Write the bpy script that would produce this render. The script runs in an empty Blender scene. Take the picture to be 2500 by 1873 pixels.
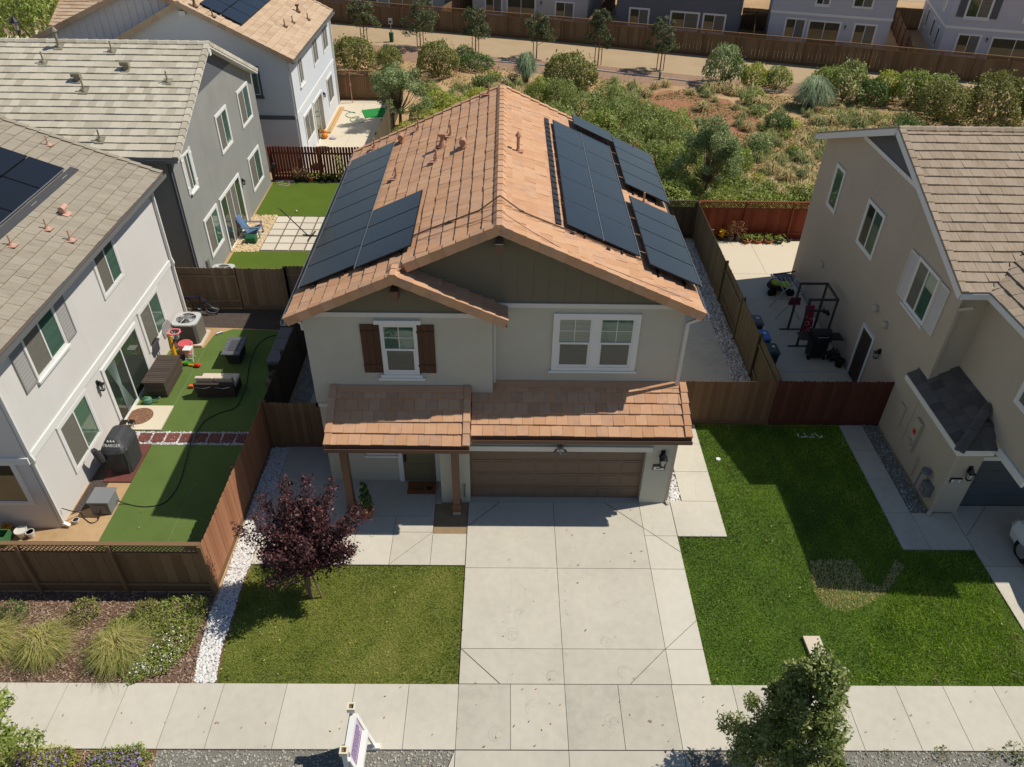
CAML=(0.9541,-9.8691,16.4991); CAMP=(-0.65720,0.01569,0.01816); CAMF=1874.14; SUN=4.5; SKY=.085; EXPO=0
import bpy, math, random
import numpy as np
from mathutils import Vector, Matrix
random.seed(7); RNG=np.random.default_rng(7)
SC=bpy.context.scene; COL=SC.collection
ORG={}
def V(*a): return Vector(a)
def s2l(c):
    c/=255.0
    return c/12.92 if c<=.04045 else ((c+.055)/1.055)**2.4
def C(r,g,b,k=1.0): return (s2l(r)*k,s2l(g)*k,s2l(b)*k,1.0)
# ------------------------------------------------------------------ materials
MATS={}
def mat(name,cols,rough=.85,tone=.0,n1=None,n2=None,bump=None,spec=.3,metal=0.,trans=0.,coat=0.,stain=()):
    """cols: 1..n colours. The ramp position = face 'tone' * tone + noise. n1/n2=(scale,amount[,stretch xyz]); bump=(scale,strength,dist)"""
    if name in MATS: return MATS[name]
    m=bpy.data.materials.new(name); m.use_nodes=True; nt=m.node_tree; N=nt.nodes; L=nt.links
    N.clear(); out=N.new('ShaderNodeOutputMaterial'); b=N.new('ShaderNodeBsdfPrincipled')
    b.inputs['Roughness'].default_value=rough; b.inputs['Specular IOR Level'].default_value=spec
    b.inputs['Metallic'].default_value=metal
    if coat: b.inputs['Coat Weight'].default_value=coat; b.inputs['Coat Roughness'].default_value=.08
    tc=N.new('ShaderNodeTexCoord')
    def noise(sc,det=5,stretch=None,rough=.6):
        n=N.new('ShaderNodeTexNoise'); n.inputs['Scale'].default_value=sc; n.inputs['Detail'].default_value=det; n.inputs['Roughness'].default_value=rough
        if stretch:
            mp=N.new('ShaderNodeMapping'); mp.inputs['Scale'].default_value=stretch
            L.new(tc.outputs['Object'],mp.inputs['Vector']); L.new(mp.outputs[0],n.inputs['Vector'])
        else: L.new(tc.outputs['Object'],n.inputs['Vector'])
        return n.outputs['Fac']
    def math_(op,a,bv):
        x=N.new('ShaderNodeMath'); x.operation=op
        for i,q in enumerate((a,bv)):
            if isinstance(q,(int,float)): x.inputs[i].default_value=q
            else: L.new(q,x.inputs[i])
        return x.outputs[0]
    if len(cols)==1 and not n1 and not tone:
        b.inputs['Base Color'].default_value=cols[0]; colout=None
    else:
        pos=None
        if tone:
            at=N.new('ShaderNodeAttribute'); at.attribute_name='tone'
            pos=math_('MULTIPLY',at.outputs['Fac'],tone)
            pos=math_('ADD',pos,.5-tone/2)
        else: pos=math_('ADD',.5,0)
        for nn in (n1,n2):
            if nn:
                f=noise(nn[0],5,nn[2] if len(nn)>2 else None)
                f=math_('SUBTRACT',f,.5); f=math_('MULTIPLY',f,nn[1]*2); pos=math_('ADD',pos,f)
        r=N.new('ShaderNodeValToRGB'); L.new(pos,r.inputs[0])
        cc=list(cols)
        if len(cc)==1:
            c=cc[0]; cc=[(c[0]*.8,c[1]*.8,c[2]*.8,1),(c[0]*1.2,c[1]*1.2,c[2]*1.2,1)]
        el=r.color_ramp.elements
        while len(el)<len(cc): el.new(.5)
        for i,c in enumerate(cc): el[i].position=i/(len(cc)-1); el[i].color=c
        colout=r.outputs[0]
        for sc,st,lo,hi,amt in stain:
            f=noise(sc,6,st,.7); mr=N.new('ShaderNodeMapRange'); mr.inputs[1].default_value=lo; mr.inputs[2].default_value=hi; mr.inputs[3].default_value=0; mr.inputs[4].default_value=amt; L.new(f,mr.inputs[0])
            mx=N.new('ShaderNodeMix'); mx.data_type='RGBA'; mx.blend_type='MULTIPLY'; L.new(mr.outputs[0],mx.inputs[0]); L.new(colout,mx.inputs[6]); mx.inputs[7].default_value=(.30,.28,.25,1); colout=mx.outputs[2]
        L.new(colout,b.inputs['Base Color'])
    if bump:
        f=noise(bump[0],4)
        bp=N.new('ShaderNodeBump'); bp.inputs['Strength'].default_value=bump[1]; bp.inputs['Distance'].default_value=bump[2]
        L.new(f,bp.inputs['Height']); L.new(bp.outputs[0],b.inputs['Normal'])
    if trans:
        t=N.new('ShaderNodeBsdfTranslucent'); mx=N.new('ShaderNodeMixShader'); mx.inputs[0].default_value=trans
        if colout: L.new(colout,t.inputs['Color'])
        else: t.inputs['Color'].default_value=cols[0]
        L.new(b.outputs[0],mx.inputs[1]); L.new(t.outputs[0],mx.inputs[2]); L.new(mx.outputs[0],out.inputs[0])
    else: L.new(b.outputs[0],out.inputs[0])
    MATS[name]=m; return m
def screen_mat(name,col,op=.62):
    m=bpy.data.materials.new(name); m.use_nodes=True; nt=m.node_tree; N=nt.nodes; L=nt.links; N.clear()
    out=N.new('ShaderNodeOutputMaterial'); t=N.new('ShaderNodeBsdfTransparent'); d=N.new('ShaderNodeBsdfDiffuse'); d.inputs[0].default_value=col
    mx=N.new('ShaderNodeMixShader'); mx.inputs[0].default_value=op; L.new(t.outputs[0],mx.inputs[1]); L.new(d.outputs[0],mx.inputs[2]); L.new(mx.outputs[0],out.inputs[0]); return m
def glass(name,tint=(.62,.68,.64),rough=.02):
    if name in MATS: return MATS[name]
    m=bpy.data.materials.new(name); m.use_nodes=True; nt=m.node_tree; N=nt.nodes; L=nt.links; N.clear()
    out=N.new('ShaderNodeOutputMaterial'); t=N.new('ShaderNodeBsdfTransparent'); t.inputs[0].default_value=(*tint,1)
    g=N.new('ShaderNodeBsdfGlossy'); g.inputs['Roughness'].default_value=rough; g.inputs[0].default_value=(.9,.97,.95,1)
    f=N.new('ShaderNodeLayerWeight'); f.inputs[0].default_value=.5; p=N.new('ShaderNodeMath'); p.operation='POWER'; p.inputs[1].default_value=4; L.new(f.outputs['Facing'],p.inputs[0]); a=N.new('ShaderNodeMath'); a.operation='MULTIPLY_ADD'; a.inputs[1].default_value=.85; a.inputs[2].default_value=.09; L.new(p.outputs[0],a.inputs[0])
    mx=N.new('ShaderNodeMixShader'); L.new(a.outputs[0],mx.inputs[0]); L.new(t.outputs[0],mx.inputs[1]); L.new(g.outputs[0],mx.inputs[2]); L.new(mx.outputs[0],out.inputs[0])
    MATS[name]=m; return m
# ------------------------------------------------------------------ mesh builder
class MB:
    def __init__(s): s.v=[]; s.f=[]; s.mi=[]; s.t=[]; s.m=0; s.tone=None
    def face(s,pts,tone=None):
        i=len(s.v); s.v.extend([tuple(p) for p in pts]); s.f.append(tuple(range(i,i+len(pts)))); s.mi.append(s.m)
        s.t.append(tone if tone is not None else (s.tone if s.tone is not None else .5))
    def hexa(s,p,tone=None,skip=()):
        # p: 0-3 bottom loop ccw, 4-7 top loop
        i=len(s.v); s.v.extend([tuple(q) for q in p])
        for k,f in enumerate(((3,2,1,0),(4,5,6,7),(0,1,5,4),(1,2,6,5),(2,3,7,6),(3,0,4,7))):
            if k in skip: continue
            s.f.append(tuple(i+j for j in f)); s.mi.append(s.m)
            s.t.append(tone if tone is not None else (s.tone if s.tone is not None else .5))
    def box(s,x0,x1,y0,y1,z0,z1,tone=None):
        s.hexa(((x0,y0,z0),(x1,y0,z0),(x1,y1,z0),(x0,y1,z0),(x0,y0,z1),(x1,y0,z1),(x1,y1,z1),(x0,y1,z1)),tone)
    def obox(s,c,a,b,n,tone=None):
        c,a,b,n=Vector(c),Vector(a),Vector(b),Vector(n)
        s.hexa([c-a-b-n,c+a-b-n,c+a+b-n,c-a+b-n,c-a-b+n,c+a-b+n,c+a+b+n,c-a+b+n],tone)
    def bar(s,p0,p1,w,h,up=(0,0,1),tone=None):
        p0,p1=Vector(p0),Vector(p1); d=(p1-p0); L=d.length; d=d/L; up=Vector(up)
        sd=up.cross(d)
        if sd.length<1e-4: sd=d.cross(Vector((1,0,0)))
        sd.normalize(); n=d.cross(sd)
        s.obox((p0+p1)/2,d*L/2,sd*w/2,n*h/2,tone)
    def prism(s,poly,ext,tone=None):
        ext=Vector(ext); a=[Vector(p) for p in poly]; b=[p+ext for p in a]
        s.face(list(reversed(a)),tone); s.face(b,tone)
        for i in range(len(a)):
            j=(i+1)%len(a); s.face((a[i],a[j],b[j],b[i]),tone)
    def tube(s,pts,r,n=6,tone=None,cap=True):
        pts=[Vector(p) for p in pts]; rr=r if isinstance(r,(list,tuple)) else [r]*len(pts)
        base=len(s.v); prev=None
        for i,p in enumerate(pts):
            d=(pts[min(i+1,len(pts)-1)]-pts[max(i-1,0)]).normalized()
            ref=prev if prev is not None else (Vector((0,0,1)) if abs(d.z)<.9 else Vector((1,0,0)))
            a=d.cross(ref)
            if a.length<1e-5: a=d.cross(Vector((0,1,0)))
            a.normalize(); b=d.cross(a); prev=-b if False else ref
            for k in range(n):
                t=2*math.pi*k/n; s.v.append(tuple(p+(a*math.cos(t)+b*math.sin(t))*rr[i]))
        tn=tone if tone is not None else (s.tone if s.tone is not None else .5)
        for i in range(len(pts)-1):
            for k in range(n):
                k2=(k+1)%n; s.f.append((base+i*n+k,base+i*n+k2,base+(i+1)*n+k2,base+(i+1)*n+k)); s.mi.append(s.m); s.t.append(tn)
        if cap:
            s.f.append(tuple(base+k for k in reversed(range(n)))); s.mi.append(s.m); s.t.append(tn)
            q=base+(len(pts)-1)*n; s.f.append(tuple(q+k for k in range(n))); s.mi.append(s.m); s.t.append(tn)
    def cyl(s,c,r0,r1,h,n=16,tone=None): s.tube([c,(c[0],c[1],c[2]+h)],[r0,r1],n,tone)
    def lathe(s,prof,c=(0,0,0),n=16,tone=None):
        base=len(s.v); tn=tone if tone is not None else .5
        for r,z in prof:
            for k in range(n):
                t=2*math.pi*k/n; s.v.append((c[0]+r*math.cos(t),c[1]+r*math.sin(t),c[2]+z))
        for i in range(len(prof)-1):
            for k in range(n):
                k2=(k+1)%n; s.f.append((base+i*n+k,base+i*n+k2,base+(i+1)*n+k2,base+(i+1)*n+k)); s.mi.append(s.m); s.t.append(tn)
    def ball(s,c,r,sc=(1,1,1),n=10,tone=None):
        prof=[(math.sin(math.pi*i/7)*r,-math.cos(math.pi*i/7)*r*sc[2]/max(sc[0],1e-6)) for i in range(8)]
        k=len(s.v); s.lathe([(a+1e-4,b) for a,b in prof],(0,0,0),n,tone)
        for i in range(k,len(s.v)): x,y,z=s.v[i]; s.v[i]=(c[0]+x*sc[0],c[1]+y*sc[1],c[2]+z*sc[0])
    def torus(s,c,R,r,ax=(0,0,1),n=20,m=6,tone=None):
        ax=Vector(ax).normalized(); a=ax.orthogonal().normalized(); b=ax.cross(a)
        s.tube([Vector(c)+(a*math.cos(2*math.pi*i/n)+b*math.sin(2*math.pi*i/n))*R for i in range(n+1)],r,m,tone,cap=False)
    def xf(s,M,i0=0):
        for i in range(i0,len(s.v)): s.v[i]=tuple(M@Vector(s.v[i]))
    def build(s,name,mats,parent=None,smooth=False,bevel=0,**tags):
        me=bpy.data.meshes.new(name)
        if parent is not None: o0=ORG[parent.name]
        else:
            a=np.array(s.v); o0=Vector(((a[:,0].min()+a[:,0].max())/2,(a[:,1].min()+a[:,1].max())/2,a[:,2].min()))
        vv=(np.array(s.v)-np.array(o0)).tolist()
        me.from_pydata(vv,[],s.f)
        if not isinstance(mats,(list,tuple)): mats=[mats]
        for m in mats: me.materials.append(m)
        me.polygons.foreach_set('material_index',s.mi)
        at=me.attributes.new('tone','FLOAT','FACE'); at.data.foreach_set('value',s.t)
        if smooth: me.polygons.foreach_set('use_smooth',[True]*len(s.f))
        me.update(); return link(me,name,parent,o0,bevel,**tags)
def link(me,name,parent,o0,bevel=0,**tags):
    o=bpy.data.objects.new(name,me); COL.objects.link(o)
    if parent is not None: o.parent=parent
    else: o.location=o0
    ORG[o.name]=Vector(o0)
    if bevel:
        b=o.modifiers.new('bevel','BEVEL'); b.width=bevel; b.segments=2; b.limit_method='ANGLE'
    for k,v in tags.items():
        if v is not None: o[k]=v
    return o
def npmesh(name,verts,faces,tone,mats,parent=None,mi=None,**tags):
    """faces: MxK int array"""
    verts=np.asarray(verts,dtype=np.float32); faces=np.asarray(faces,dtype=np.int32)
    me=bpy.data.meshes.new(name)
    if parent is not None: o0=ORG[parent.name]
    else:
        o0=Vector((float(verts[:,0].min()+verts[:,0].max())/2,float(verts[:,1].min()+verts[:,1].max())/2,float(verts[:,2].min())))
    verts=verts-np.array(o0,dtype=np.float32)
    M,K=faces.shape
    me.vertices.add(len(verts)); me.vertices.foreach_set('co',verts.ravel())
    me.loops.add(M*K); me.loops.foreach_set('vertex_index',faces.ravel())
    me.polygons.add(M); me.polygons.foreach_set('loop_start',np.arange(0,M*K,K,dtype=np.int32))
    me.polygons.foreach_set('loop_total',np.full(M,K,dtype=np.int32))
    for m in (mats if isinstance(mats,(list,tuple)) else [mats]): me.materials.append(m)
    if mi is not None: me.polygons.foreach_set('material_index',np.asarray(mi,dtype=np.int32))
    me.update(calc_edges=True)
    at=me.attributes.new('tone','FLOAT','FACE'); at.data.foreach_set('value',np.asarray(tone,dtype=np.float32))
    return link(me,name,parent,o0,0,**tags)
def thing(name,label,cat,loc=(0,0,0),group=None):
    o=bpy.data.objects.new(name,None); COL.objects.link(o); o.location=loc; o.empty_display_size=.2
    ORG[o.name]=Vector(loc); o['label']=label; o['category']=cat
    if group: o['group']=group
    return o
def tg(label,cat,group=None):
    d=dict(label=label,category=cat)
    if group: d['group']=group
    return d
ST=dict(kind='structure'); SF=dict(kind='stuff')
def dup(root,loc,rz=0,sc=1,label=None,group=None,szz=None):
    def cp(o,par):
        c=o.copy(); COL.objects.link(c)
        if par is not None: c.parent=par
        for ch in o.children: cp(ch,c)
        return c
    r=cp(root,None); r.location=loc; r.rotation_euler=(0,0,rz); r.scale=(sc,sc,szz or sc)
    if label: r['label']=label
    if group: r['group']=group
    return r
def text(name,body,size,M,m,parent,align='CENTER',ext=.002):
    cu=bpy.data.curves.new('t','FONT'); cu.body=body; cu.size=size; cu.align_x=align; cu.align_y='CENTER'; cu.extrude=ext
    o=bpy.data.objects.new('t',cu); COL.objects.link(o); dg=bpy.context.evaluated_depsgraph_get()
    me=bpy.data.meshes.new_from_object(o.evaluated_get(dg)); bpy.data.objects.remove(o); bpy.data.curves.remove(cu)
    me.transform(Matrix.Translation(-ORG[parent.name])@M); me.materials.clear(); me.materials.append(m)
    return link(me,name,parent,ORG[parent.name])
def frame(o,u,v):
    u=Vector(u).normalized(); v=Vector(v).normalized(); n=u.cross(v)
    M=Matrix((( u.x,v.x,n.x,o[0]),(u.y,v.y,n.y,o[1]),(u.z,v.z,n.z,o[2]),(0,0,0,1))); return M
# ------------------------------------------------------------------ palette
WOODST=(14,.18,(1,1,.06))
def wood(name,a,b): return mat(name,[a,b],.85,tone=.75,n1=(9,.25,(6,6,.5)),n2=(1.2,.2),spec=.2,bump=(60,.15,.01))
M_=dict(
 white=mat('white_paint',[C(222,221,216,.97)],.55,n1=(3,.08)),
 trim=mat('greige_trim',[C(205,202,194)],.6,n1=(3,.08)),
 stucco=mat('greige_stucco',[C(174,169,154),C(195,191,177)],.95,n1=(.7,.38),n2=(22,.26),stain=((1.0,(2.2,2.2,.22),.55,.75,.09),),bump=(70,.35,.012),spec=.1),
 stucco_w=mat('white_stucco',[C(200,196,190),C(219,216,211)],.95,n1=(.6,.35),n2=(20,.2),stain=((1.0,(2.2,2.2,.22),.55,.75,.08),),bump=(60,.3,.012),spec=.1),
 stucco_g=mat('grey_stucco',[C(132,132,127),C(153,153,147)],.95,n1=(.55,.6),n2=(14,.22),stain=((1.0,(1.8,1.8,.3),.52,.75,.14),),bump=(60,.3,.012),spec=.1),
 stucco_b=mat('bluish_white_stucco',[C(196,200,203),C(216,219,221)],.95,n1=(.5,.3),n2=(10,.1),bump=(60,.3,.012),spec=.1),
 stucco_t=mat('tan_stucco',[C(172,160,143),C(191,179,162)],.95,n1=(.5,.45),n2=(20,.26),stain=((1.0,(2.2,2.2,.25),.55,.75,.12),),bump=(60,.3,.012),spec=.1),
 olive=mat('olive_siding',[C(110,103,85)],.8,n1=(2,.1),bump=(30,.1,.01)),
 dkgrey=mat('dark_grey_siding',[C(92,94,98)],.8,n1=(2,.1)),
 brown=mat('brown_fascia',[C(112,84,66)],.6,n1=(4,.1)),
 shutter=mat('dark_brown_shutter',[C(74,49,36),C(92,63,47)],.7,tone=.6,n1=(10,.3,(4,4,.4))),
 garage=mat('taupe_garage_door',[C(114,95,80)],.55,n1=(2,.08)),
 door=mat('olive_door',[C(112,106,82)],.45),
 black=mat('black_metal',[C(28,28,29)],.45,spec=.5),
 rubber=mat('black_rubber',[C(30,30,31)],.8),
 dark=mat('dark_gap',[C(40,36,32)],.95),
 metal=mat('galvanised_metal',[C(150,150,148)],.4,metal=.6,n1=(8,.1)),
 silver=mat('silver_rail',[C(180,182,182)],.35,metal=.8),
 panel=mat('solar_glass',[C(24,27,32),C(32,36,42)],.25,n1=(.6,.4),spec=.32,coat=.26),
 pframe=mat('black_panel_frame',[C(25,25,27)],.5),
 blind_w=mat('white_blinds',[C(176,176,166),C(206,204,196)],.7,tone=.8),
 blind_g=screen_mat('insect_screen',C(128,122,112)),
 blind_t=mat('teal_blinds',[C(96,138,124),C(132,170,155)],.7,tone=.9),
 curtain=mat('pale_curtain',[C(170,175,168)],.9),
 inside=mat('dim_interior',[C(56,62,58),C(92,98,92)],.9,n1=(1.2,.5)),
 pane=glass('window_glass'),
 tile=mat('terracotta_tile',[C(172,130,100),C(186,142,108),C(194,150,114),C(200,159,125),C(180,142,116),C(190,143,106)],.85,stain=((2.2,None,.56,.76,.16),(12,None,.64,.76,.12)),tone=.55,n1=(6,.22),n2=(.5,.12),spec=.2,bump=(40,.15,.01)),
 tile_g=mat('grey_tile',[C(172,164,144),C(190,182,162),C(202,194,174),C(184,176,156)],.9,tone=.9,n1=(5,.12),spec=.2,bump=(40,.15,.01)),
 tile_s=mat('weathered_slate_tile',[C(112,104,88),C(144,135,118),C(162,153,136),C(134,125,108)],.9,tone=.2,n1=(8,.62,(.3,4.2,.3)),spec=.2,bump=(30,.2,.012)),
 tile_t=mat('tan_tile',[C(168,142,114),C(186,160,132),C(194,170,142),C(176,150,122)],.9,tone=.7,n1=(6,.3,(.4,3,.4)),spec=.2),
 tile_b=mat('brown_slate_tile',[C(120,103,86),C(150,133,113),C(168,152,132),C(140,123,104)],.9,tone=.25,n1=(8,.6,(4.2,.3,.3)),spec=.2,bump=(30,.2,.012)),
 tile_d=mat('dark_slate_tile',[C(76,72,68),C(94,88,83),C(104,98,92)],.9,tone=.8,n1=(6,.3,(3,.4,.4)),spec=.2),
 terra=mat('terracotta_metal',[C(176,132,106)],.7,n1=(6,.1)),
 vgrey=mat('olive_grey_vent',[C(140,134,114)],.7,n1=(6,.1)),
 pink=mat('salmon_vent',[C(196,156,136)],.7,n1=(6,.1)),
 concrete=mat('concrete',[C(158,153,140),C(184,178,163),C(199,193,177),C(210,204,188)],.95,tone=.55,n1=(.55,.3),n2=(5,.22),bump=(120,.15,.006),stain=((1.1,None,.6,.76,.12),(9,None,.66,.74,.22),(2.2,(2.5,.35,1),.6,.75,.14),(40,None,.64,.72,.12)),spec=.15),
 patio=mat('warm_concrete',[C(190,176,152),C(208,196,172),C(214,204,184)],.95,tone=.5,n1=(.7,.35),n2=(6,.12),bump=(120,.12,.006),spec=.15),
 joint=mat('concrete_joint',[C(92,84,74)],.95),
 wood_brown=wood('brown_stained_wood',C(140,94,68),C(168,120,90)),
 wood_dark=wood('dark_brown_wood',C(108,82,58),C(134,106,78)),
 wood_red=wood('red_stained_wood',C(108,52,36),C(134,72,50)),
 wood_shade_dark=wood('shade_darkened_wood',C(58,50,42),C(78,68,57)),  # near-black colour carries the shade that these fences stand in
 wood_old=wood('weathered_wood',C(112,94,74),C(146,124,100)),
 wood_tan=wood('tan_wood',C(98,72,52),C(124,95,70)),
 wood_maroon=wood('maroon_wood',C(76,42,32),C(98,58,44)),
 wood_grey=wood('grey_green_wood',C(82,74,58),C(100,90,70)),
 wood_trail=wood('trail_fence_wood',C(96,78,58),C(126,106,82)),
 bark=mat('bark',[C(92,76,60),C(128,110,88)],.95,n1=(12,.5,(1,1,.3))),
)
# ------------------------------------------------------------------ house helpers
Z=Vector((0,0,1))
def tiles(mb,o,u,v,L,S,ex=.36,tw=.33,clip=None,stag=.5,h=.05):
    o,u,v=Vector(o),Vector(u).normalized(),Vector(v).normalized(); n=u.cross(v)
    if n.z<0: n=-n
    rows=int(math.ceil(S/ex-.08))
    for i in range(rows):
        v0=i*ex-.0; v1=min(v0+ex+.05,S)
        a,b=clip(v0) if clip else (0,L); a2,b2=clip(v1) if clip else (0,L)
        if b-a<.02 and b2-a2<.02: continue
        off=(i%2)*tw*stag
        k0=int(math.floor((min(a,a2)-off)/tw)); k1=int(math.ceil((max(b,b2)-off)/tw))
        for k in range(k0,k1):
            x0=off+k*tw; x1=x0+tw-.006
            p0,p1=max(x0,a),min(x1,b); q0,q1=max(x0,a2),min(x1,b2)
            if p1-p0<.01 and q1-q0<.01: continue
            if p1<p0: p0=p1=(p0+p1)/2
            if q1<q0: q0=q1=(q0+q1)/2
            hh=h+random.uniform(-.01,.01); dv=random.uniform(-.005,.005)+.008*math.sin(k*.37+i*1.3)
            def P(x,y,z): return o+u*x+v*y+n*z
            t=random.random()
            mb.hexa([P(p0,v0+dv,.004),P(p1,v0+dv,.004),P(q1,v1,-.01),P(q0,v1,-.01),P(p0,v0+dv,hh),P(p1,v0+dv,hh),P(q1,v1,.006),P(q0,v1,.006)],t,skip=(0,4))
def ridge(mb,p0,p1,k=.45,w=.15,ex=.4,lift=.05):
    p0,p1=Vector(p0),Vector(p1); d=(p1-p0); L=d.length; d/=L; s=d.cross(Z).normalized()
    nn=int(L/ex)
    for i in range(nn+1):
        t0=i*ex; t1=min(t0+ex+.05,L)
        if t1-t0<.08: continue
        tone=random.random(); up=s.cross(d); 
        def ring(t,e):
            c=p0+d*t+up*(lift+e)
            return [c-s*w-up*(w*k+.05),c-s*w-up*w*k,c-s*w*.45+up*.012,c+s*w*.45+up*.012,c+s*w-up*w*k,c+s*w-up*(w*k+.05)]
        A=ring(t0,.022); B=ring(t1,0)
        for j in range(5): mb.face((A[j],A[j+1],B[j+1],B[j]),tone)
        mb.face(list(reversed(A)),tone*.6)
def rake(mb,p0,p1,out,ex=.36,w=.16,drop=.17):
    p0,p1=Vector(p0),Vector(p1); d=p1-p0; L=d.length; d/=L; out=Vector(out).normalized()
    n=out.cross(d)
    if n.z<0: n=-n
    nn=int(math.ceil(L/ex))
    for i in range(nn):
        t0=i*ex; t1=min(t0+ex+.04,L); tone=random.random(); e=.024
        a,b=p0+d*t0,p0+d*t1
        mb.hexa([a-out*w+n*(.03+e),a+out*(.012+e)+n*(.03+e),b+out*.012+n*.03,b-out*w+n*.03,
                 a-out*w+n*(.058+e),a+out*(.012+e)+n*(.058+e),b+out*.012+n*.058,b-out*w+n*.058],tone)
        mb.hexa([a-out*.01-n*drop,a+out*(.012+e)-n*drop,b+out*.012-n*drop,b-out*.01-n*drop,
                 a-out*.01+n*(.0295+e),a+out*(.012+e)+n*(.0295+e),b+out*.012+n*.0295,b-out*.01+n*.0295],tone)
def slab(mb,poly,th):
    """roof deck: polygon on the tile plane, thickness th straight down (3 mm below the tiles)"""
    mb.prism([Vector(p)-Z*.016 for p in reversed(poly)],(0,0,-th))
def win(par,o,u,w,h,style='slide',trim=.1,sill=.14,inner=('blind_g','blind_t'),trimm='white',npan=2,head=0,tz=.045,panel_lines=False,label=None):
    o,u=Vector(o),Vector(u); n=u.cross(Z)
    def B(mb,x0,x1,z0,z1,n0,n1,tone=None): mb.obox(o+u*(x0+x1)/2+Z*(z0+z1)/2+n*(n0+n1)/2,u*(x1-x0)/2,n*-(n1-n0)/2*-1,Z*(z1-z0)/2,tone)
    t=MB()
    if trim:
        B(t,-trim,0,-.0,h,0,tz); B(t,w,w+trim,0,h,0,tz)
        B(t,-trim-head,w+trim+head,h,h+trim,0,tz+.006+(.03 if head else 0))
        B(t,-trim,w+trim,-max(trim,.06),0,0,tz)
        if sill: B(t,-trim-.05,w+trim+.05,-max(trim,.06)-.07,-max(trim,.06),0,tz+.05)
    else: B(t,-.03,w+.03,-.03,0,0,.03)
    wo=t.build('window',M_[trimm],par)
    if label: wo['label']=label
    f=MB(); fw=.045
    B(f,0,fw,0,h,.002,.036); B(f,w-fw,w,0,h,.002,.036); B(f,fw,w-fw,0,fw,.002,.036); B(f,fw,w-fw,h-fw,h,.002,.036)
    panes=[]
    if style=='slide':
        pw=(w-2*fw)/npan
        for i in range(npan):
            a=fw+i*pw; panes.append((a,a+pw,fw,h-fw,inner[i%len(inner)]))
            if i: B(f,a-.028,a+.028,fw,h-fw,.002,.042)
    elif style=='sash':
        zc=h*.5; B(f,fw,w-fw,zc-.03,zc+.03,.002,.044)
        panes=[(fw,w-fw,fw,zc-.03,inner[0]),(fw,w-fw,zc+.03,h-fw,inner[1])]
        xm=w/2; zm=(zc+.03+h-fw)/2
        B(f,xm-.009,xm+.009,zc+.03,h-fw,.012,.026); B(f,fw,xm-.009,zm-.009,zm+.009,.012,.026); B(f,xm+.009,w-fw,zm-.009,zm+.009,.012,.026)
        B(f,fw,fw+.03,fw,zc-.03,.002,.03); B(f,w-fw-.03,w-fw,fw,zc-.03,.002,.03); B(f,fw+.03,w-fw-.03,fw,fw+.04,.002,.032)
    else: panes=[(fw,w-fw,fw,h-fw,inner[0])]
    f.build('frame',M_['white'],wo)
    for a,b,c,d,im in panes:
        g=MB(); g.face([o+u*a+Z*c+n*.018,o+u*b+Z*c+n*.018,o+u*b+Z*d+n*.018,o+u*a+Z*d+n*.018]); g.build('pane',M_['pane'],wo)
        bl=MB()
        if im.startswith('blind_t') or im.startswith('blind_w'):
            k=max(3,int((d-c)/.055)); 
            for i in range(k):
                z0=c+(d-c)*i/k; z1=c+(d-c)*(i+1)/k
                bl.face([o+u*a+Z*z0+n*.003,o+u*b+Z*z0+n*.003,o+u*b+Z*z1+n*.011,o+u*a+Z*z1+n*.011],random.uniform(.2,.9))
        elif im=='curtain':
            k=max(4,int((b-a)/.06))
            for i in range(k):
                x0=a+(b-a)*i/k; x1=a+(b-a)*(i+1)/k; e=(.003,.012) if i%2 else (.012,.003)
                bl.face([o+u*x0+Z*c+n*e[0],o+u*x1+Z*c+n*e[1],o+u*x1+Z*d+n*e[1],o+u*x0+Z*d+n*e[0]])
        elif im=='blind_g':
            bl.face([o+u*a+Z*c+n*.026,o+u*b+Z*c+n*.026,o+u*b+Z*d+n*.026,o+u*a+Z*d+n*.026])
            q=MB(); k=max(3,int((d-c)/.055))
            for i in range(k):
                z0=c+(d-c)*i/k; z1=c+(d-c)*(i+1)/k; q.face([o+u*a+Z*z0+n*.003,o+u*b+Z*z0+n*.003,o+u*b+Z*z1+n*.011,o+u*a+Z*z1+n*.011],random.uniform(.2,.9))
            q.build('blind',M_['blind_w'],wo)
        else: bl.face([o+u*a+Z*c+n*.006,o+u*b+Z*c+n*.006,o+u*b+Z*d+n*.006,o+u*a+Z*d+n*.006])
        bl.build({'blind_t':'blind','blind_w':'blind','curtain':'curtain','blind_g':'screen','inside':'interior'}[im],M_[im],wo)
    return wo
def shutter(par,o,u,w,h,m,kind='board',batten=True):
    o,u=Vector(o),Vector(u); n=u.cross(Z); t=MB()
    def B(x0,x1,z0,z1,n0,n1,tone=None): t.obox(o+u*(x0+x1)/2+Z*(z0+z1)/2+n*(n0+n1)/2,u*(x1-x0)/2,n*(n1-n0)/2,Z*(z1-z0)/2,tone)
    if kind=='board':
        k=3; bw=w/k
        for i in range(k): B(i*bw+.004,(i+1)*bw-.004,0,h,.004,.034,random.random())
        B(.0,w,h*.14,h*.17+.02,.036,.05,.2); B(0,w,h*.84,h*.87+.02,.036,.05,.2)
    elif kind=='louvre':
        B(0,.05,0,h,.004,.045); B(w-.05,w,0,h,.004,.045); B(.05,w-.05,0,.06,.004,.044); B(.05,w-.05,h-.06,h,.004,.044)
        k=int(h/.055)
        for i in range(k):
            z=.06+(h-.12)*i/k; q=(h-.12)/k
            t.face([o+u*.05+Z*z+n*.036,o+u*(w-.05)+Z*z+n*.036,o+u*(w-.05)+Z*(z+q)+n*.01,o+u*.05+Z*(z+q)+n*.01],.3+.4*(i%2))
    return t.build('shutter',m,par)
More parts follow.
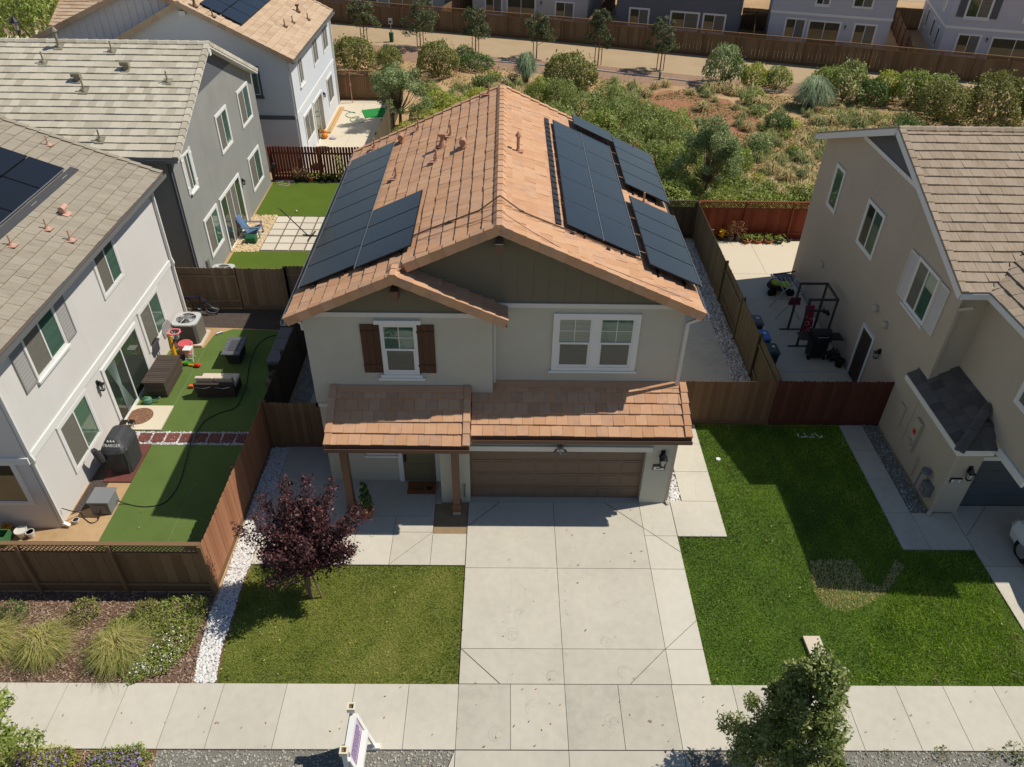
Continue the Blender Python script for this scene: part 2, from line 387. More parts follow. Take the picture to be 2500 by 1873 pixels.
def panel(par,o,u,v,lu,lv,n=None,hgt=.12):
    o,u,v=Vector(o),Vector(u).normalized(),Vector(v).normalized(); n=u.cross(v)
    if n.z<0: n=-n
    t=MB(); c=o+u*lu/2+v*lv/2+n*hgt; g=.02
    t.m=1; t.obox(c,u*(lu/2-g/2),v*(lv/2-g/2),n*.018)
    t.m=0; t.obox(c+n*.0195,u*(lu/2-g),v*(lv/2-g),n*.0035,random.random())
    return t.build('solar_panel',[M_['panel'],M_['pframe']],par)
def vent(par,p,kind,m,n=Z,ax=(1,0,0),s=1):
    p=Vector(p); t=MB(); n=Vector(n).normalized(); ax=Vector(ax).normalized(); b=n.cross(ax)
    if kind!='flat': t.obox(p+n*.045,ax*.17*s,b*.17*s,n*.008,.4)
    t.lathe([(.11*s,.03),(.07*s,.09),(.05*s,.12)],p,10)
    if kind=='pipe': t.tube([p,p+Z*.42*s],.032*s,8)
    elif kind=='tall': t.tube([p,p+Z*.62*s],.06*s,8); t.lathe([(.09*s,.58*s),(.12*s,.62*s),(.06*s,.72*s),(.001,.8*s)],p,10)
    elif kind=='hood':  # half-barrel dormer vent
        t.tube([p,p+Z*.2*s],.09*s,10); q=p+Z*.24*s; t.tube([q-ax*.17*s,q+ax*.17*s],.105*s,12)
    elif kind=='cap':
        t.lathe([(.16*s,.03),(.07*s,.22*s),(.06*s,.36*s)],p,12); q=p+Z*.42*s; t.obox(q,ax*.11*s,b*.11*s,(n*.5+Z*.5)*.05*s,.6)
    return t.build('roof_vent',m,par)
def pipe(par,pts,r,m,name='downspout'):
    t=MB()
    for a,b in zip(pts[:-1],pts[1:]): t.bar(a,b,r*2,r*1.6,up=(0,1,.01) if abs((Vector(b)-Vector(a)).normalized().z)>.8 else (0,0,1))
    return t.build(name,m,par)
def gutter(par,p0,p1,out,m,w=.11,h=.12):
    p0,p1=Vector(p0),Vector(p1); out=Vector(out).normalized(); d=(p1-p0); t=MB(); e=Z*h
    t.obox((p0+p1)/2+out*.006-e/2,d/2,out*.006,e/2); t.obox((p0+p1)/2+out*w-e/2,d/2,out*.006,e/2)
    t.obox((p0+p1)/2+out*(w/2)-e*.97,d/2,out*(w/2-.007),Z*.004)
    t.m=0
    return t.build('gutter',m,par)
def lantern(par,p,n,s=1.0,name='wall_lamp'):
    p,n=Vector(p),Vector(n); u=Z.cross(n); t=MB()
    t.obox(p+Z*.36*s+n*.02,u*.06*s,n*.02,Z*.1*s); t.bar(p+Z*.4*s+n*.03,p+Z*.44*s+n*.15*s,.03,.03)
    c=p+n*.15*s
    for a,b in ((-1,-1),(1,-1),(1,1),(-1,1)): t.bar(c+u*.06*s*a+n*.06*s*b,c+u*.085*s*a+n*.085*s*b+Z*.27*s,.014,.014)
    t.obox(c,u*.075*s,n*.075*s,Z*.012); t.obox(c+Z*.29*s,u*.11*s,n*.11*s,Z*.015); t.lathe([(.11*s,.3*s),(.04*s,.42*s),(.001,.46*s)],c,4)
    o=t.build(name,M_['black'],par); g=MB(); g.lathe([(.05*s,.015),(.07*s,.27*s)],c,8); g.build('lamp_glass',mat('frosted_lamp_glass',[C(190,188,178)],.3),o); return o
# ------------------------------------------------------------------ MAIN HOUSE
def main_house():
    H=thing('tiled_house','two storey beige house with terracotta tile roof, solar panels and taupe garage door','house',(.8,6,0))
    K=.452; RX,RZ=.85,8.42; YB=17.45
    zr=lambda x: RZ-K*abs(x-RX)
    w=MB()
    YM,YP=6.95,6.6
    gx=lambda y: 0
    # main body as gable prism (top follows the roof underside)
    zt=lambda x: zr(x)-.17
    pr=[(-4.15,YM,0),(5.68,YM,0),(5.68,YM,zt(5.68)),(RX,YM,zt(RX)),(-4.15,YM,zt(-4.15))]
    w.prism(pr,(0,10.2,0))
    sx=-1.7
    # popped-out bedroom above the porch
    zs=lambda x: zr(sx)-K*abs(x-sx)-.17
    w.prism([(-4.16,YP,3.02),(.69,YP,3.02),(.69,YP,zs(.69)),(sx,YP,zs(sx)),(-4.16,YP,zs(-4.16))],(0,YM-YP-.003,0))
    w.box(-4.12,-.8,YP+.05,YM-.004,0,3.016)
    # garage block (with door opening: piers + lintel)
    w.box(-.78,.05,5.78,YM-.005,0,2.82); w.box(4.97,5.71,5.78,YM-.005,0,2.82); w.box(.052,4.968,5.78,YM-.005,2.12,2.82)
    w.prism([(5.705,5.79,2.82),(5.705,YM-.006,2.82),(5.705,YM-.006,3.42)],(-.2,0,0))
    w.build('wall',M_['stucco'],H)
    # gable siding
    g=MB(); yb=YM-.012
    zb=6.12
    g.prism([(RX-(RZ-.18-zb)/K,yb,zb),(RX+(RZ-.18-zb)/K,yb,zb),(RX,yb,RZ-.18)],(0,.011,0))
    for i in range(12): 
        x=.9+i*.406; g.box(x,x+.006,yb-.006,yb,zb,min(zt(x),8.2)-.02)
    yq=YP-.012; zb2=6.02
    g.prism([(sx-(zs(sx)-zb2)/K,yq,zb2),(sx+(zs(sx)-zb2)/K,yq,zb2),(sx,yq,zs(sx)-.01)],(0,.011,0))
    g.build('gable_siding',M_['olive'],H)
    b=MB(); b.box(.73,5.66,YM-.05,YM-.013,zb-.11,zb+.02); b.box(-4.18,.69,YP-.05,YP-.013,zb2-.11,zb2+.02)
    b.build('trim_band',M_['trim'],H)
    b=MB(); b.box(-4.19,-3.72,YP-.02,YP+.3,2.93,3.05); b.box(-4.19,-4.125,YP-.02,YM+10.18,2.93,3.05); b.build('belt_course',M_['trim'],H)
    b=MB(); b.box(-4.14,5.7,YM-.004,YM+10.19,-.02,.03); 
    # roof ---------------------------------------------------------------
    r=MB(); cs=math.sqrt(1+K*K); vL=Vector((1,0,K)).normalized(); vR=Vector((-1,0,K)).normalized()
    xl,xr=-4.47,6.07; zl=zr(xl); zz=zr(xr); SL=(RX-xl)*cs; SR=(xr-RX)*cs; yf,yn=6.55,6.2
    vs=(sx-xl)*cs
    r.m=0
    tiles(r,(xl,yn,zl),(0,1,0),vL,YB-yn,SL,clip=lambda v:(0 if v<vs else yf-yn,YB-yn))
    tiles(r,(xr,yf,zz),(0,1,0),vR,YB-yf,SR)
    xe=1.06; zse=zr(sx)-K*(xe-sx)
    tiles(r,(xe,yn,zse),(0,1,0),Vector((-1,0,K)),YM-yn-.02,(xe-sx)*cs,tw=.33)
    ridge(r,(RX,yf-.02,RZ),(RX,YB,RZ)); ridge(r,(sx,yn-.02,zr(sx)),(sx,yf+.2,zr(sx)),ex=.32)
    rake(r,(xl,yn,zl),(sx,yn,zr(sx)),(0,-1,0)); rake(r,(xe,yn,zse),(sx,yn,zr(sx)),(0,-1,0))
    rake(r,(xr,yf,zz),(RX,yf,RZ),(0,-1,0)); rake(r,(sx+.25,yf,zr(sx+.25)),(RX,yf,RZ),(0,-1,0))
    rake(r,(xl,YB,zl),(RX,YB,RZ),(0,1,0)); rake(r,(xr,YB,zz),(RX,YB,RZ),(0,1,0))
    r.m=1
    slab(r,[(xl,yf,zl),(RX,yf,RZ),(RX,YB,RZ),(xl,YB,zl)],.15); slab(r,[(RX+.001,yf,RZ),(xr,yf,zz),(xr,YB,zz),(RX+.001,YB,RZ)],.15)
    slab(r,[(xl,yn+.01,zl),(sx,yn+.01,zr(sx)),(sx,yf-.002,zr(sx)),(xl,yf-.002,zl)],.15); slab(r,[(sx+.001,yn+.01,zr(sx)),(xe,yn+.01,zse),(xe,YM-.03,zse),(sx+.001,YM-.03,zr(sx))],.15)
    # end of the little right slope is dark and open
    roof=r.build('roof',[M_['tile'],M_['brown']],H)
    # lookout beams
    for x,z,y0,y1 in ((RX,7.98,6.56,6.95),(sx,6.84,6.22,6.6)):
        t=MB(); t.box(x-.09,x+.09,y0,y1,z-.26,z); 
        t.m=1; t.box(x-.1,x+.1,y0-.02,y1,z+.003,z+.02); t.build('roof_beam',[M_['brown'],M_['silver'] if x>0 else M_['brown']],H)
    gutter(H,(xl,yn,zl-.04),(xl,YB,zl-.04),(-1,0,0),M_['silver']); gutter(H,(xr,yf,zz-.04),(xr,YB,zz-.04),(1,0,0),M_['silver'])
    pipe(H,[(xr+.05,6.72,zz-.16),(5.76,6.86,5.62),(5.76,6.86,3.55)],.045,M_['trim'])
    pipe(H,[(1.0,6.72,5.78),(.74,6.9,5.62),(.74,6.9,3.45)],.04,M_['trim']); pipe(H,[(xl-.05,6.72,zl-.16),(-4.21,6.72,5.6),(-4.21,6.72,5.4)],.045,M_['trim'])
    pipe(H,[(5.76,5.84,2.86),(5.76,5.84,.12),(5.82,5.7,.06)],.045,M_['stucco_t'])
    # porch roof and garage skirt roof -----------------------------------------
    def skirt(name,x0,x1,ye,ze,yt,zt_,ends):
        q=MB(); v=Vector((0,yt-ye,zt_-ze)); S=v.length; u=Vector((1,0,0))
        tiles(q,(x0,ye,ze),u,v,x1-x0,S-.1,ex=.335,tw=.305)
        vn=v.normalized(); nn=u.cross(vn)
        q.obox(Vector(((x0+x1)/2,yt,zt_))-vn*.1+nn*.025,u*(x1-x0)/2,vn*.1,nn*.012,.1)
        if ends[0]: rake(q,(x0,ye,ze),(x0,yt,zt_),(-1,0,0),ex=.335)
        if ends[1]: rake(q,(x1,ye,ze),(x1,yt,zt_),(1,0,0),ex=.335)
        q.m=1; slab(q,[(x0,ye,ze),(x1,ye,ze),(x1,yt,zt_),(x0,yt,zt_)],.12)
        q.box(x0,x1,ye+.006,ye+.03,ze-.2,ze-.03)
        return q.build(name,[M_['tile'],M_['brown']],H)
    skirt('porch_roof',-3.68,.08,5.06,2.88,YP-.002,3.68,(1,1)); skirt('garage_roof',.13,6.0,5.42,2.92,YM-.002,3.61,(0,1))
    gutter(H,(-3.7,5.06,2.84),(.1,5.06,2.84),(0,-1,0),M_['brown']); gutter(H,(.16,5.42,2.88),(6.03,5.42,2.88),(0,-1,0),M_['brown'])
    for x in (-3.32,-.32):
        t=MB(); t.box(x-.1,x+.1,5.3,5.5,.3 if x>-1 else .02,2.5); t.box(x-.125,x+.125,5.275,5.525,.14 if x>-1 else .012,.42 if x>-1 else .3)
        t.build('porch_post',M_['brown'],H)
    t=MB(); t.box(-.43,-.21,5.29,5.51,0,.139); t.build('post_footing',M_['stucco_t'],H)
    t=MB(); t.box(-3.62,.02,5.3,5.5,2.5,2.73); t.build('porch_beam',M_['brown'],H)
    # windows ---------------------------------------------------------------
    X=(1,0,0)
    y=YM-.001
    t=MB()
    for a,b_,c,d in ((2.27,4.55,4.02,4.13),(2.27,4.55,5.70,5.84),(2.27,2.40,4.13,5.70),(3.29,3.50,4.13,5.70),(4.40,4.55,4.13,5.70)): t.box(a,b_,y-.05,y,c,d)
    t.box(2.2,4.6,y-.08,y,3.96,4.018)
    big=t.build('window_surround',M_['white'],H)
    for x in (2.40,3.50): win(H,(x,y,4.13),X,.89 if x<3 else .9,1.57,'sash',trim=0,inner=('blind_g','blind_t') if x>3 else ('blind_g','blind_w'))
    y=YP-.001
    win(H,(-2.16,y,4.15),X,.85,1.5,'sash',trim=.05,sill=0,inner=('blind_g','blind_t'))
    t=MB(); t.box(-2.34,-1.14,y-.09,y,5.71,5.83); t.build('window_header',M_['white'],H); t=MB(); t.box(-2.3,-1.18,y-.07,y,4.0,4.09); t.box(-2.36,-1.12,y-.1,y,3.93,4.0); t.build('window_ledge',M_['white'],H)
    shutter(H,(-2.72,y,4.14),X,.49,1.53,M_['shutter']); shutter(H,(-1.28,y,4.14),X,.47,1.53,M_['shutter'])
    yd=YP+.05
    win(H,(-2.9,yd,1.2),X,.68,1.1,'sash',trim=.09,inner=('blind_g','blind_t'))
    # front door
    d=MB(); d.m=1; d.box(-2.09,-1.95,yd-.05,yd,.02,2.16); d.box(-1.0,-.86,yd-.05,yd,.02,2.16); d.box(-1.95,-1.0,yd-.05,yd,2.05,2.16); d.box(-1.95,-1.0,yd-.06,yd,.012,.045)
    d.m=0; d.box(-1.945,-1.005,yd-.02,yd,.046,2.045)
    for i in range(2):
        for j,(a,b_) in enumerate(((.15,.75),(.85,1.45),(1.55,1.9))):
            x0=-1.85+i*.41; d.box(x0,x0+.33,yd-.032,yd-.02,a,b_); d.box(x0+.05,x0+.28,yd-.04,yd-.032,a+.05,b_-.05)
    do=d.build('front_door',[M_['door'],M_['white']],H)
    t=MB(); t.box(-1.91,-1.85,yd-.06,yd-.02,.85,1.1); t.tube([(-1.88,yd-.05,.86),(-1.88,yd-.1,.9),(-1.88,yd-.1,1.05),(-1.88,yd-.05,1.08)],.014,6); t.box(-1.92,-1.84,yd-.05,yd-.02,1.18,1.3); t.build('handle',M_['black'],do)
    t=MB(); t.box(-2.3,-2.22,yd-.03,yd,.98,1.06); t.build('doorbell',M_['black'],H)
    # garage door
    d=MB(); gy=5.98
    d.box(.05,4.97,gy,gy+.05,.03,2.13)
    for r_ in range(4):
        z0=.05+r_*.52
        for c in range(8):
            x0=.1+c*.608; d.box(x0,x0+.56,gy-.012,gy,z0+.06,z0+.46); d.box(x0+.06,x0+.5,gy-.02,gy-.012,z0+.12,z0+.4)
        d.box(.05,4.97,gy-.004,gy,z0+.505,z0+.515)
    d.build('garage_door',M_['garage'],H)
    t=MB(); t.box(-.03,5.11,5.71,5.78,2.12,2.29); t.build('garage_lintel',M_['trim'],H)
    t=MB(); p=Vector((2.55,5.70,2.3)); t.lathe([(.09,0),(.09,.04),(.05,.07)],p+V(0,-.02,.0),12); t.ball(p+V(0,-.1,.02),.06); t.tube([p+V(0,-.05,.03),p+V(-.12,-.12,0)],.018); t.tube([p+V(0,-.05,.03),p+V(.12,-.12,0)],.018)
    t.tube([p+V(-.1,-.1,.01),p+V(-.17,-.2,-.06)],[.03,.055],10); t.tube([p+V(.1,-.1,.01),p+V(.17,-.2,-.06)],[.03,.055],10); t.tube([p+V(0,-.1,.0),p+V(0,-.16,-.12)],.03,8); t.build('security_light',M_['metal'],H)
    lantern(H,(5.42,5.78,1.68),(0,-1,0),1.0)
    t=MB(); t.box(5.2,5.54,5.74,5.78,1.40,1.60); pl=t.build('number_plaque',M_['black'],H)
    t=MB(); t.box(5.225,5.515,5.735,5.74,1.42,1.545); t.build('plaque_face',M_['white'],pl); text('plaque_digits','441',.12,frame((5.37,5.732,1.483),(1,0,0),(0,0,1)),M_['black'],pl)
    # hose bib by the right porch post
    t=MB(); t.tube([(-.1,5.72,.75),(-.1,5.72,.3),(-.04,5.72,.25)],.02); t.tube([(-.1,5.78,.75),(-.1,5.72,.75)],.03); t.build('hose_tap',M_['metal'],H)
    # ---- solar panels
    u=Vector((0,1,0)); nR=Vector((K,0,1)).normalized()
    P=lambda x,y: (x,y,zr(x))
    for c,x in enumerate((3.47,4.46)):
        for i in range(5): panel(H,P(x,8.03+i*1.575),u,vR,1.57,.975*cs,hgt=.13)
    for i in range(4): panel(H,P(6.05,7.6+i*1.06),u,vR,1.055,1.44*cs,hgt=.22); panel(H,P(6.05,12.72+i*1.045),u,vR,1.04,1.44*cs,hgt=.22)
    panel(H,P(4.62,16.2),u,vR,1.0,1.42*cs,hgt=.22)
    for i in range(8): panel(H,P(-4.28,7.38+i*1.087),u,vL,1.08,1.53*cs,hgt=.14)
    for i in range(3): panel(H,P(-2.72,7.2+i*1.12),u,vL,1.11,1.45*cs,hgt=.14)
    t=MB(); 
    for x,y0,y1 in ((2.43,8.05,16.0),):
        c=Vector(((x-.1),(y0+y1)/2,zr(x-.1)))+nR*.06; t.obox(c,(0,(y1-y0)/2,0),vR*.075,nR*.012)
        k=int((y1-y0)/.4)
        for i in range(k): q=Vector((x-.1,y0+.2+i*.4,zr(x-.1)))+nR*.08; t.obox(q,(0,.012,0),vR*.08,nR*.01)
    t.build('array_skirt',M_['black'],H)
    t=MB()
    for x,y0,y1,sd in ((3.0,7.9,16.0,1),(4.0,7.9,16,1),(4.95,7.5,11.9,1),(5.7,7.5,11.9,1),(4.95,12.6,17,1),(5.7,12.6,17,1),(-3.9,7.3,16.1,-1),(-3.1,7.3,16.1,-1),(-2.4,7.15,10.6,-1),(-1.6,7.15,10.6,-1)):
        n_=Vector((K*sd,0,1)).normalized(); t.obox(Vector((x,(y0+y1)/2,zr(x)))+n_*.07,(0,(y1-y0)/2,0),Vector((-sd,0,K)).normalized()*.02,n_*.03)
    t.build('mounting_rail',M_['black'],H)
    for x in (3.47,4.46):  # silver strips on the row seams paint the sun glint of the frame edges
        for i in range(1,5):
            t=MB(); y=8.02+i*1.575; t.obox(Vector((x-.49,y,zr(x-.49)))+nR*.14,(0,.006,0),vR*.53,nR*.008); t.build('panel_edge_and_glint_strip',M_['silver'],H)
    for i,(x,y0,y1,sd,hh) in enumerate(((6.06,7.6,11.84,1,.235),(6.06,12.72,16.9,1,.235),(3.475,8.03,15.9,1,.145),(-4.285,7.38,16.05,-1,.155),(-2.735,7.2,16.05,-1,.155),(4.47,8.03,15.9,1,.145))):
        t=MB(); n_=Vector((K*sd,0,1)).normalized(); t.obox(Vector((x,(y0+y1)/2,zr(x)))+n_*hh,(0,(y1-y0)/2,0),Vector((-sd,0,K)).normalized()*.008,n_*.014); t.build('panel_edge_and_glint_strip',M_['silver'],H)
    # ---- roof vents
    nL=Vector((-K,0,1))
    for x,y,k in ((-2.38,12.75,'pipe'),(-2.04,16.56,'pipe'),(-.78,14.49,'pipe'),(-1.0,13.83,'cap'),(-.31,12.92,'hood'),(-1.12,12.74,'pipe'),(-3.65,16.76,'pipe'),(-2.6,16.1,'hood'),(.4,17.1,'pipe'),(1.35,11.9,'tall'),(5.26,12.3,'pipe'),(5.66,17.2,'pipe')):
        vent(H,P(x,y),k,M_['terra'],nL if x<RX else nR,(0,1,0) if k=='hood' else (1,0,0),.78 if k=='tall' else .95)
    # ---- conduits
    t=MB(); f=lambda x,y,e=.07: Vector((x,y,zr(x)+e))
    pts=[f(-1.35,7.95),f(-1.0,7.96),f(.33,7.84),f(.85,7.93,.2),f(1.41,7.84),f(2.69,7.94),f(3.65,7.99),f(4.6,8.1)]
    t.tube(pts,.013,5); t.tube([p+V(0,-.05,0) for p in pts],.01,5)
    t.tube([f(-1.2,7.55),f(-.3,7.4),f(.4,7.25),f(.85,7.05,.2),f(1.6,6.95),f(2.4,6.7),f(3.6,6.75),f(4.75,6.85,.07),f(5.8,6.9)],.008,5)
    t.build('roof_cable',M_['brown'],H)
    t=MB()
    for x in (1.41,2.69,3.65,-.4): t.obox(f(x,7.86,.06),(.05,0,-.02),(0,.03,0),(0,0,.02))
    t.build('cable_clip',M_['black'],H)
    return H
main_house()
# ------------------------------------------------------------------ the setting
def inpoly(px,py,poly):
    r=np.zeros(px.shape,bool); n=len(poly); j=n-1
    for i in range(n):
        xi,yi=poly[i]; xj,yj=poly[j]
        if yi!=yj: r^=((yi>py)!=(yj>py))&(px<(xj-xi)*(py-yi)/(yj-yi)+xi)
        j=i
    return r
def sample(poly,n):
    a=np.array(poly); lo=a.min(0); hi=a.max(0); area=0
    xs=[];ys=[];c=0
    bb=(hi-lo).prod(); ar=abs(sum(poly[i][0]*poly[i-1][1]-poly[i-1][0]*poly[i][1] for i in range(len(poly))))/2
    m=int(n*ar*bb/max(ar,1e-6)); x=RNG.uniform(lo[0],hi[0],m); y=RNG.uniform(lo[1],hi[1],m); k=inpoly(x,y,poly); return x[k],y[k]
def snoise(x,y,f,seed=0):
    r=np.random.default_rng(seed); s=0
    for i in range(6):
        a=r.uniform(0,6.28); ff=f*r.uniform(.6,1.8); s=s+np.sin(ff*(x*np.cos(a)+y*np.sin(a))+r.uniform(0,6.28))
    return s/6
def sheet(name,poly,z,m,tags=ST,tone=.5):
    t=MB(); t.face([(x,y,z) for x,y in poly],tone); return t.build(name,m,**tags)
def slabs(name,rects,z,m,joints=(),th=.06,tags=ST,gap=.006):
    """rects: (x0,x1,y0,y1[,tone]); joints: (x0,y0,x1,y1,width) thin dark grooves"""
    t=MB()
    for r in rects:
        x0,x1,y0,y1=r[:4]; t.box(x0+gap,x1-gap,y0+gap,y1-gap,z-th,z,r[4] if len(r)>4 else random.random())
    t.m=1
    for x0,x1,y0,y1 in [r[:4] for r in rects]: t.face([(x0-.001,y0-.001,z-.012),(x1+.001,y0-.001,z-.012),(x1+.001,y1+.001,z-.012),(x0-.001,y1+.001,z-.012)])
    for x0,y0,x1,y1,w in joints:
        d=Vector((x1-x0,y1-y0,0)).normalized(); s=Vector((-d.y,d.x,0))*w/2; a,b=Vector((x0,y0,z+.003)),Vector((x1,y1,z+.003))
        t.face([a-s,b-s,b+s,a+s])
    return t.build(name,[m,M_['joint']],**tags)
soil=mat('dry_soil',[C(132,104,74),C(166,136,100),C(188,158,120),C(150,112,78)],.98,n1=(.16,.7),n2=(3,.25),bump=(25,.4,.03),spec=.1)
BIG=400
sheet('ground',[(-BIG,-BIG),(BIG,-BIG),(BIG,BIG),(-BIG,BIG)],0,soil)
asphalt=mat('asphalt',[C(86,86,86),C(106,106,104)],.9,n1=(.5,.4),n2=(60,.2),bump=(150,.2,.006))
sheet('road',[(-150,-13.5),(150,-13.5),(150,-3.55),(-150,-3.55)],.012,asphalt)
kb=MB(); kb.box(-150,-.3,-3.55,-3.38,-.05,.11); kb.box(5.3,150,-3.55,-3.38,-.05,.11); kb.build('kerb',M_['concrete'],**ST)
# far kerb and pavement across the street
slabs('pavement_opposite',[(-60+i*3,-57+i*3,-15.6,-13.9) for i in range(40)],.06,M_['concrete'])
sheet('lawn_opposite',[(-60,-30),(60,-30),(60,-15.7),(-60,-15.7)],.02,mat('plain_lawn',[C(70,92,40),C(100,120,56)],.95,n1=(2,.6)))
# pavement
sx_=[-24,-22.6,-21.2,-19.8,-18.4,-17,-15.7,-14.4,-13.1,-11.8,-10.4,-9.0,-7.62,-6.45,-5.42,-3.97,-2.4,-1.15,0,1.2,2.46,3.7,4.95,6.37,7.65,8.94,10.2,11.32,12.5,13.8,15.1,16.4,17.7,19,20.4]
tn_=lambda x: .12 if 0<=x<1.1 or 2.4<x<4.9 else (.5 if 1.1<x<2.4 else random.uniform(.5,.85))
slabs('pavement',[(a,b,-1.55,-.004,tn_(a)) for a,b in zip(sx_[:-1],sx_[1:])],.05,M_['concrete'])
# driveway of the tiled house
dj=[(0,.93,.95,0.01,.02),(3.97,5.77,4.96,4.82,.018),(.91,5.77,.02,4.84,.018),(4.0,.01,4.96,.93,.014)]
slabs('driveway',[(0,2.46,0,.93,.45),(2.46,4.97,0,.93,.4),(0,2.46,.93,3.37,.6),(2.46,4.97,.93,3.37,.5),(0,2.46,3.37,5.78,.5),(2.46,4.97,3.37,5.78,.45),
   (4.97,5.89,0,.93,.95),(4.97,5.89,.93,3.36,1),(4.97,5.89,3.36,4.52,.9),(4.97,5.89,4.52,5.78,.8),(.05,4.97,5.78,6.05,.3)],.052,M_['concrete'],dj+[(4.98,4.81,5.88,3.94,.014),(4.98,.94,5.88,1.75,.012)])
slabs('driveway_apron',[(0,2.46,-3.4,-1.56,.3),(2.46,4.95,-3.4,-1.56,.35)],.048,M_['concrete'])
ap=MB(); ap.prism([(-.62,-3.4,0),(-.01,-3.4,0),(-.01,-1.56,0)],(0,0,.046)); ap.prism([(4.96,-3.4,0),(5.6,-3.4,0),(4.96,-1.56,0)],(0,0,.046)); ap.build('apron_flare',M_['concrete'],**ST)
# entry path and porch floor
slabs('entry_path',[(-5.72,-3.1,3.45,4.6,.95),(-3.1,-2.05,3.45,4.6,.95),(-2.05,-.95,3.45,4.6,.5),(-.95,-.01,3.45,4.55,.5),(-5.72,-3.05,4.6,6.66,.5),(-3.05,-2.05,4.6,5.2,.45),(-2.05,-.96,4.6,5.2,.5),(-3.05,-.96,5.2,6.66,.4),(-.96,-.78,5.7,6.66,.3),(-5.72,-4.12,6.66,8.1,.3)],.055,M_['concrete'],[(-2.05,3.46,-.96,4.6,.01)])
sheet('bare_soil_patch',[(-.95,4.56),(-.01,4.56),(-.01,5.77),(-.95,5.77)],.016,mat('sandy_soil',[C(126,108,80),C(164,142,108)],.98,n1=(4,.5),bump=(60,.4,.02)))
# walkway on the right of the garage
slabs('side_walkway',[(5.9,7.29,4.51,5.86,.8),(6.25,7.29,5.86,7.1,.75),(6.25,7.29,7.1,8.36,.8),(5.73,7.29,8.36,9.3,.7)],.05,M_['concrete'])
slabs('side_yard_floor',[(5.72,9.15,9.42,11.5,.1),(5.72,9.15,11.5,14,.15),(5.72,9.15,14,17,.2),(5.72,9.15,17,20,.2),(5.72,9.15,20,22.8,.2)],.05,M_['concrete'])
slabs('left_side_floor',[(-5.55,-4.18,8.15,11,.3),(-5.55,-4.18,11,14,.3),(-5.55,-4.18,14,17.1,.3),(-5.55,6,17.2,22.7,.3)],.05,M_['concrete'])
# neighbour's walk and driveway on the right
slabs('neighbour_walk',[(12.08,12.85,4.08,5.45,.2),(12.85,14.05,4.08,5.45,.25),(12.08,12.85,5.45,6.8,.2),(12.08,12.85,6.8,8.1,.3),(12.08,12.85,8.1,9.35,.25)],.05,M_['concrete'])
slabs('neighbour_driveway',[(14.06,16.5,3.5,5.75,.2),(16.5,19.2,3.5,5.75,.2),(14.06,16.5,0,3.5,.7),(16.5,19.2,0,3.5,.7),(14,19.2,-3.4,-1.56,.3)],.051,M_['concrete'],[(14.1,4.6,15.2,5.74,.015)])
slabs('neighbour_patio',[(9.92,13.4,9.5,12.3,.1),(9.92,13.4,12.3,13.9,.2),(9.92,13.4,13.9,15.3,.2),(9.92,13.4,15.3,17.3,.3),(9.92,13.4,17.3,19.4,.6),(9.92,12.4,19.4,22.5,.7),(12.4,18,19.4,22.5,.8)],.05,M_['patio'])
# left yards
turf=mat('artificial_turf',[C(72,92,44),C(94,114,58),C(114,134,72)],.9,n1=(1.1,.28),n2=(55,.5),bump=(110,.7,.02),spec=.15)
turf2=mat('bright_artificial_turf',[C(66,86,26),C(86,106,36),C(104,124,48)],.9,n1=(.9,.28),n2=(55,.4),bump=(110,.7,.02),spec=.15)
sheet('turf',[(-10.12,2.68),(-6.42,2.68),(-6.42,8.16),(-10.08,8.16)],.02,turf); sheet('turf',[(-11.3,8.82),(-6.42,8.82),(-6.42,14.5),(-8,14.7),(-9.4,14.75),(-10.0,14.3),(-10.1,13.5),(-11.3,13.4)],.02,turf)
t_=MB()
for i in range(1): t_.box(-10.06,-10.045,10.1,13.4,.02,.026); t_.box(-8.22,-8.21,2.7,8.1,.02,.024)
t_.build('turf_seam',mat('turf_seam',[C(104,134,84)],.9),**ST)
slabs('door_slab',[(-11.3,-10.03,8.84,10.07,.8)],.06,M_['patio'])
mulch_d=mat('dark_mulch',[C(48,42,38),C(84,76,70),C(116,108,100)],.98,n1=(24,.8),n2=(3,.2),bump=(40,.8,.04),spec=.1)
sheet('mulch_bed_dark',[(-11.3,14.9),(-9.5,14.85),(-8,14.75),(-6.4,14.6),(-6.4,16.2),(-11.3,16.2)],.012,mulch_d); sheet('mulch_bed_dark',[(-11.3,5.2),(-10.75,5.6),(-10.75,8.2),(-11.3,8.2)],.012,mulch_d)
sheet('turf',[(-11.15,24.62),(-6.35,24.62),(-6.35,28.75),(-11.2,28.75)],.02,turf2); sheet('turf',[(-11.1,16.5),(-6.35,16.5),(-6.35,21.0),(-11.1,21.0)],.02,turf2)
sheet('paver_gravel',[(-10.02,21.02),(-6.35,21.02),(-6.35,24.6),(-10.02,24.6)],.014,mat('dark_gravel_gap',[C(70,62,50),C(110,100,84),C(150,138,118)],.95,n1=(40,.8)))
peb=mat('tan_pebble_bed',[C(150,120,80),C(196,166,120),C(222,204,170),C(184,140,90)],.9,n1=(14,.9),bump=(30,.8,.04))
sheet('pebble_bed',[(-11.2,20.95),(-10.03,20.95),(-10.03,24.7),(-11.2,24.7)],.014,peb)
slabs('back_door_slab',[(-11.2,-10.1,21.9,23.1,.9)],.04,M_['patio'])
slabs('back_patio',[(-9.95,-8.3,29.1,35.5,.7),(-8.3,-6,29.1,35.5,.8),(-9.95,-8.3,35.5,41.6,.8),(-8.3,-6,35.5,41.6,.9),(-9.95,-6,41.6,42.3,.2)],.05,M_['patio'])
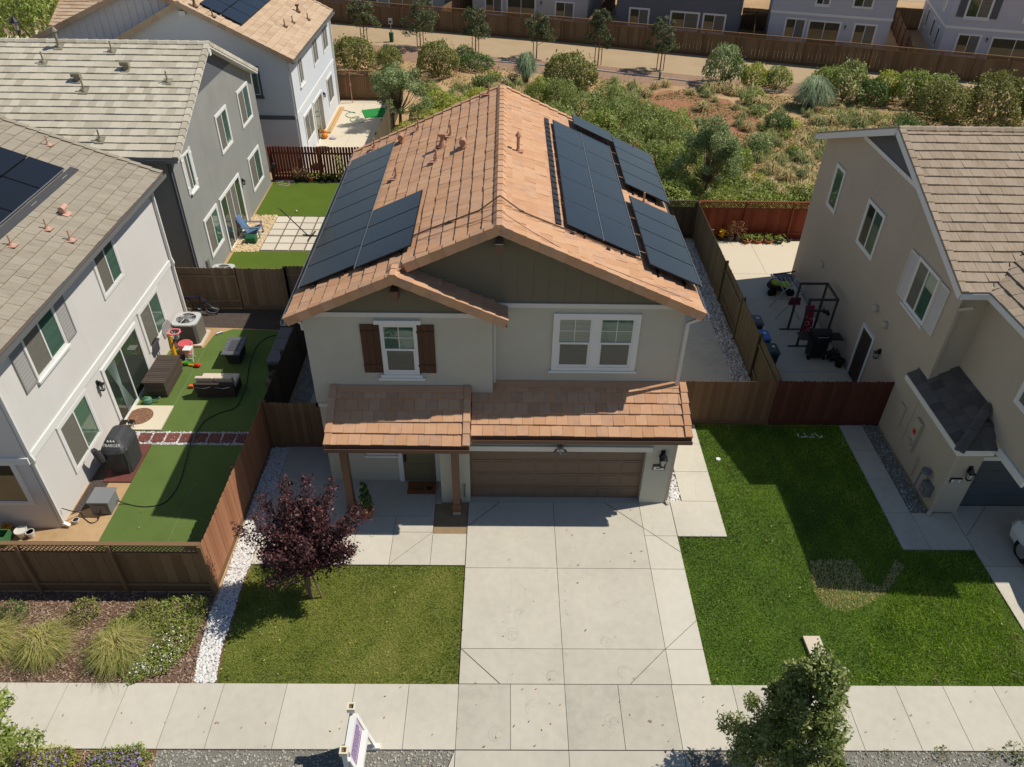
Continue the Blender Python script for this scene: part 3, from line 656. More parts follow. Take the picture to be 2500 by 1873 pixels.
# open land behind
E0=Vector((5.86,58.8,0)); EE=Vector((.960,-.279,0)); EN=Vector((.279,.960,0))
def RW(s,v,z=0): return E0+EE*s+EN*v+Z*z
trail=mat('decomposed_granite',[C(156,133,100),C(174,151,118),C(184,162,130)],.98,n1=(.5,.5),n2=(8,.2),bump=(50,.2,.01))
t=MB(); pts=[RW(-40,-7.2),RW(-20,-6.6),RW(-6,-6.9),RW(4,-6.6),RW(14,-6.9),RW(24,-5.6),RW(50,-5)]+[RW(50,-1.2),RW(20,-1.3),RW(0,-1.3),RW(-40,-1.0)]
t.face([(p.x,p.y,.008) for p in pts]); t.build('trail',trail,**ST)
mulch_r=mat('reddish_mulch',[C(104,78,62),C(138,108,88),C(168,140,118),C(150,106,80)],.98,n1=(9,.8),n2=(.5,.2),bump=(26,.7,.04),spec=.1)
t=MB(); pts=[RW(-40,-10.5),RW(-6,-10.2),RW(10,-9.8),RW(22,-8.8),RW(50,-8)]+[RW(50,-4.99),RW(24,-5.59),RW(14,-6.89),RW(4,-6.59),RW(-6,-6.89),RW(-20,-6.59),RW(-40,-7.19)]
t.face([(p.x,p.y,.006) for p in pts]); t.build('trail_mulch',mulch_r,**ST)
sheet('mulch_slope',[(9.5,37.5),(12,34.5),(15.5,35.5),(17.5,39),(16.2,43.5),(12.5,45.5),(9.5,43.2)],.01,mat('red_bark_slope',[C(120,78,54),C(156,110,80),C(182,142,108)],.98,n1=(4,.8),n2=(30,.2),bump=(26,.6,.04)))
sheet('road_behind',[tuple(RW(-60,27))[:2],tuple(RW(90,27))[:2],tuple(RW(90,38))[:2],tuple(RW(-60,38))[:2]],.01,mat('pale_road',[C(168,150,126)],.95,n1=(.5,.2)))
sheet('lawn_behind',[tuple(RW(20,40))[:2],tuple(RW(60,40))[:2],tuple(RW(60,52))[:2],tuple(RW(20,52))[:2]],.012,mat('plain_lawn',[C(70,92,40)]))
sheet('pavement_far',[(-60,47),(-31,47),(-31,62),(-60,74)],.012,M_['patio'])
sheet('planting_bed_far',[(-70,60),(-38.5,57.5),(-38,66),(-70,80)],.02,mulch_r)
# ------------------------------------------------------------------ grass blades, gravel, mulch (uncountable)
def blades(name,poly,dens,h,w,tonef,m,z=.01,tags=SF,lean=.5,base=None):
    x,y=sample(poly,dens); n=len(x); x=x+RNG.normal(0,.012,n); y=y+RNG.normal(0,.012,n)
    a=RNG.uniform(0,6.28,n); hh=h*RNG.uniform(.6,1.3,n); l=RNG.normal(0,lean,n)*hh; b=a+RNG.normal(0,.6,n)+1.57
    dx=np.cos(a)*w/2; dy=np.sin(a)*w/2
    v=np.empty((n,3,3)); v[:,0]=np.stack([x-dx,y-dy,np.full(n,z)],1); v[:,1]=np.stack([x+dx,y+dy,np.full(n,z)],1)
    v[:,2]=np.stack([x+np.cos(b)*l,y+np.sin(b)*l,z+hh],1)
    f=np.arange(n*3).reshape(n,3); t=np.clip(tonef(x,y)+RNG.normal(0,.13,n),0,1); mi=np.zeros(n,int)
    bs=np.array([(px,py,z) for px,py in poly]); 
    return npmesh(name,v.reshape(-1,3),f,t,m,mi=mi,**tags)
lawn1=mat('mown_lawn',[C(80,108,32),C(124,144,50),C(160,168,72),C(192,188,112)],.9,tone=.95,spec=.15,trans=.25)
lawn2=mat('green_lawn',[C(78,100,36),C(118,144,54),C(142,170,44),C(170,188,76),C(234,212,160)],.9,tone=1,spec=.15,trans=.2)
base1=mat('lawn_thatch',[C(84,94,36),C(124,126,60)],.95,n1=(1.2,.5),n2=(50,.3),bump=(80,.6,.02)); base2=mat('lawn_thatch_green',[C(54,76,24),C(88,112,38)],.95,n1=(1,.5),n2=(50,.3),bump=(80,.6,.02))
LP=[(-5.6,-.015),(.015,-.015),(.015,3.46),(-5.68,3.43),(-5.75,3.0),(-5.7,1.5),(-5.72,1.0)]
sheet('lawn_soil',LP,.012,base1)
def tf1(x,y): return np.clip(.52+.85*snoise(x,y,1.5,3)+.5*snoise(x,y,4.5,4)+.2*snoise(x,y,12,14)-.3*((y<.25)|(x>-.25)|(y>3.2)),0,.95)
blades('lawn',LP,1900,.05,.016,tf1,lawn1)
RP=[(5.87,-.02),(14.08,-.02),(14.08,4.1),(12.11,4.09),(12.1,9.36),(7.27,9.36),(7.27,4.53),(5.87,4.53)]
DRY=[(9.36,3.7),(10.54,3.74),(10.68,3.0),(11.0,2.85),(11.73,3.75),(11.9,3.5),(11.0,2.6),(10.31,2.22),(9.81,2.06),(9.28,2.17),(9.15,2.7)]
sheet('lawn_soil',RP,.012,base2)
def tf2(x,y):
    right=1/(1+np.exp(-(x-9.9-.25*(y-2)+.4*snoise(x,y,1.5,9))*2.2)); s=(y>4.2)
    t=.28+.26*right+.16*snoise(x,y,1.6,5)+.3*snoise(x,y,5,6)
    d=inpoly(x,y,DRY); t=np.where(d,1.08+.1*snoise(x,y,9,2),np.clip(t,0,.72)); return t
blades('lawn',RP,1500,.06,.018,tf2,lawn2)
# coarse tufts in the rough half of the right lawn
blades('lawn_tufts',[(9.6,.1),(13.5,.1),(13.7,1.4),(13.9,3.4),(11.9,3.4),(10.9,2.2),(10.2,1.4)],600,.11,.02,lambda x,y:np.clip(.42+.35*snoise(x,y,4,12),0,.72),lawn2,lean=.7)
def stones(name,poly,dens,r,m,z=.012,tags=SF,toneb=(.3,1)):
    x,y=sample(poly,dens); n=len(x)
    base=np.array([(1,0,0),(0,1,0),(-1,0,0),(0,-1,0),(0,0,1)],float); fc=np.array([(0,1,4),(1,2,4),(2,3,4),(3,0,4)])
    s=r*RNG.uniform(.6,1.4,(n,1,1))*RNG.uniform(.7,1.3,(n,5,1)); a=RNG.uniform(0,6.28,n); ca,sa=np.cos(a)[:,None],np.sin(a)[:,None]
    P=base[None]*s; q=P.copy(); q[:,:,0]=P[:,:,0]*ca-P[:,:,1]*sa; q[:,:,1]=P[:,:,0]*sa+P[:,:,1]*ca
    q[:,:,0]+=x[:,None]+RNG.normal(0,r*.2,(n,5)); q[:,:,1]+=y[:,None]+RNG.normal(0,r*.2,(n,5)); q[:,:,2]+=z+RNG.uniform(0,r*.6,(n,1))
    f=(fc[None]+np.arange(n)[:,None,None]*5).reshape(-1,3); t=np.repeat(RNG.uniform(*toneb,n),4)
    return npmesh(name,q.reshape(-1,3),f,t,m,**tags)
wst=mat('white_marble_chip',[C(140,134,126),C(206,203,198),C(230,229,226)],.8,tone=1)
gst=mat('grey_gravel_stone',[C(104,103,96),C(146,144,134),C(186,182,170)],.9,tone=1)
wb=mat('white_gravel_bed',[C(120,118,114),C(176,174,170)],.95,n1=(40,.6)); gb=mat('grey_gravel_bed',[C(92,90,82),C(132,129,118),C(160,156,144)],.95,n1=(45,.7),n2=(2,.2),bump=(70,.8,.03))
GP=[(-6.16,.03),(-5.66,.03),(-5.78,1.0),(-5.76,1.5),(-5.8,3.0),(-5.74,3.5),(-5.74,8.08),(-6.28,8.08),(-6.3,2.5),(-6.36,1.9),(-6.28,.9)]
sheet('white_gravel_bed',GP,.008,wb); stones('white_gravel',GP,1300,.027,wst)
GQ=[(-6.2,8.2),(-5.57,8.2),(-5.57,16.1),(-6.2,16.1)]; sheet('white_gravel_bed',GQ,.008,wb); stones('white_gravel',GQ,300,.04,gst)
GT=[(5.73,5.82),(6.23,5.87),(6.23,8.34),(5.73,8.34)]; sheet('white_gravel_bed',GT,.008,wb); stones('white_gravel',GT,700,.035,wst)
GR=[(9.17,9.5),(9.78,9.5),(9.78,22.6),(9.17,22.6)]; sheet('pale_gravel_bed',GR,.01,wb); stones('pale_gravel',GR,420,.045,wst,toneb=(0,.7))
GH=[(12.87,5.47),(13.38,5.47),(13.38,9.4),(12.87,9.4)]; sheet('dark_gravel_bed',GH,.008,gb); stones('dark_gravel',GH,260,.03,gst)
for P in ([(-6.4,-3.36),(-.64,-3.36),(-.02,-1.552),(-6.4,-1.552)],[(4.98,-1.552),(5.62,-3.36),(16,-3.36),(16,-1.552)]):
    sheet('parkway_gravel_bed',P,.008,gb); stones('parkway_gravel',P,300,.022,gst)
sheet('fence_pebble_strip',[(-11.1,28.72),(-6.35,28.72),(-6.35,28.98),(-11.1,28.98)],.012,wst)
PV=[(-10.85,8.18),(-7.0,8.18),(-6.5,8.22),(-6.5,8.8),(-10.85,8.8)]; sheet('paver_pebble_bed',PV,.012,wb); stones('paver_pebbles',PV,500,.022,wst,z=.014)
stones('pebbles',[(-11.2,20.95),(-10.03,20.95),(-10.03,24.7),(-11.2,24.7)],240,.05,peb)
# mulch chips in the front bed
mul=mat('front_mulch',[C(96,74,60),C(128,102,84)],.98,n1=(20,.6),bump=(40,.6,.03)); chip=mat('mulch_chip',[C(84,62,48),C(132,106,88),C(184,162,142)],.95,tone=1)
def chips(name,poly,dens,L=.07,z=.012):
    x,y=sample(poly,dens); n=len(x); a=RNG.uniform(0,3.14,n); l=L*RNG.uniform(.5,1.4,n)/2; w=RNG.uniform(.006,.014,n)
    dx,dy=np.cos(a)*l,np.sin(a)*l; px,py=-np.sin(a)*w,np.cos(a)*w; z1=z+RNG.uniform(0,.03,n); z2=z+RNG.uniform(0,.03,n)
    v=np.stack([np.stack([x-dx-px,y-dy-py,z1],1),np.stack([x+dx-px,y+dy-py,z2],1),np.stack([x+dx+px,y+dy+py,z2+.004],1),np.stack([x-dx+px,y-dy+py,z1+.004],1)],1)
    return npmesh(name,v.reshape(-1,3),np.arange(n*4).reshape(n,4),RNG.uniform(0,1,n),chip,**SF)
FB=[(-24,.02),(-6.2,.02),(-6.3,1),(-6.38,1.9),(-6.38,2.55),(-24,2.55)]
sheet('mulch_bed',FB,.008,mul); chips('mulch',[(-13,.02),(-6.2,.02),(-6.3,1),(-6.38,1.9),(-6.38,2.55),(-13,2.55)],420)
PB=[(-24,-3.36),(-6.42,-3.36),(-6.42,-1.57),(-24,-1.57)]; sheet('mulch_bed',PB,.008,mul); chips('mulch',[(-11,-2.4),(-6.42,-2.4),(-6.42,-1.57),(-11,-1.57)],420)
sheet('lawn_edging',[(-5.66,.03),(-5.61,.02),(-5.73,1.0),(-5.71,1.5),(-5.76,3.0),(-5.69,3.44),(-5.73,3.44),(-5.8,3.0),(-5.76,1.5),(-5.78,1.0)],.02,M_['brown'])

# faint tyre scuffs and drips on the concrete, dry leaves blown about
def film(name,col,op):
    m=screen_mat(name,col,op); return m
q_=random.Random(17); t=MB()
def arc(x,y,r,a0,a1,w):
    n=7
    for i in range(n):
        a=a0+(a1-a0)*i/n; b=a0+(a1-a0)*(i+1)/n
        t.face([(x+(r-w)*math.cos(a),y+(r-w)*math.sin(a),.0565),(x+(r+w)*math.cos(a),y+(r+w)*math.sin(a),.0565),(x+(r+w)*math.cos(b),y+(r+w)*math.sin(b),.0565),(x+(r-w)*math.cos(b),y+(r-w)*math.sin(b),.0565)])
for cx,cy in ((1.54,1.89),(2.2,.19),(1.25,1.3),(3.6,1.1),(3.9,.3),(.9,-1.2),(3.5,-.9),(1.7,-.6),(4.1,2.2)):
    for k in range(3): arc(cx+q_.uniform(-.05,.05),cy+q_.uniform(-.03,.03),.08+.05*k,q_.uniform(0,2),q_.uniform(3,5.5),.012)
for k in range(26):
    cx,cy=q_.uniform(.3,4.7),q_.uniform(.2,5.0)
    if q_.random()<.45: cx=q_.choice([1.25,3.7])+q_.uniform(-.3,.3)
    for j in range(q_.randint(1,4)): arc(cx+q_.uniform(-.1,.1),cy+q_.uniform(-.1,.1),q_.uniform(.006,.03),0,6.28,q_.uniform(.004,.012))
t.build('driveway_scuffs',film('tyre_scuff',C(96,92,84),.085),**ST)
x=[];y=[]
for poly,n in ((LP,3),(RP,1.6),([(0,-1.5),(5,-1.5),(5,5.7),(0,5.7)],1.2),([(-10,-1.5),(14,-1.5),(14,0),(-10,0)],1.6),([(-6.4,-3),(0,-3),(0,-1.6),(-6.4,-1.6)],9),([(5,-3),(14,-3),(14,-1.6),(5,-1.6)],9),([(-10,2.7),(-6.5,2.7),(-6.5,14),(-10,14)],1.2)):
    a,b=sample(poly,n); x+=list(a); y+=list(b)
x=np.array(x); y=np.array(y); n=len(x); a=RNG.uniform(0,6.28,n); s_=RNG.uniform(.015,.035,n); z=np.full(n,.07)
v=np.stack([np.stack([x+s_*np.cos(a+k*1.57)*(1 if k%2 else .5),y+s_*np.sin(a+k*1.57)*(1 if k%2 else .5),z+RNG.uniform(0,.02,n)],1) for k in range(4)],1)
npmesh('leaf_litter',v.reshape(-1,3),np.arange(n*4).reshape(n,4),RNG.uniform(0,1,n),mat('dry_leaf',[C(112,84,54),C(168,138,92),C(204,186,140)],.9,tone=1),**SF)
# ------------------------------------------------------------------ neighbouring houses
def gable_roof_x(H,x0,x1,yc,zr_,half,k,m,ex,tw,back=True,over=.0,capm=None,th=.16,fm='white',rk=(1,1)):
    """ridge along X at y=yc"""
    r=MB(); cs=math.sqrt(1+k*k); ze=zr_-k*half; L=x1-x0; v=Vector((0,1,k))
    tiles(r,(x0,yc-half,ze),(1,0,0),v,L,half*cs,ex=ex,tw=tw); 
    if back: tiles(r,(x0,yc+half,ze),(1,0,0),Vector((0,-1,k)),L,half*cs,ex=ex,tw=tw)
    ridge(r,(x1,yc,zr_),(x0,yc,zr_),k=k)
    for s in (-1,1):
        if rk[0]: rake(r,(x0,yc+s*half,ze),(x0,yc,zr_),(-1,0,0),ex=ex,drop=.08)
        if rk[1]: rake(r,(x1,yc+s*half,ze),(x1,yc,zr_),(1,0,0),ex=ex,drop=.08)
    r.m=1
    slab(r,[(x0,yc-half,ze),(x1,yc-half,ze),(x1,yc,zr_),(x0,yc,zr_)],th); slab(r,[(x0,yc+.001,zr_),(x1,yc+.001,zr_),(x1,yc+half,ze),(x0,yc+half,ze)],th)
    return r.build('roof',[m,M_[fm]],H)
def gable_roof_y(H,y0,y1,xc,zr_,hl,hr,k,m,ex,tw,th=.16,fm='brown',sides='lr',rk=(1,1)):
    r=MB(); cs=math.sqrt(1+k*k)
    for s,h in ((1,hr),(-1,hl)):
        if h<=0: continue
        ze=zr_-k*h; xe=xc+s*h
        tiles(r,(xe,y0,ze),(0,1,0),Vector((-s,0,k)),y1-y0,h*cs,ex=ex,tw=tw)
        if rk[0]: rake(r,(xe,y0,ze),(xc,y0,zr_),(0,-1,0),ex=ex)
        if rk[1]: rake(r,(xe,y1,ze),(xc,y1,zr_),(0,1,0),ex=ex,drop=.1)
        r.m=1; slab(r,[(xe,y0,ze),(xc+s*.001,y0,zr_),(xc+s*.001,y1,zr_),(xe,y1,ze)],th); r.m=0
    ridge(r,(xc,y0,zr_),(xc,y1,zr_),k=k)
    return r.build('roof',[m,M_[fm]],H)
Y=(0,1,0); YN=(0,-1,0); X=(1,0,0)
def house_white_near():
    H=thing('white_house','white stucco house with grey louvred shutters and weathered grey tile roof, nearest on the left','house',(-14,10,0))
    xw=-11.35; k=.38; xr_=-16.9; ze=5.83; zr_=ze+k*(-10.92-xr_)
    w=MB(); zt=lambda x: ze-k*(x+10.92)-.17 if x>xr_ else zr_-k*(xr_-x)-.17
    w.prism([(-22.3,4.72,0),(xw,4.72,0),(xw,4.72,zt(xw)),(xr_,4.72,zr_-.17),(-22.3,4.72,zt(-22.3))],(0,10.68,0)); w.build('wall',M_['stucco_w'],H)
    gable_roof_y(H,4.3,15.75,xr_,zr_,5.9,xr_*-1-10.92,k,M_['tile_s'],.36,.33)
    f=lambda x: zr_-k*(x-xr_)
    gutter(H,(-10.92,4.3,f(-10.92)-.02),(-10.92,15.75,f(-10.92)-.02),(1,0,0),M_['metal'])
    b=MB(); b.box(xw-.02,xw+.045,4.68,15.42,2.46,2.68); b.box(-22.3,xw-.021,4.675,4.72,2.46,2.68); b.build('belt_course',M_['white'],H)
    y0=xw+.001
    # sliding door, windows
    win(H,(y0,9.1,.1),Y,2.5,2.1,'slide',trim=.11,sill=0,inner=('inside','inside'))
    t=MB()
    for i in range(9): 
        yy=9.62+i*.03; t.tube([(y0+.025,9.35+i*.06,2.1),(y0+.03,9.6+i*.02,1.2),(y0+.03,9.62+i*.06,.25)],.012,4)
    t.build('door_curtain',mat('sage_curtain',[C(150,168,160)],.9),H)
    win(H,(y0,12.1,.92),Y,1.6,1.42,'slide',trim=.11,sill=0); win(H,(y0,6.26,.82),Y,1.6,1.5,'slide',trim=.11,sill=0); win(H,(y0,10.62,4.0),Y,1.32,1.3,'slide',trim=.11,sill=0)
    win(H,(y0,6.35,4.02),Y,1.62,1.36,'slide',trim=.05,sill=.1)
    lv=mat('grey_louvre',[C(120,118,114),C(158,156,152)],.7,tone=.8)
    shutter(H,(y0,5.72,3.98),Y,.58,1.42,lv,'louvre'); shutter(H,(y0,8.02,3.98),Y,.58,1.42,lv,'louvre')
    win(H,(-12.65,4.719,1.05),X,.85,1.42,'fix',trim=.1,sill=0,inner=('inside',))
    lantern(H,(xw,8.62,1.85),(1,0,0),.75)
    pipe(H,[(-11.0,4.78,5.7),(-11.28,4.78,5.4),(-11.28,4.78,2.75),(-11.23,4.78,2.55),(-11.28,4.78,2.4),(-11.28,4.78,.15),(-11.1,4.75,.06)],.045,M_['white']); pipe(H,[(-11.0,15.3,5.7),(-11.28,15.33,5.4),(-11.28,15.33,2.75),(-11.23,15.33,2.55),(-11.28,15.33,2.4),(-11.28,15.33,.1)],.045,M_['white'])
    # panels: columns run along the slope
    u=Vector((0,1,0)); v=Vector((-1,0,k)); cs=math.sqrt(1+k*k)
    for i in range(3): 
        for j in range(3): panel(H,(-13.1-j*1.02,12.15-i*1.62,f(-13.1-j*1.02)),u,v,1.6,1.0*cs,hgt=.12)
    for j in range(2): panel(H,(-14.12-j*1.02,13.77-1.62+1.62*0+.0,f(-14.12-j*1.02)),u,v,1.0,.99*cs,hgt=.14) if False else None
    t=MB(); n_=Vector((k,0,1)).normalized()
    t.obox(Vector((-12.95,10.5,f(-12.95)))+n_*.05,(0,3.6,0),v.normalized()*.13,n_*.006); t.build('array_flashing',mat('dark_flashing',[C(72,72,74)],.5,n1=(3,.2)),H)
    t=MB(); t.obox(Vector((-13.09,10.2,f(-13.09)))+n_*.13,(0,3.5,0),v.normalized()*.012,n_*.02); t.build('mounting_rail',M_['silver'],H)
    for x,y,kd in ((-12.15,11.43,'hood'),(-11.5,10.19,'pipe'),(-12.5,9.12,'pipe'),(-14.06,15.0,'pipe'),(-12.17,10.38,'pipe')): vent(H,(x,y,f(x)),kd,M_['pink'],(k,0,1),(0,1,0) if kd=='hood' else (1,0,0),.85)
def house_grey():
    H=thing('grey_house','grey stucco house with pale grey tiled roof and gable wall facing the bright lawn','house',(-16,23,0))
    k=.459; yc=22.75; zr_=8.36; half=5.6; xw=-11.25
    w=MB(); zt=lambda y: zr_-k*abs(y-yc)-.17
    w.prism([(xw,17.4,0),(xw,28.5,0),(xw,28.5,zt(28.5)),(xw,yc,zt(yc)),(xw,17.4,zt(17.4))],(-14,0,0)); w.build('wall',M_['stucco_g'],H)
    g=MB(); zb=6.8; g.prism([(xw+.012,yc-(zt(yc)-zb)/k,zb),(xw+.012,yc+(zt(yc)-zb)/k,zb),(xw+.012,yc,zt(yc)-.01)],(-.011,0,0)); g.build('gable_siding',M_['dkgrey'],H)
    gable_roof_x(H,-25.5,-10.88,yc,zr_,half,k,M_['tile_g'],.36,.32)
    zs=zr_-k*half
    gutter(H,(-25.5,yc-half,zs-.02),(-10.88,yc-half,zs-.02),(0,-1,0),M_['metal'])
    t=MB(); t.box(-11.24,-10.9,yc-.1,yc+.1,7.9,8.1); t.build('roof_beam',M_['white'],H)
    pipe(H,[(-11.3,17.2,5.6),(-11.35,17.34,5.35),(-11.35,17.34,.1)],.045,M_['dkgrey'])
    x=xw+.001
    for y,z,wd,h in ((18.95,.92,1.5,1.5),(25.6,.92,1.72,1.48),(22.6,3.95,1.38,1.47),(25.85,3.95,1.55,1.47)): win(H,(x,y,z),Y,wd,h,'slide',trim=.1,sill=0)
    win(H,(x,21.05,.05),Y,2.75,2.35,'slide',npan=4,trim=.1,sill=0,inner=('inside','blind_g','blind_g','inside'))
    win(H,(x,18.42,3.97),Y,.62,1.4,'slide',trim=.04,sill=.1)
    shutter(H,(x,18.18,3.9),Y,.2,1.56,M_['white']); shutter(H,(x,19.08,3.9),Y,.2,1.56,M_['white'])
    lantern(H,(xw,24.2,1.8),(1,0,0),.6)
    n_=Vector((0,-k,1)); f=lambda y: zr_-k*abs(y-yc)
    for px,py,kd in ((-16.7,22.4,'tall'),(-14.57,22.2,'pipe'),(-17.06,21.6,'flat'),(-13.79,21.3,'hood'),(-15.49,20.7,'hood'),(-15.09,20.2,'pipe'),(-12.04,20.7,'pipe'),(-13.85,17.9,'pipe')):
        vent(H,(px,py,f(py)),kd if kd!='flat' else 'pipe',M_['vgrey'],n_,(1,0,0),1.0)
    t=MB(); t.box(xw,xw+.09,18.1,18.3,.6,1.1); t.build('disconnect_box',M_['metal'],H)
def house_far_white():
    H=thing('white_house','white stucco house with tan tile roof and board and batten gable, upper left','house',(-15,36,0))
    k=.505; xr_=-14.6; zr_=8.33; xw=-9.95
    w=MB(); zt=lambda x: zr_-k*abs(x-xr_)-.17
    w.prism([(-19.25,30.35,0),(xw,30.35,0),(xw,30.35,zt(xw)),(xr_,30.35,zt(xr_)),(-19.25,30.35,zt(-19.25))],(0,11.0,0)); w.build('wall',M_['stucco_b'],H)
    gable_roof_y(H,30.0,40.9,xr_,zr_,5.05,5.05,k,M_['tile_t'],.37,.6)
    k2=.42; x2=-17.5; z2=8.55
    w=MB(); zt2=lambda x: z2-k2*abs(x-x2)-.17
    w.prism([(-24.2,33.0,0),(-11.2,33.0,0),(-11.2,33.0,zt2(-11.2)),(x2,33,zt2(x2)),(-24.2,33.0,zt2(-24.2))],(0,8,0)); w.build('rear_wall',M_['stucco_b'],H)
    t=MB()
    for i in range(30):
        x=-24+i*.4; t.box(x,x+.05,32.975,33.0,3.0,zt2(x)-.02)
    t.build('batten',M_['stucco_b'],H)
    r=gable_roof_y(H,32.6,41.2,x2,z2,6.9,2.7,k2,M_['tile_t'],.37,.6); 
    f=lambda x: zr_-k*abs(x-xr_)
    gutter(H,(-9.55,30,f(-9.55)-.02),(-9.55,40.9,f(-9.55)-.02),(1,0,0),M_['metal'])
    b=MB(); b.box(xw-.02,xw+.04,30.32,41.38,2.75,2.95); b.build('belt_course',M_['white'],H); b=MB(); b.box(-19.25,xw-.021,30.31,30.35,2.75,2.95); b.build('belt_course',M_['dkgrey'],H)
    x=xw+.001
    for y,z,wd,h,s in ((32.3,3.95,.85,1.32,.08),(36.0,3.95,1.15,1.3,0),(38.85,3.95,1.3,1.3,0),(32.0,.95,1.85,1.35,0),(38.55,.95,1.55,1.4,0)): win(H,(x,y,z),Y,wd,h,'slide',trim=.1,sill=s,inner=('blind_g','blind_g'))
    win(H,(x,34.4,.06),Y,2.3,2.2,'slide',trim=.1,sill=0,inner=('inside','blind_g'))
    win(H,(-12.5,30.349,4.0),X,.98,1.3,'slide',trim=.1,trimm='dkgrey',inner=('blind_t','blind_t'))
    for yy in (30.42,41.2): pipe(H,[(-9.6,yy,5.6),(-9.88,yy,5.3),(-9.88,yy,.1)],.045,M_['white'])
    lantern(H,(xw,37.2,1.8),(1,0,0),.6)
    t=MB(); t.box(-14.7,-14.4,30.1,30.35,7.75,7.95); t.build('roof_beam',M_['white'],H)
    u=Vector((0,1,0)); v=Vector((-1,0,k)); cs=math.sqrt(1+k*k)
    for j in range(2):
        for i in range(4): panel(H,(-12.1-j*.95,31.0+i*1.6,f(-12.1-j*.95)),u,v,1.58,.93*cs,hgt=.12)
    for px,py,kd in ((-14.0,30.5,'cap'),(-13.2,30.4,'pipe'),(-10.77,34.05,'pipe'),(-10.63,35.25,'pipe'),(-10.2,37,'pipe'),(-10.8,37.4,'cap')): vent(H,(px,py,f(px)),kd,M_['brown'],(k,0,1),(1,0,0),.9)
def house_right():
    H=thing('tan_house','tan stucco house with brown slate tile roof and white louvred shutters, on the right','house',(17,10,0))
    k=.385; yc=13.6; zr_=8.44; half=5.97; xw=13.45
    w=MB(); zt=lambda y: zr_-k*abs(y-yc)-.17
    w.prism([(xw,8.0,0),(xw,19.4,0),(xw,19.4,zt(19.4)),(xw,yc,zt(yc)),(xw,8.0,zt(8.0))],(13,0,0))
    # front wing and garage block
    w.box(14.2,24,5.85,7.997,0,2.9); w.box(14.2,24,3.95,7.998,2.901,6.0); w.box(13.46,14.199,5.52,7.996,0,2.75); w.box(14.23,24,5.7,5.845,2.1,2.9)
    w.box(13.46,14.2,5.5,5.519,0,2.7)
    w.build('wall',M_['stucco_t'],H)
    g=MB(); zb=7.25; a=(zt(yc)-zb)/k
    g.prism([(xw-.012,yc+a,zb),(xw-.012,yc-a,zb),(xw-.012,yc,zt(yc)-.01)],(.011,0,0)); g.build('gable_siding',M_['dkgrey'],H)
    b=MB(); b.box(xw-.05,xw-.013,yc-a-.05,yc+a+.05,zb-.1,zb+.03); b.build('trim_band',M_['white'],H)
    r=MB(); cs=math.sqrt(1+k*k); x0=13.1; ze=zr_-k*half; v=Vector((0,1,k)); ye=yc-half
    # main slope toward the street, cut by the valley of the front wing
    xv=13.87
    def clip(vv):
        d=vv/cs; return (0,(xv-x0)+d)
    tiles(r,(x0,ye,ze),X,v,12,half*cs,ex=.36,tw=.33,clip=lambda vv:(0,min(12,(xv-x0)+max(0,vv/cs)*1.0)))
    tiles(r,(x0,yc+half,ze),X,Vector((0,-1,k)),12,half*cs,ex=.36,tw=.33)
    ridge(r,(25,yc,zr_),(x0,yc,zr_),k=k)
    rake(r,(x0,ye,ze),(x0,yc,zr_),(-1,0,0),drop=.05); rake(r,(x0,yc+half,ze),(x0,yc,zr_),(-1,0,0),drop=.05)
    # wing slope facing left
    tiles(r,(xv,3.8,ze),Y,Vector((1,0,k)),ye-3.8+5,5*cs,ex=.36,tw=.33,clip=lambda vv:(0,ye-3.8+vv/cs))
    r.m=1
    slab(r,[(x0,ye,ze),(xv,ye,ze),(25,ye+10.75*.5,ze+k*10.75*.5),(25,yc,zr_),(x0,yc,zr_)],.1); slab(r,[(x0,yc+.001,zr_),(25,yc+.001,zr_),(25,yc+half,ze),(x0,yc+half,ze)],.1)
    slab(r,[(xv,3.8,ze),(xv+5,3.8,ze+5*k),(xv+5,ye+5,ze+5*k),(xv,ye,ze)],.1)
    r.box(x0-.0,xv,ye-.03,ye-.004,ze-.18,ze-.01); r.box(xv-.03,xv-.004,3.8,ye-.03,ze-.18,ze-.01)
    for s in (-1,1):
        p0=Vector((x0-.025,yc+s*half,ze-.1)); p1=Vector((x0-.025,yc,zr_-.1)); r.bar(p0,p1,.03,.2)
    r.build('roof',[M_['tile_b'],M_['white']],H)
    # skirt roof over the garage corner (hip)
    q=MB(); ks=.75; zk=2.72; xe=13.17; yf=5.2; yb=8.6; S=1.02
    c2=math.sqrt(1+ks*ks)
    tiles(q,(xe,yf,zk),Y,Vector((1,0,ks)),yb-yf,1.02*c2,ex=.34,tw=.31,clip=lambda vv:(vv/c2,yb-yf))
    tiles(q,(xe,yf,zk),X,Vector((0,1,ks)),1.02,.64*c2,ex=.34,tw=.31,clip=lambda vv:(vv/c2,1.02))
    ridge(q,(xe-.02,yf-.02,zk),(xe+1.03,yf+1.03,zk+1.03*ks),k=.3,w=.13,ex=.36,lift=.06)
    q.m=1; q.prism([(xe+.02,yf+.02,zk-.02),(xe+.02,yb-.02,zk-.02),(14.19,yb-.02,zk+1.0*ks-.03),(14.19,yf+1.02,zk+1.0*ks-.03)],(0,0,-.08)); q.prism([(xe+.03,yf+.02,zk-.02),(14.19,yf+.66,zk+.64*ks-.03),(14.19,yf+.02,zk-.02)],(0,0,-.08))
    q.box(xe-.03,xe,yf-.03,yb,zk-.15,zk+.03); q.box(xe+.001,14.13,yf-.03,yf,zk-.15,zk+.03); q.box(14.14,14.199,3.9,yf-.05,zk-.05,zk+.19); q.box(xe,14.54,yb-.001,yb+.025,zk-.1,zk+.75) if False else None
    q.build('garage_roof',[M_['tile_d'],M_['white']],H)
    # windows on the side wall (u runs toward the camera)
    x=xw-.001
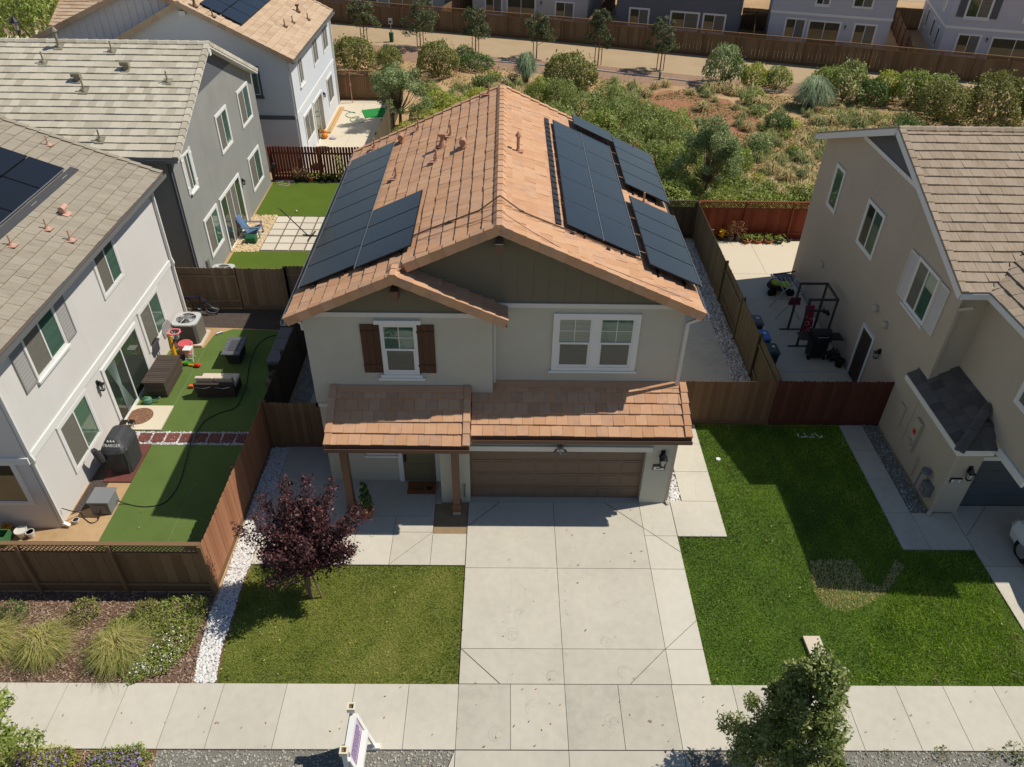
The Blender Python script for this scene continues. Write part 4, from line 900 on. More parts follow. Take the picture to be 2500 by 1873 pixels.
    win(H,(x,17.75,4.1),YN,.72,1.5,'fix',trim=.09,sill=0,inner=('blind_t',)); win(H,(x,14.58,4.13),YN,1.25,1.48,'slide',trim=.09,sill=0,inner=('inside','blind_t'))
    win(H,(x,10.5,4.13),YN,1.25,1.48,'slide',trim=.06,sill=.1,inner=('blind_g','blind_t'))
    win(H,(14.199,5.4,4.3),YN,1.1,1.2,'slide',trim=.1,sill=0)
    lv=mat('white_louvre',[C(196,188,178),C(216,209,200)],.7,tone=.8)
    shutter(H,(x,11.12,4.1),YN,.54,1.54,lv,'louvre'); shutter(H,(x,9.16,4.1),YN,.56,1.54,lv,'louvre')
    d=MB(); d.m=1; d.box(x-.05,x,12.25,12.36,.03,2.15); d.box(x-.05,x,11.34,11.45,.03,2.15); d.box(x-.05,x,11.451,12.249,2.04,2.15)
    d.m=0; d.box(x-.02,x,11.451,12.249,.05,2.039)
    for i in range(3): d.box(x-.03,x-.02,11.52+i*.25,11.70+i*.25,.2,1.9)
    d.build('side_door',[mat('dark_brown_door',[C(66,56,50)],.6),M_['white']],H)
    lantern(H,(xw,10.82,1.75),(-1,0,0),.75)
    for y,z in ((11.9,3.0),(11.05,2.9)): 
        t=MB(); t.ball((xw-.05,y,z),.13,(1,1,1.1),10); t.build('vent_hood',M_['stucco_t'],H)
    t=MB(); t.box(xw-.05,xw,16.6,16.9,1.9,2.1); t.build('wall_vent',M_['stucco_t'],H)
    pipe(H,[(13.6,7.62,5.7),(13.4,7.92,5.45),(13.4,7.92,3.35)],.045,M_['stucco_t']); pipe(H,[(13.25,5.3,2.62),(13.42,5.46,2.45),(13.42,5.46,.15),(13.3,5.35,.06)],.045,M_['stucco_t'])
    t=MB(); t.box(xw-.06,xw,8.35,8.72,.8,1.6); t.build('electric_panel',M_['stucco_t'],H)
    t=MB(); t.box(xw-.1,xw,7.3,7.65,.75,1.85); t.tube([(xw-.1,7.45,1.05),(xw-.2,7.45,1.05)],.11,14); mt=t.build('electric_meter',M_['stucco_t'],H)
    t=MB(); t.face([(xw-.104,7.55,1.35),(xw-.104,7.38,1.35),(xw-.104,7.38,1.52),(xw-.104,7.55,1.52)]); t.build('warning_label',mat('red_label',[C(190,50,46)],.6),mt)
    t=MB(); t.face([(xw-.003,7.25,2.25),(xw-.003,7.05,2.2),(xw-.003,7.05,2.45),(xw-.003,7.25,2.5)]); t.build('warning_label',MATS['red_label'],H)
    t=MB(); t.tube([(xw-.06,6.9,.9),(xw-.06,6.9,.15)],.02); t.build('conduit_pipe',M_['stucco_t'],H)
    t=MB(); t.box(xw-.2,xw,5.78,6.12,.35,.75); t.tube([(xw-.1,6.1,.75),(xw-.1,6.1,.95),(xw-.28,6.2,.95),(xw-.28,6.25,.05)],.03,8); t.tube([(xw-.22,5.95,.55),(xw-.26,5.95,.55)],.11,12); t.tube([(xw-.15,6.2,.95),(xw-.15,6.2,1.06)],.13,12); t.build('gas_meter',mat('grey_meter',[C(118,120,120)],.6),H,bevel=.01)
    t=MB(); t.box(14.27,19.3,5.62,5.7,1.98,2.12); t.build('garage_lintel',M_['white'],H)
    t=MB(); t.box(14.2,19.3,5.78,5.84,0,1.98); 
    for i in range(4): t.box(14.2,19.3,5.77,5.78,.03+.49*i,.47+.49*i)
    t.build('garage_door',mat('charcoal_garage_door',[C(84,88,92)],.5,n1=(1.5,.1)),H)
    lantern(H,(13.95,5.5,1.5),(0,-1,0),.85)
    t=MB(); t.box(13.55,13.87,5.46,5.5,1.28,1.44); pl=t.build('number_plaque',M_['black'],H)
    t=MB(); t.box(13.57,13.85,5.455,5.46,1.295,1.4); t.build('plaque_face',M_['white'],pl); text('plaque_digits','437',.1,frame((13.71,5.452,1.347),(1,0,0),(0,0,1)),M_['black'],pl)
    t=MB(); t.ball((13.8,5.42,2.45),.06); t.build('security_camera',M_['white'],H)
    n_=Vector((0,-k,1)); vent(H,(16.85,11.6,zr_-k*2+.02),'hood',M_['tile_d'],n_,(1,0,0),1.1)
house_white_near(); house_grey(); house_far_white(); house_right()
# ------------------------------------------------------------------ the row behind the trail
def row_house(label,s0,s1,v,m,wins,depth=11,band=None,upper=(),shut=False,side=False):
    H=thing('row_house',label,'house',RW((s0+s1)/2,v+depth/2),'houses in the row behind the long fence')
    w=MB(); w.prism([RW(s0,v,-.2),RW(s1,v,-.2),RW(s1,v+depth,-.2),RW(s0,v+depth,-.2)],(0,0,5.9)); w.build('wall',m,H)
    r=MB(); ov=.4
    for p in ([RW(s0-ov,v-ov,5.7),RW(s1+ov,v-ov,5.7),RW(s1-3,v+depth/2,8),RW(s0+3,v+depth/2,8)],[RW(s1+ov,v+depth+ov,5.7),RW(s0-ov,v+depth+ov,5.7),RW(s0+3,v+depth/2,8),RW(s1-3,v+depth/2,8)],[RW(s0-ov,v+depth+ov,5.7),RW(s0-ov,v-ov,5.7),RW(s0+3,v+depth/2,8)],[RW(s1+ov,v-ov,5.7),RW(s1+ov,v+depth+ov,5.7),RW(s1-3,v+depth/2,8)]): r.face(p)
    r.face([RW(s0-ov,v-ov,5.69),RW(s0-ov,v+depth+ov,5.69),RW(s1+ov,v+depth+ov,5.69),RW(s1+ov,v-ov,5.69)]); r.build('roof',M_['tile_d'],H)
    for a,b,z0,z1,kd in wins:
        win(H,RW(a+.1,v-.001,z0+.08),EE,b-a-.2,z1-z0-.16,'slide',trim=.1,sill=.08 if kd=='s' else 0,inner=('inside','blind_g') if kd!='d' else ('inside','inside'))
    if band:
        t=MB(); t.prism([RW(s0-.04,v-.04,band),RW(s1+.04,v-.04,band),RW(s1+.04,v-.002,band),RW(s0-.04,v-.002,band)],(0,0,.2))
        if side: t.prism([RW(s0-.04,v-.001,band),RW(s0-.003,v-.001,band),RW(s0-.003,v+depth,band),RW(s0-.04,v+depth,band)],(0,0,.2))
        t.build('belt_course',M_['white'],H)
    return H
row_house('grey green stucco house at the left end of the row behind the fence',-24,-12.4,5,mat('grey_green_stucco',[C(148,158,150),C(164,174,166)],.95,n1=(.6,.4)),((-20.8,-19.0,.4,1.9,'w'),(-17.95,-15.1,-.1,2,'d'),(-14.95,-13.5,.4,1.95,'w')))
b_=row_house('pale warm grey stucco house in the row, second from the left',-9.7,.9,5,mat('warm_grey_stucco',[C(176,170,162),C(192,187,179)],.95,n1=(.6,.4)),((-8.55,-6.85,.4,1.95,'w'),(-6.5,-3.75,-.1,2.05,'d'),(-2.05,-.25,.42,1.95,'w')))
lantern(b_,RW(-3.3,5,1.55),(-.279,-.96,0),.6)
row_house('charcoal grey stucco house in the middle of the row',3.43,13.9,5,mat('charcoal_stucco',[C(96,98,104),C(112,114,120)],.95,n1=(.6,.4)),((4.55,6.35,.4,1.9,'w'),(8.1,10.6,.4,1.88,'w'),(10.85,12.8,.35,1.88,'w')))
d_=row_house('light blue grey stucco house with white band, fourth in the row',16.3,25.7,5,mat('blue_grey_stucco',[C(172,174,180),C(188,190,196)],.95,n1=(.6,.4)),((17.55,19.25,.35,2.05,'s'),(19.4,22.0,-.2,2.0,'d'),(22.95,24.75,.28,2.0,'w'),(19.55,20.75,3.1,4.6,'s'),(22.4,24.0,3.12,4.6,'w')),band=2.32,side=True)
lantern(d_,RW(22.3,5,1.5),(-.279,-.96,0),.6)
e_=row_house('lavender grey stucco house with dark shutters at the right end of the row',29.5,42,4,mat('lavender_stucco',[C(176,176,184),C(192,192,199)],.95,n1=(.6,.4)),((30.55,32.3,.38,2.05,'w'),(33.0,36.5,-.1,2.0,'d'),(30.5,32.3,3.15,4.9,'s'),(34.6,36.6,3.15,4.9,'s')),band=2.35,side=True)
for s in (29.95,32.3): shutter(e_,RW(s,3.998,3.2),EE,.55,1.6,M_['dkgrey'])
lantern(e_,RW(32.7,4,1.6),(-.279,-.96,0),.6)
for v,z in ((5.6,.6),(8.2,.7),(11.5,.8),(6,3.2)): win(e_,RW(29.499,v+.7,z),-EN,.7,1.35,'fix',trim=.1,sill=0,inner=('inside',))
# the far roof at the upper left
H5=thing('low_house','low house with tan tile roof beside a bright green shrub, upper left corner','house',(-22,50,0))
w=MB(); w.box(-30.2,-14,47.9,52.2,0,3.1); w.build('wall',M_['stucco_t'],H5)
gable_roof_x(H5,-30.6,-13.8,50.05,4.35,2.6,.45,M_['tile_t'],.37,.6)
# ------------------------------------------------------------------ fences
def fence(label,p0,p1,h,m,front=1,pitch=.145,gap=.006,top='dog',lat=0,posts=2.3,postout=True,rails=True,cap=False,kick=True,off=0,pm=None,step=None,name='wooden_fence'):
    """boards run from p0 to p1; front=+1 -> posts and rails stand on the left-hand side of p0->p1, -1 on the right"""
    p0=Vector((*p0,0)); p1=Vector((*p1,0)); d=p1-p0; L=d.length; d/=L; n=Vector((-d.y,d.x,0))*front
    H=thing(name,label,'fence',(p0+p1)/2)
    hb=h-lat; z0=.2 if kick else .04; t=MB(); k=int(L/pitch); pt=L/k
    for i in range(k):
        a=p0+d*(i*pt+gap/2); b=p0+d*((i+1)*pt-gap/2); tn=random.random(); e=random.uniform(-.004,.004); zz=hb+(random.uniform(-.012,.012) if not lat else -.02)
        f=n*(.006+e); g=n*(-.013+e)
        if top=='dog' and not lat:
            c=min(.03,pt*.25)
            poly=[a+g+Z*z0,b+g+Z*z0,b+g+Z*(zz-c),b-d*c+g+Z*zz,a+d*c+g+Z*zz,a+g+Z*(zz-c)]; t.prism(poly,f-g,tn)
        else: t.prism([a+g+Z*z0,b+g+Z*z0,b+g+Z*zz,a+g+Z*zz],f-g,tn)
    t.build('boards',m,H)
    pm=pm or m
    t=MB()
    if kick: t.bar(p0+Z*.1,p1+Z*.1,.03,.196,tone=.2)
    if rails:
        for z in ((.35,hb-.35) if not lat else (.3,)): t.bar(p0+n*.03+Z*z,p1+n*.03+Z*z,.04,.085,tone=.8)
    if lat:
        t.bar(p0+Z*hb,p1+Z*hb,.07,.04,tone=.4); 
    if lat or cap: t.bar(p0+Z*(h+.012),p1+Z*(h+.012),.12,.035,tone=.7)
    t.build('rail',pm,H)
    if lat:
        t=MB(); q=.11; nn=int(L/q); hh=lat-.03
        for i in range(-3,nn+1):
            for s in (0,1):
                x0,x1=i*q,i*q+hh
                za,zb_=hb+.02,hb+.02+hh
                if x0<0: za+=-x0; x0=0
                if x1>L: zb_-=x1-L; x1=L
                if x1-x0<.04: continue
                A,B=(p0+d*x0,p0+d*x1)
                if s: t.bar(A+Z*zb_+n*.008,B+Z*za+n*.008,.007,.03,up=n,tone=.5) if False else t.bar(p0+d*(L-x0)+Z*za+n*.008,p0+d*(L-x1)+Z*zb_+n*.008,.008,.03,tone=.5)
                else: t.bar(A+Z*za,B+Z*zb_,.008,.03,tone=.4)
        t.build('lattice',pm,H)
    if posts:
        k=max(1,int(round(L/posts)))
        for i in range(k+1):
            c=p0+d*(L*i/k)+n*(.06 if postout else -.06); t=MB(); t.obox(c+Z*(h/2+.004),d*.045,n*.045,Z*(h/2+.004),random.random()); t.build('post',pm,H)
    return H
fence('dark brown fence with lattice top along the mulch bed with ornamental grasses',(-6.42,2.62),(-15.3,2.62),1.8,M_['wood_dark'],front=1,pitch=.27,gap=.012,lat=.3,posts=2.2)
fence('reddish brown fence beside the white gravel strip and the purple plum tree',(-6.4,2.62),(-6.3,8.12),1.8,M_['wood_brown'],front=1,pitch=.2,gap=.004,rails=True,posts=2.7,pm=M_['wood_dark'])
fence('fence coloured dark for shade between the outdoor sofa and the tiled house',(-6.3,8.14),(-6.24,16.25),1.78,M_['wood_shade_dark'],front=1,pitch=.16,posts=2.4)  # shade beside the house is put into the wood colour
fence('dark brown gate and fence between the left neighbour fence and the porch',(-6.26,8.13),(-4.2,8.13),1.8,M_['wood_dark'],front=1,pitch=.14,rails=False,posts=1.4,postout=True)
fence('weathered brown fence behind the bicycle and the air conditioner',(-12.4,16.32),(-9.35,16.32),1.8,M_['wood_old'],front=-1,posts=2.9)
fence('weathered brown fence section set forward, board side facing the lawn',(-9.35,16.2),(-7.5,16.2),1.86,M_['wood_old'],front=1,rails=True,posts=1.8)
fence('weathered brown fence section at the corner by the fence coloured dark for shade',(-7.5,16.32),(-6.3,16.32),1.9,M_['wood_old'],front=-1,posts=1.2)
fence('red stained picket fence with light gaps behind the artificial lawn',(-11.25,29.02),(-6.1,29.02),1.82,M_['wood_red'],front=-1,pitch=.15,gap=.028,posts=2.4)
fence('brown fence along the left edge of the tiled house lot, behind the pavers',(-6.2,16.35),(-6.1,29.0),1.8,M_['wood_old'],front=1,posts=2.4)
fence('grey weathered fence beside the patio with the green mat',(-5.95,29.05),(-5.85,42.4),1.8,M_['wood_grey'],front=1,posts=2.4)
fence('brown fence at the far end of the patio with the green mat',(-10.3,42.45),(-5.9,42.45),1.85,M_['wood_dark'],front=1,lat=.28,posts=2.3)
fence('tan and brown fence gate between garage and lawn, left of the maroon fence',(5.75,9.4),(9.72,9.4),1.8,M_['wood_tan'],front=1,rails=False,posts=0)
fence('dark maroon fence between the tan fence and the tan house',(9.74,9.4),(13.42,9.4),1.82,M_['wood_maroon'],front=1,rails=False,posts=0)
a_=fence('grey green side fence with alternating panels beside the pale gravel',(9.85,9.5),(9.85,12.0),1.8,M_['wood_grey'],front=1,posts=2.4)
fence('grey green flat board fence panel, second from the front of the side fence',(9.8,12.0),(9.8,14.4),1.84,M_['wood_grey'],front=-1,rails=False,posts=2.4)
fence('grey green fence panel with exposed rails, third from the front of the side fence',(9.85,14.4),(9.85,17.2),1.8,M_['wood_grey'],front=1,posts=2.7)
fence('grey green flat board fence panel, farthest of the side fence before the corner',(9.8,17.2),(9.8,22.7),1.84,M_['wood_grey'],front=-1,rails=False,posts=2.7,pm=M_['wood_dark'])
fence('fence with lattice top behind the tiled house, coloured dark for shade',(9.75,22.85),(-6,22.85),1.82,M_['wood_shade_dark'],front=1,lat=.3,pitch=.2,posts=2.4)  # dark wood colour paints the shade behind the house
fence('red stained fence with lattice top behind the potted plants',(18.6,22.85),(9.86,22.85),1.82,M_['wood_red'],front=1,lat=.32,pitch=.2,posts=2.45)
LF=[(-24.5,66.6),(5.7,58.3),(14.3,55.4),(24,52.2),(42,46.4)]
for i,l in enumerate(('long brown fence with lattice top, left section behind the young trail trees','long brown fence with lattice top, section below the charcoal house','long brown fence with lattice top, section below the light blue grey house','long brown fence with lattice top, right section below the lavender house')):
    fence(l,LF[i],LF[i+1],1.9,M_['wood_trail'],front=-1,pitch=.28,lat=.3,posts=2.4,pm=M_['wood_dark'])
for i,(s,v0,v1) in enumerate(((-11,.4,14),(1.9,.4,14),(15.2,.4,9))):
    fence(('dark side fence between the grey green house and the pale house','dark side fence between the pale house and the charcoal house','dark side fence between the charcoal house and the light blue house')[i],tuple(RW(s,v0))[:2],tuple(RW(s,v1))[:2],1.7,M_['wood_dark'],posts=0)
fence('brown fence running back between the light blue house and the lavender house',tuple(RW(27,.4))[:2],tuple(RW(27.2,14))[:2],1.7,M_['wood_tan'],posts=2.5)
fence('dark brown fence closing the gap beside the lavender house',tuple(RW(25.8,14))[:2],tuple(RW(29.4,14))[:2],1.75,M_['wood_dark'],posts=0)
fence('dark brown fence closing the gap beside the charcoal house',tuple(RW(14,9.1))[:2],tuple(RW(16.2,9.1))[:2],1.75,M_['wood_dark'],posts=0)
# ------------------------------------------------------------------ vegetation
def leafm(name,cols,trans=.3,rough=.55): return mat(name,cols,rough,tone=1,trans=trans,spec=.35)
LM=dict(
 plum=leafm('plum_leaf',[C(38,24,28),C(70,42,46),C(104,66,66),C(150,104,96)],.2,.45),
 tree=leafm('laurel_leaf',[C(66,84,38),C(108,122,58),C(146,156,86),C(184,188,130)],.3,.4),
 bright=leafm('bright_leaf',[C(90,110,44),C(130,148,64),C(162,174,88),C(190,198,118)],.35),
 willow=leafm('willow_leaf',[C(92,110,54),C(132,148,76),C(162,172,100),C(190,196,130)],.35),
 yell=leafm('yellow_green_leaf',[C(108,124,38),C(150,164,58),C(184,188,82),C(204,202,112)],.35),
 olive=leafm('olive_leaf',[C(88,106,60),C(128,146,88),C(160,174,116),C(192,200,154)],.25),
 brownish=leafm('brown_green_leaf',[C(84,94,46),C(120,126,64),C(150,150,82),C(170,160,98)],.25),
 dkgreen=leafm('dark_green_leaf',[C(54,78,36),C(82,108,52),C(110,134,70),C(138,156,92)],.25),
 crape=leafm('trail_tree_leaf',[C(54,66,40),C(80,92,56),C(108,118,76),C(136,140,102)],.2),
 straw=leafm('straw_grass',[C(132,116,70),C(170,152,98),C(196,178,126),C(214,198,150)],.3,.8),
 grass=leafm('ornamental_grass',[C(118,130,60),C(162,164,88),C(200,190,120),C(222,206,150)],.35,.8),
 green_grass=leafm('green_bunch_grass',[C(84,100,54),C(120,132,76),C(158,160,102),C(188,180,128)],.3,.8),
 blue=leafm('pampas_grass',[C(92,116,84),C(128,148,112),C(164,178,140),C(188,194,160)],.3,.7),
 flower=mat('white_flower',[C(226,226,232)],.7), purple=mat('purple_flower',[C(120,104,168),C(156,140,196)],.7,tone=1),
 orange=mat('orange_flower',[C(196,96,40)],.7), yflower=mat('yellow_flower',[C(220,180,30)],.7),
)
def quads(P,size,rng,up=.35,asp=.45,outc=None,D=None):
    n=len(P); d=rng.normal(0,1,(n,3)) if D is None else D+rng.normal(0,.45,(n,3)); d/=np.linalg.norm(d,axis=1,keepdims=True)
    q=rng.normal(0,1,(n,3)); q[:,2]+=up*2
    if outc is not None: o=P-outc; o/=np.linalg.norm(o,axis=1,keepdims=True)+1e-6; q+=o*1.2
    w=np.cross(d,q); w/=np.linalg.norm(w,axis=1,keepdims=True)+1e-6
    s=size*rng.uniform(.6,1.35,(n,1))
    nn=np.cross(w,d)
    v=np.stack([P-d*s*.5,P+w*s*asp*.5+nn*s*.06,P+d*s*.5,P-w*s*asp*.5+nn*s*.06],1)
    return v.reshape(-1,3),np.arange(n*4).reshape(n,4)
def clumpy(cl,n,rng,shell=.6):
    """leaf points around clump centres (x,y,z,r)"""
    cl=np.array(cl,float); w=cl[:,3]**2; k=rng.choice(len(cl),n,p=w/w.sum())
    d=rng.normal(0,1,(n,3)); d/=np.linalg.norm(d,axis=1,keepdims=True)
    r=rng.uniform(shell,1,(n,1))**.7*rng.choice([1,1,1,1.15],(n,1)); c=cl[k]
    return c[:,:3]+d*r*c[:,3:4]*np.array([1,1,.85]),k
def make_shrub(r,h,n,size,seed,nc=14,asp=.5,dome=0):
    rng=np.random.default_rng(seed); cl=[]
    for i in range(nc):
        a=rng.uniform(0,6.28); q=rng.uniform(0,1)**.6; z=rng.uniform(.12,.8)*h; lim=r*math.sqrt(max(.08,1-(max(0,z/h-.35)/.75)**2))
        rr=rng.uniform(.22,.42)*r; cl.append((math.cos(a)*q*(lim-rr*.6),math.sin(a)*q*(lim-rr*.6),z,rr))
    cl.append((0,0,h*.45,r*.6)); cl.append((rng.normal(0,.1*r),0,h*.85,r*.28))
    P,k=clumpy(cl,n,rng); P[:,2]=np.abs(P[:,2]-.03)+.03
    ct=rng.uniform(-.16,.16,len(cl)); t=np.clip(.5+ct[k]+rng.normal(0,.2,n),0,1)
    if dome:
        d=rng.normal(0,1,(n,3)); d[:,2]=np.abs(d[:,2])-.25; d/=np.linalg.norm(d,axis=1,keepdims=True)
        L=snoise(d[:,0]*2+d[:,2],d[:,1]*2-d[:,2],2.6,seed); rad=(1+.32*L)*(1-np.abs(rng.normal(0,dome,n)))
        P=np.stack([d[:,0]*rad*r,d[:,1]*rad*r,np.maximum(h*.36+d[:,2]*rad*h*.66,.02)],1); t=np.clip(.5+.35*L+rng.normal(0,.2,n),0,1)
    v,f=quads(P,size,rng,asp=asp,outc=np.array([0,0,h*.35]))
    # sprigs sticking out
    m=n//(40 if dome else 14); a=rng.uniform(0,6.28,m); z=rng.uniform(.4,1.05,m)*h; q=r*np.sqrt(np.clip(1-((z/h-.35)/.8)**2,.05,1))*rng.uniform(.95,1.15,m)
    P2=np.stack([np.cos(a)*q,np.sin(a)*q,z],1); v2,f2=quads(P2,size*1.1,rng,asp=asp)
    t2=np.clip(rng.normal(.65,.2,m),0,1)
    return np.vstack([v,v2]),np.vstack([f,f2+len(v)]),np.concatenate([t,t2])
CACHE={}
def shrub(name,label,cat,x,y,r,h,kind,n=1400,size=.14,group=None,nv=3,asp=.5,stem=True,dome=.1):
    """the first of a variant makes the foliage mesh; later ones share it, scaled"""
    vi=random.randrange(nv); key=(kind,n,size,vi,asp,dome); o=thing(name,label,cat,(x,y,0),group)
    if key not in CACHE:
        v,f,t=make_shrub(1,1.25,n,size,len(CACHE)+50,asp=asp,dome=dome); o.location=(0,0,0); ORG[o.name]=Vector((0,0,0))
        fo=npmesh('foliage',v,f,t,LM[kind],o); CACHE[key]=fo.data; o.location=(x,y,0)
        if 'stem' not in CACHE:
            s=MB()
            for i in range(5): a=i*1.3; s.tube([(0,0,0),(math.cos(a)*.2,math.sin(a)*.2,.3),(math.cos(a)*.45,math.sin(a)*.45,.8)],[.04,.03,.012],5)
            st=s.build('stem',M_['bark'],o); CACHE['stem']=st.data
        else: link(CACHE['stem'],'stem',o,(0,0,0))
    else:
        link(CACHE[key],'foliage',o,(0,0,0)); link(CACHE['stem'],'stem',o,(0,0,0))
    o.scale=(r,r*random.uniform(.9,1.1),h/1.25); o.rotation_euler=(0,0,random.uniform(0,6.28)); return o
def make_tuft(r,h,n,w,seed,arch=.6,core=.12,drop=.75):
    rng=np.random.default_rng(seed); a=rng.uniform(0,6.28,n); e=rng.uniform(0,1,n)**.8
    L=r*(.45+.6*e)*rng.uniform(.7,1.15,n); hh=h*(1.1-drop*e)*rng.uniform(.6,1.1,n); b0=rng.uniform(0,core,n); a0=rng.uniform(0,6.28,n)
    B=np.stack([np.cos(a0)*b0,np.sin(a0)*b0,np.zeros(n)],1); dr=np.stack([np.cos(a),np.sin(a),np.zeros(n)],1); pr=np.stack([-np.sin(a),np.cos(a),np.zeros(n)],1)
    vs=[];fs=[]
    mid=B+dr*(L*.42)[:,None]; mid[:,2]=hh; a2=a+rng.normal(0,.28,n); tip=B+np.stack([np.cos(a2),np.sin(a2),np.zeros(n)],1)*L[:,None]; tip[:,2]=np.maximum(hh*(1-arch*rng.uniform(.5,1.3,n)),.01)
    ww=(w*rng.uniform(.6,1.3,n))[:,None]
    v=np.stack([B-pr*ww*.5,B+pr*ww*.5,mid-pr*ww*.45,mid+pr*ww*.45,tip],1).reshape(-1,3)
    i=np.arange(n)*5; f=np.vstack([np.stack([i,i+1,i+3,i+2],1),np.stack([i+2,i+3,i+4,i+4],1)])
    t=np.clip(.72-.62*e+rng.normal(0,.2,n),0,1) ; t=np.concatenate([t,np.clip(t+.1,0,1)])
    return v,f,t
def tuftmesh(name,v,f,t,m,par):
    # last triangles are degenerate quads: split into tris for a clean mesh
    q=f[f[:,2]!=f[:,3]]; tr=f[f[:,2]==f[:,3]][:,:3]
    tri=np.vstack([q[:,[0,1,2]],q[:,[0,2,3]],tr]); tt=np.concatenate([t[:len(q)],t[:len(q)],t[len(q):]])
    return npmesh(name,v,tri,tt,m,par)
def tuft(name,label,cat,x,y,r,h,kind,n=220,w=.03,group=None,nv=3,arch=.6,drop=.75):
    vi=random.randrange(nv); key=('tuft',kind,n,w,vi,arch,drop); o=thing(name,label,cat,(0,0,0),group)
    if key not in CACHE:
        v,f,t=make_tuft(1,1,n,w/r,len(CACHE)+11,arch,drop=drop); fo=tuftmesh('leaf_blades',v,f,t,LM[kind],o); CACHE[key]=fo.data
    else: link(CACHE[key],'leaf_blades',o,(0,0,0))
    o.location=(x,y,0); o.scale=(r,r,h); o.rotation_euler=(0,0,random.uniform(0,6.28)); return o
# --- purple leaf plum in the front lawn
def plum():
    rng=np.random.default_rng(3); o=thing('plum_tree','purple leaved plum tree with staked trunk on the front lawn','tree',(-3.93,2.45,0))
    b=Vector((-3.93,2.45,0)); fk=Vector((-3.92,2.5,1.15)); t=MB(); t.tube([b,b+V(.02,.03,.6),fk],[.07,.055,.05],8)
    br=MB(); P=[];tn=[];D=[]
    N=46
    for i in range(N):
        a=rng.uniform(0,6.28); el=rng.uniform(-.12,1.35) if i>10 else rng.uniform(1.0,1.4); L=rng.uniform(1.1,1.75) if el<.9 else rng.uniform(1.2,1.9)
        if i<9: a=[2.6,2.0,1.3,.1,.35,3.0,.7,-.2,2.3][i]; el=[1.0,1.25,1.15,.75,.55,.35,.95,.3,1.4][i]; L=[2.2,2.4,2.2,2.3,2.2,1.9,2.1,1.7,2.2][i]
        d=Vector((math.cos(a)*math.cos(el),math.sin(a)*math.cos(el),math.sin(el))); s=fk+V(0,0,rng.uniform(-.15,.35)); cv=Vector((0,0,rng.uniform(.1,.5)))
        pts=[s+d*L*q*.9+cv*q*q for q in (0,.3,.6,1)]; br.tube(pts,[.03,.02,.012,.005],5)
        m=int(640*L/2)
        q=rng.uniform(.18,1,m); c0=np.array(s)+np.outer(q*L*.9,np.array(d))+np.outer(q*q,np.array(cv)); rad=.30*(1-q*.72)+.035
        P.append(c0+rng.normal(0,1,(m,3))*rad[:,None]*.62); tn.append(np.clip(rng.normal(.42,.24,m)+.12*(q-.5),0,1)); D.append(np.repeat(np.array(d)[None],m,0))
    P=np.vstack(P); P[:,2]=np.where(P[:,2]<.5,.5+.3*(P[:,2]-.5),P[:,2]); tn=np.concatenate(tn); v,f=quads(P,.078,rng,asp=.55,D=np.vstack(D)*.4)
    t.build('trunk',M_['bark'],o); br.build('branch',M_['bark'],o); npmesh('crown',v,f,tn,LM['plum'],o)
    for dx,dy in ((.3,-.03),(-.12,.1)): s=MB(); s.tube([(b.x+dx,b.y+dy,0),(b.x+dx*.35,b.y+dy*.5,1.25)],.028,6); s.build('stake',M_['wood_old'],o)
plum()
def cone_tree(name,label,x,y,h,r,z0,kind,n,size,seed,nc=70,trunk=.06,group=None,top=1.0,stakes=0,asp=.42,conic=.75,rrk=1.0):
    rng=np.random.default_rng(seed); o=thing(name,label,'tree',(x,y,0),group); t=MB(); b=Vector((x,y,0))
    t.tube([b,b+V(.02,.01,h*.45),b+V(-.02,.03,h*.9)],[trunk,trunk*.7,.012],8); br=MB(); cl=[]
    for i in range(nc):
        q=rng.uniform(0,1)**.8; z=z0+(h-z0)*q; lim=r*(1-q*conic)*(1 if q>.12 else .75); a=rng.uniform(0,6.28); k=lim*rng.uniform(.4,1.1); rr=rrk*r*rng.uniform(.16,.32)*(1.15-.5*q)
        cl.append((x+math.cos(a)*k,y+math.sin(a)*k,z,rr)); br.tube([(x,y,max(.3,z-k*.5)),(x+math.cos(a)*k*.9,y+math.sin(a)*k*.9,z)],[.018,.006],4)
    cl.append((x,y,h-.1,r*.14))
    P,k=clumpy(cl,n,rng,.25); ct=rng.uniform(-.2,.2,len(cl)); tn=np.clip(.48+ct[k]+rng.normal(0,.2,n),0,1)
    v,f=quads(P,size,rng,asp=asp,outc=np.array([x,y,z0+(h-z0)*.4]))
    t.build('trunk',M_['bark'],o); br.build('branch',M_['bark'],o); npmesh('crown',v,f,tn,LM[kind],o)
    for i in range(stakes): s=MB(); dx=(-.25,.25)[i]; s.tube([(x+dx,y+.05,0),(x+dx,y+.05,1.5)],.035,6); s.build('stake',M_['wood_dark'],o)
    return o
cone_tree('street_tree','leafy green street tree on the parkway gravel right of the driveway',6.55,-2.42,4.6,1.32,.7,'tree',27000,.092,21,nc=130,conic=.8,rrk=.85)
cone_tree('street_tree','bright green street tree at the lower left edge of the photo',-9.25,-2.45,4.1,1.25,.6,'bright',9000,.10,22,nc=60,conic=.5)
tp=[(-10.52,56.66),(-5.86,55.46),(-1.4,54.28),(3.37,52.94),(8.02,51.43),(12.59,50.19)]
for i,(x,y) in enumerate(tp):
    if i==3: continue
tl=['staked young tree by the trail, leftmost of the six, beside the white house','staked young tree by the trail, just right of the sign post','staked young tree by the trail, third from the left','young tree by the trail leaning on a single stake, fourth from the left','tall narrow staked tree by the trail, fifth from the left','staked young tree by the trail, rightmost of the six']
hs=[3.05,3.5,3.3,3.25,3.9,3.6]; rs=[.85,.98,.8,.82,.75,.8]
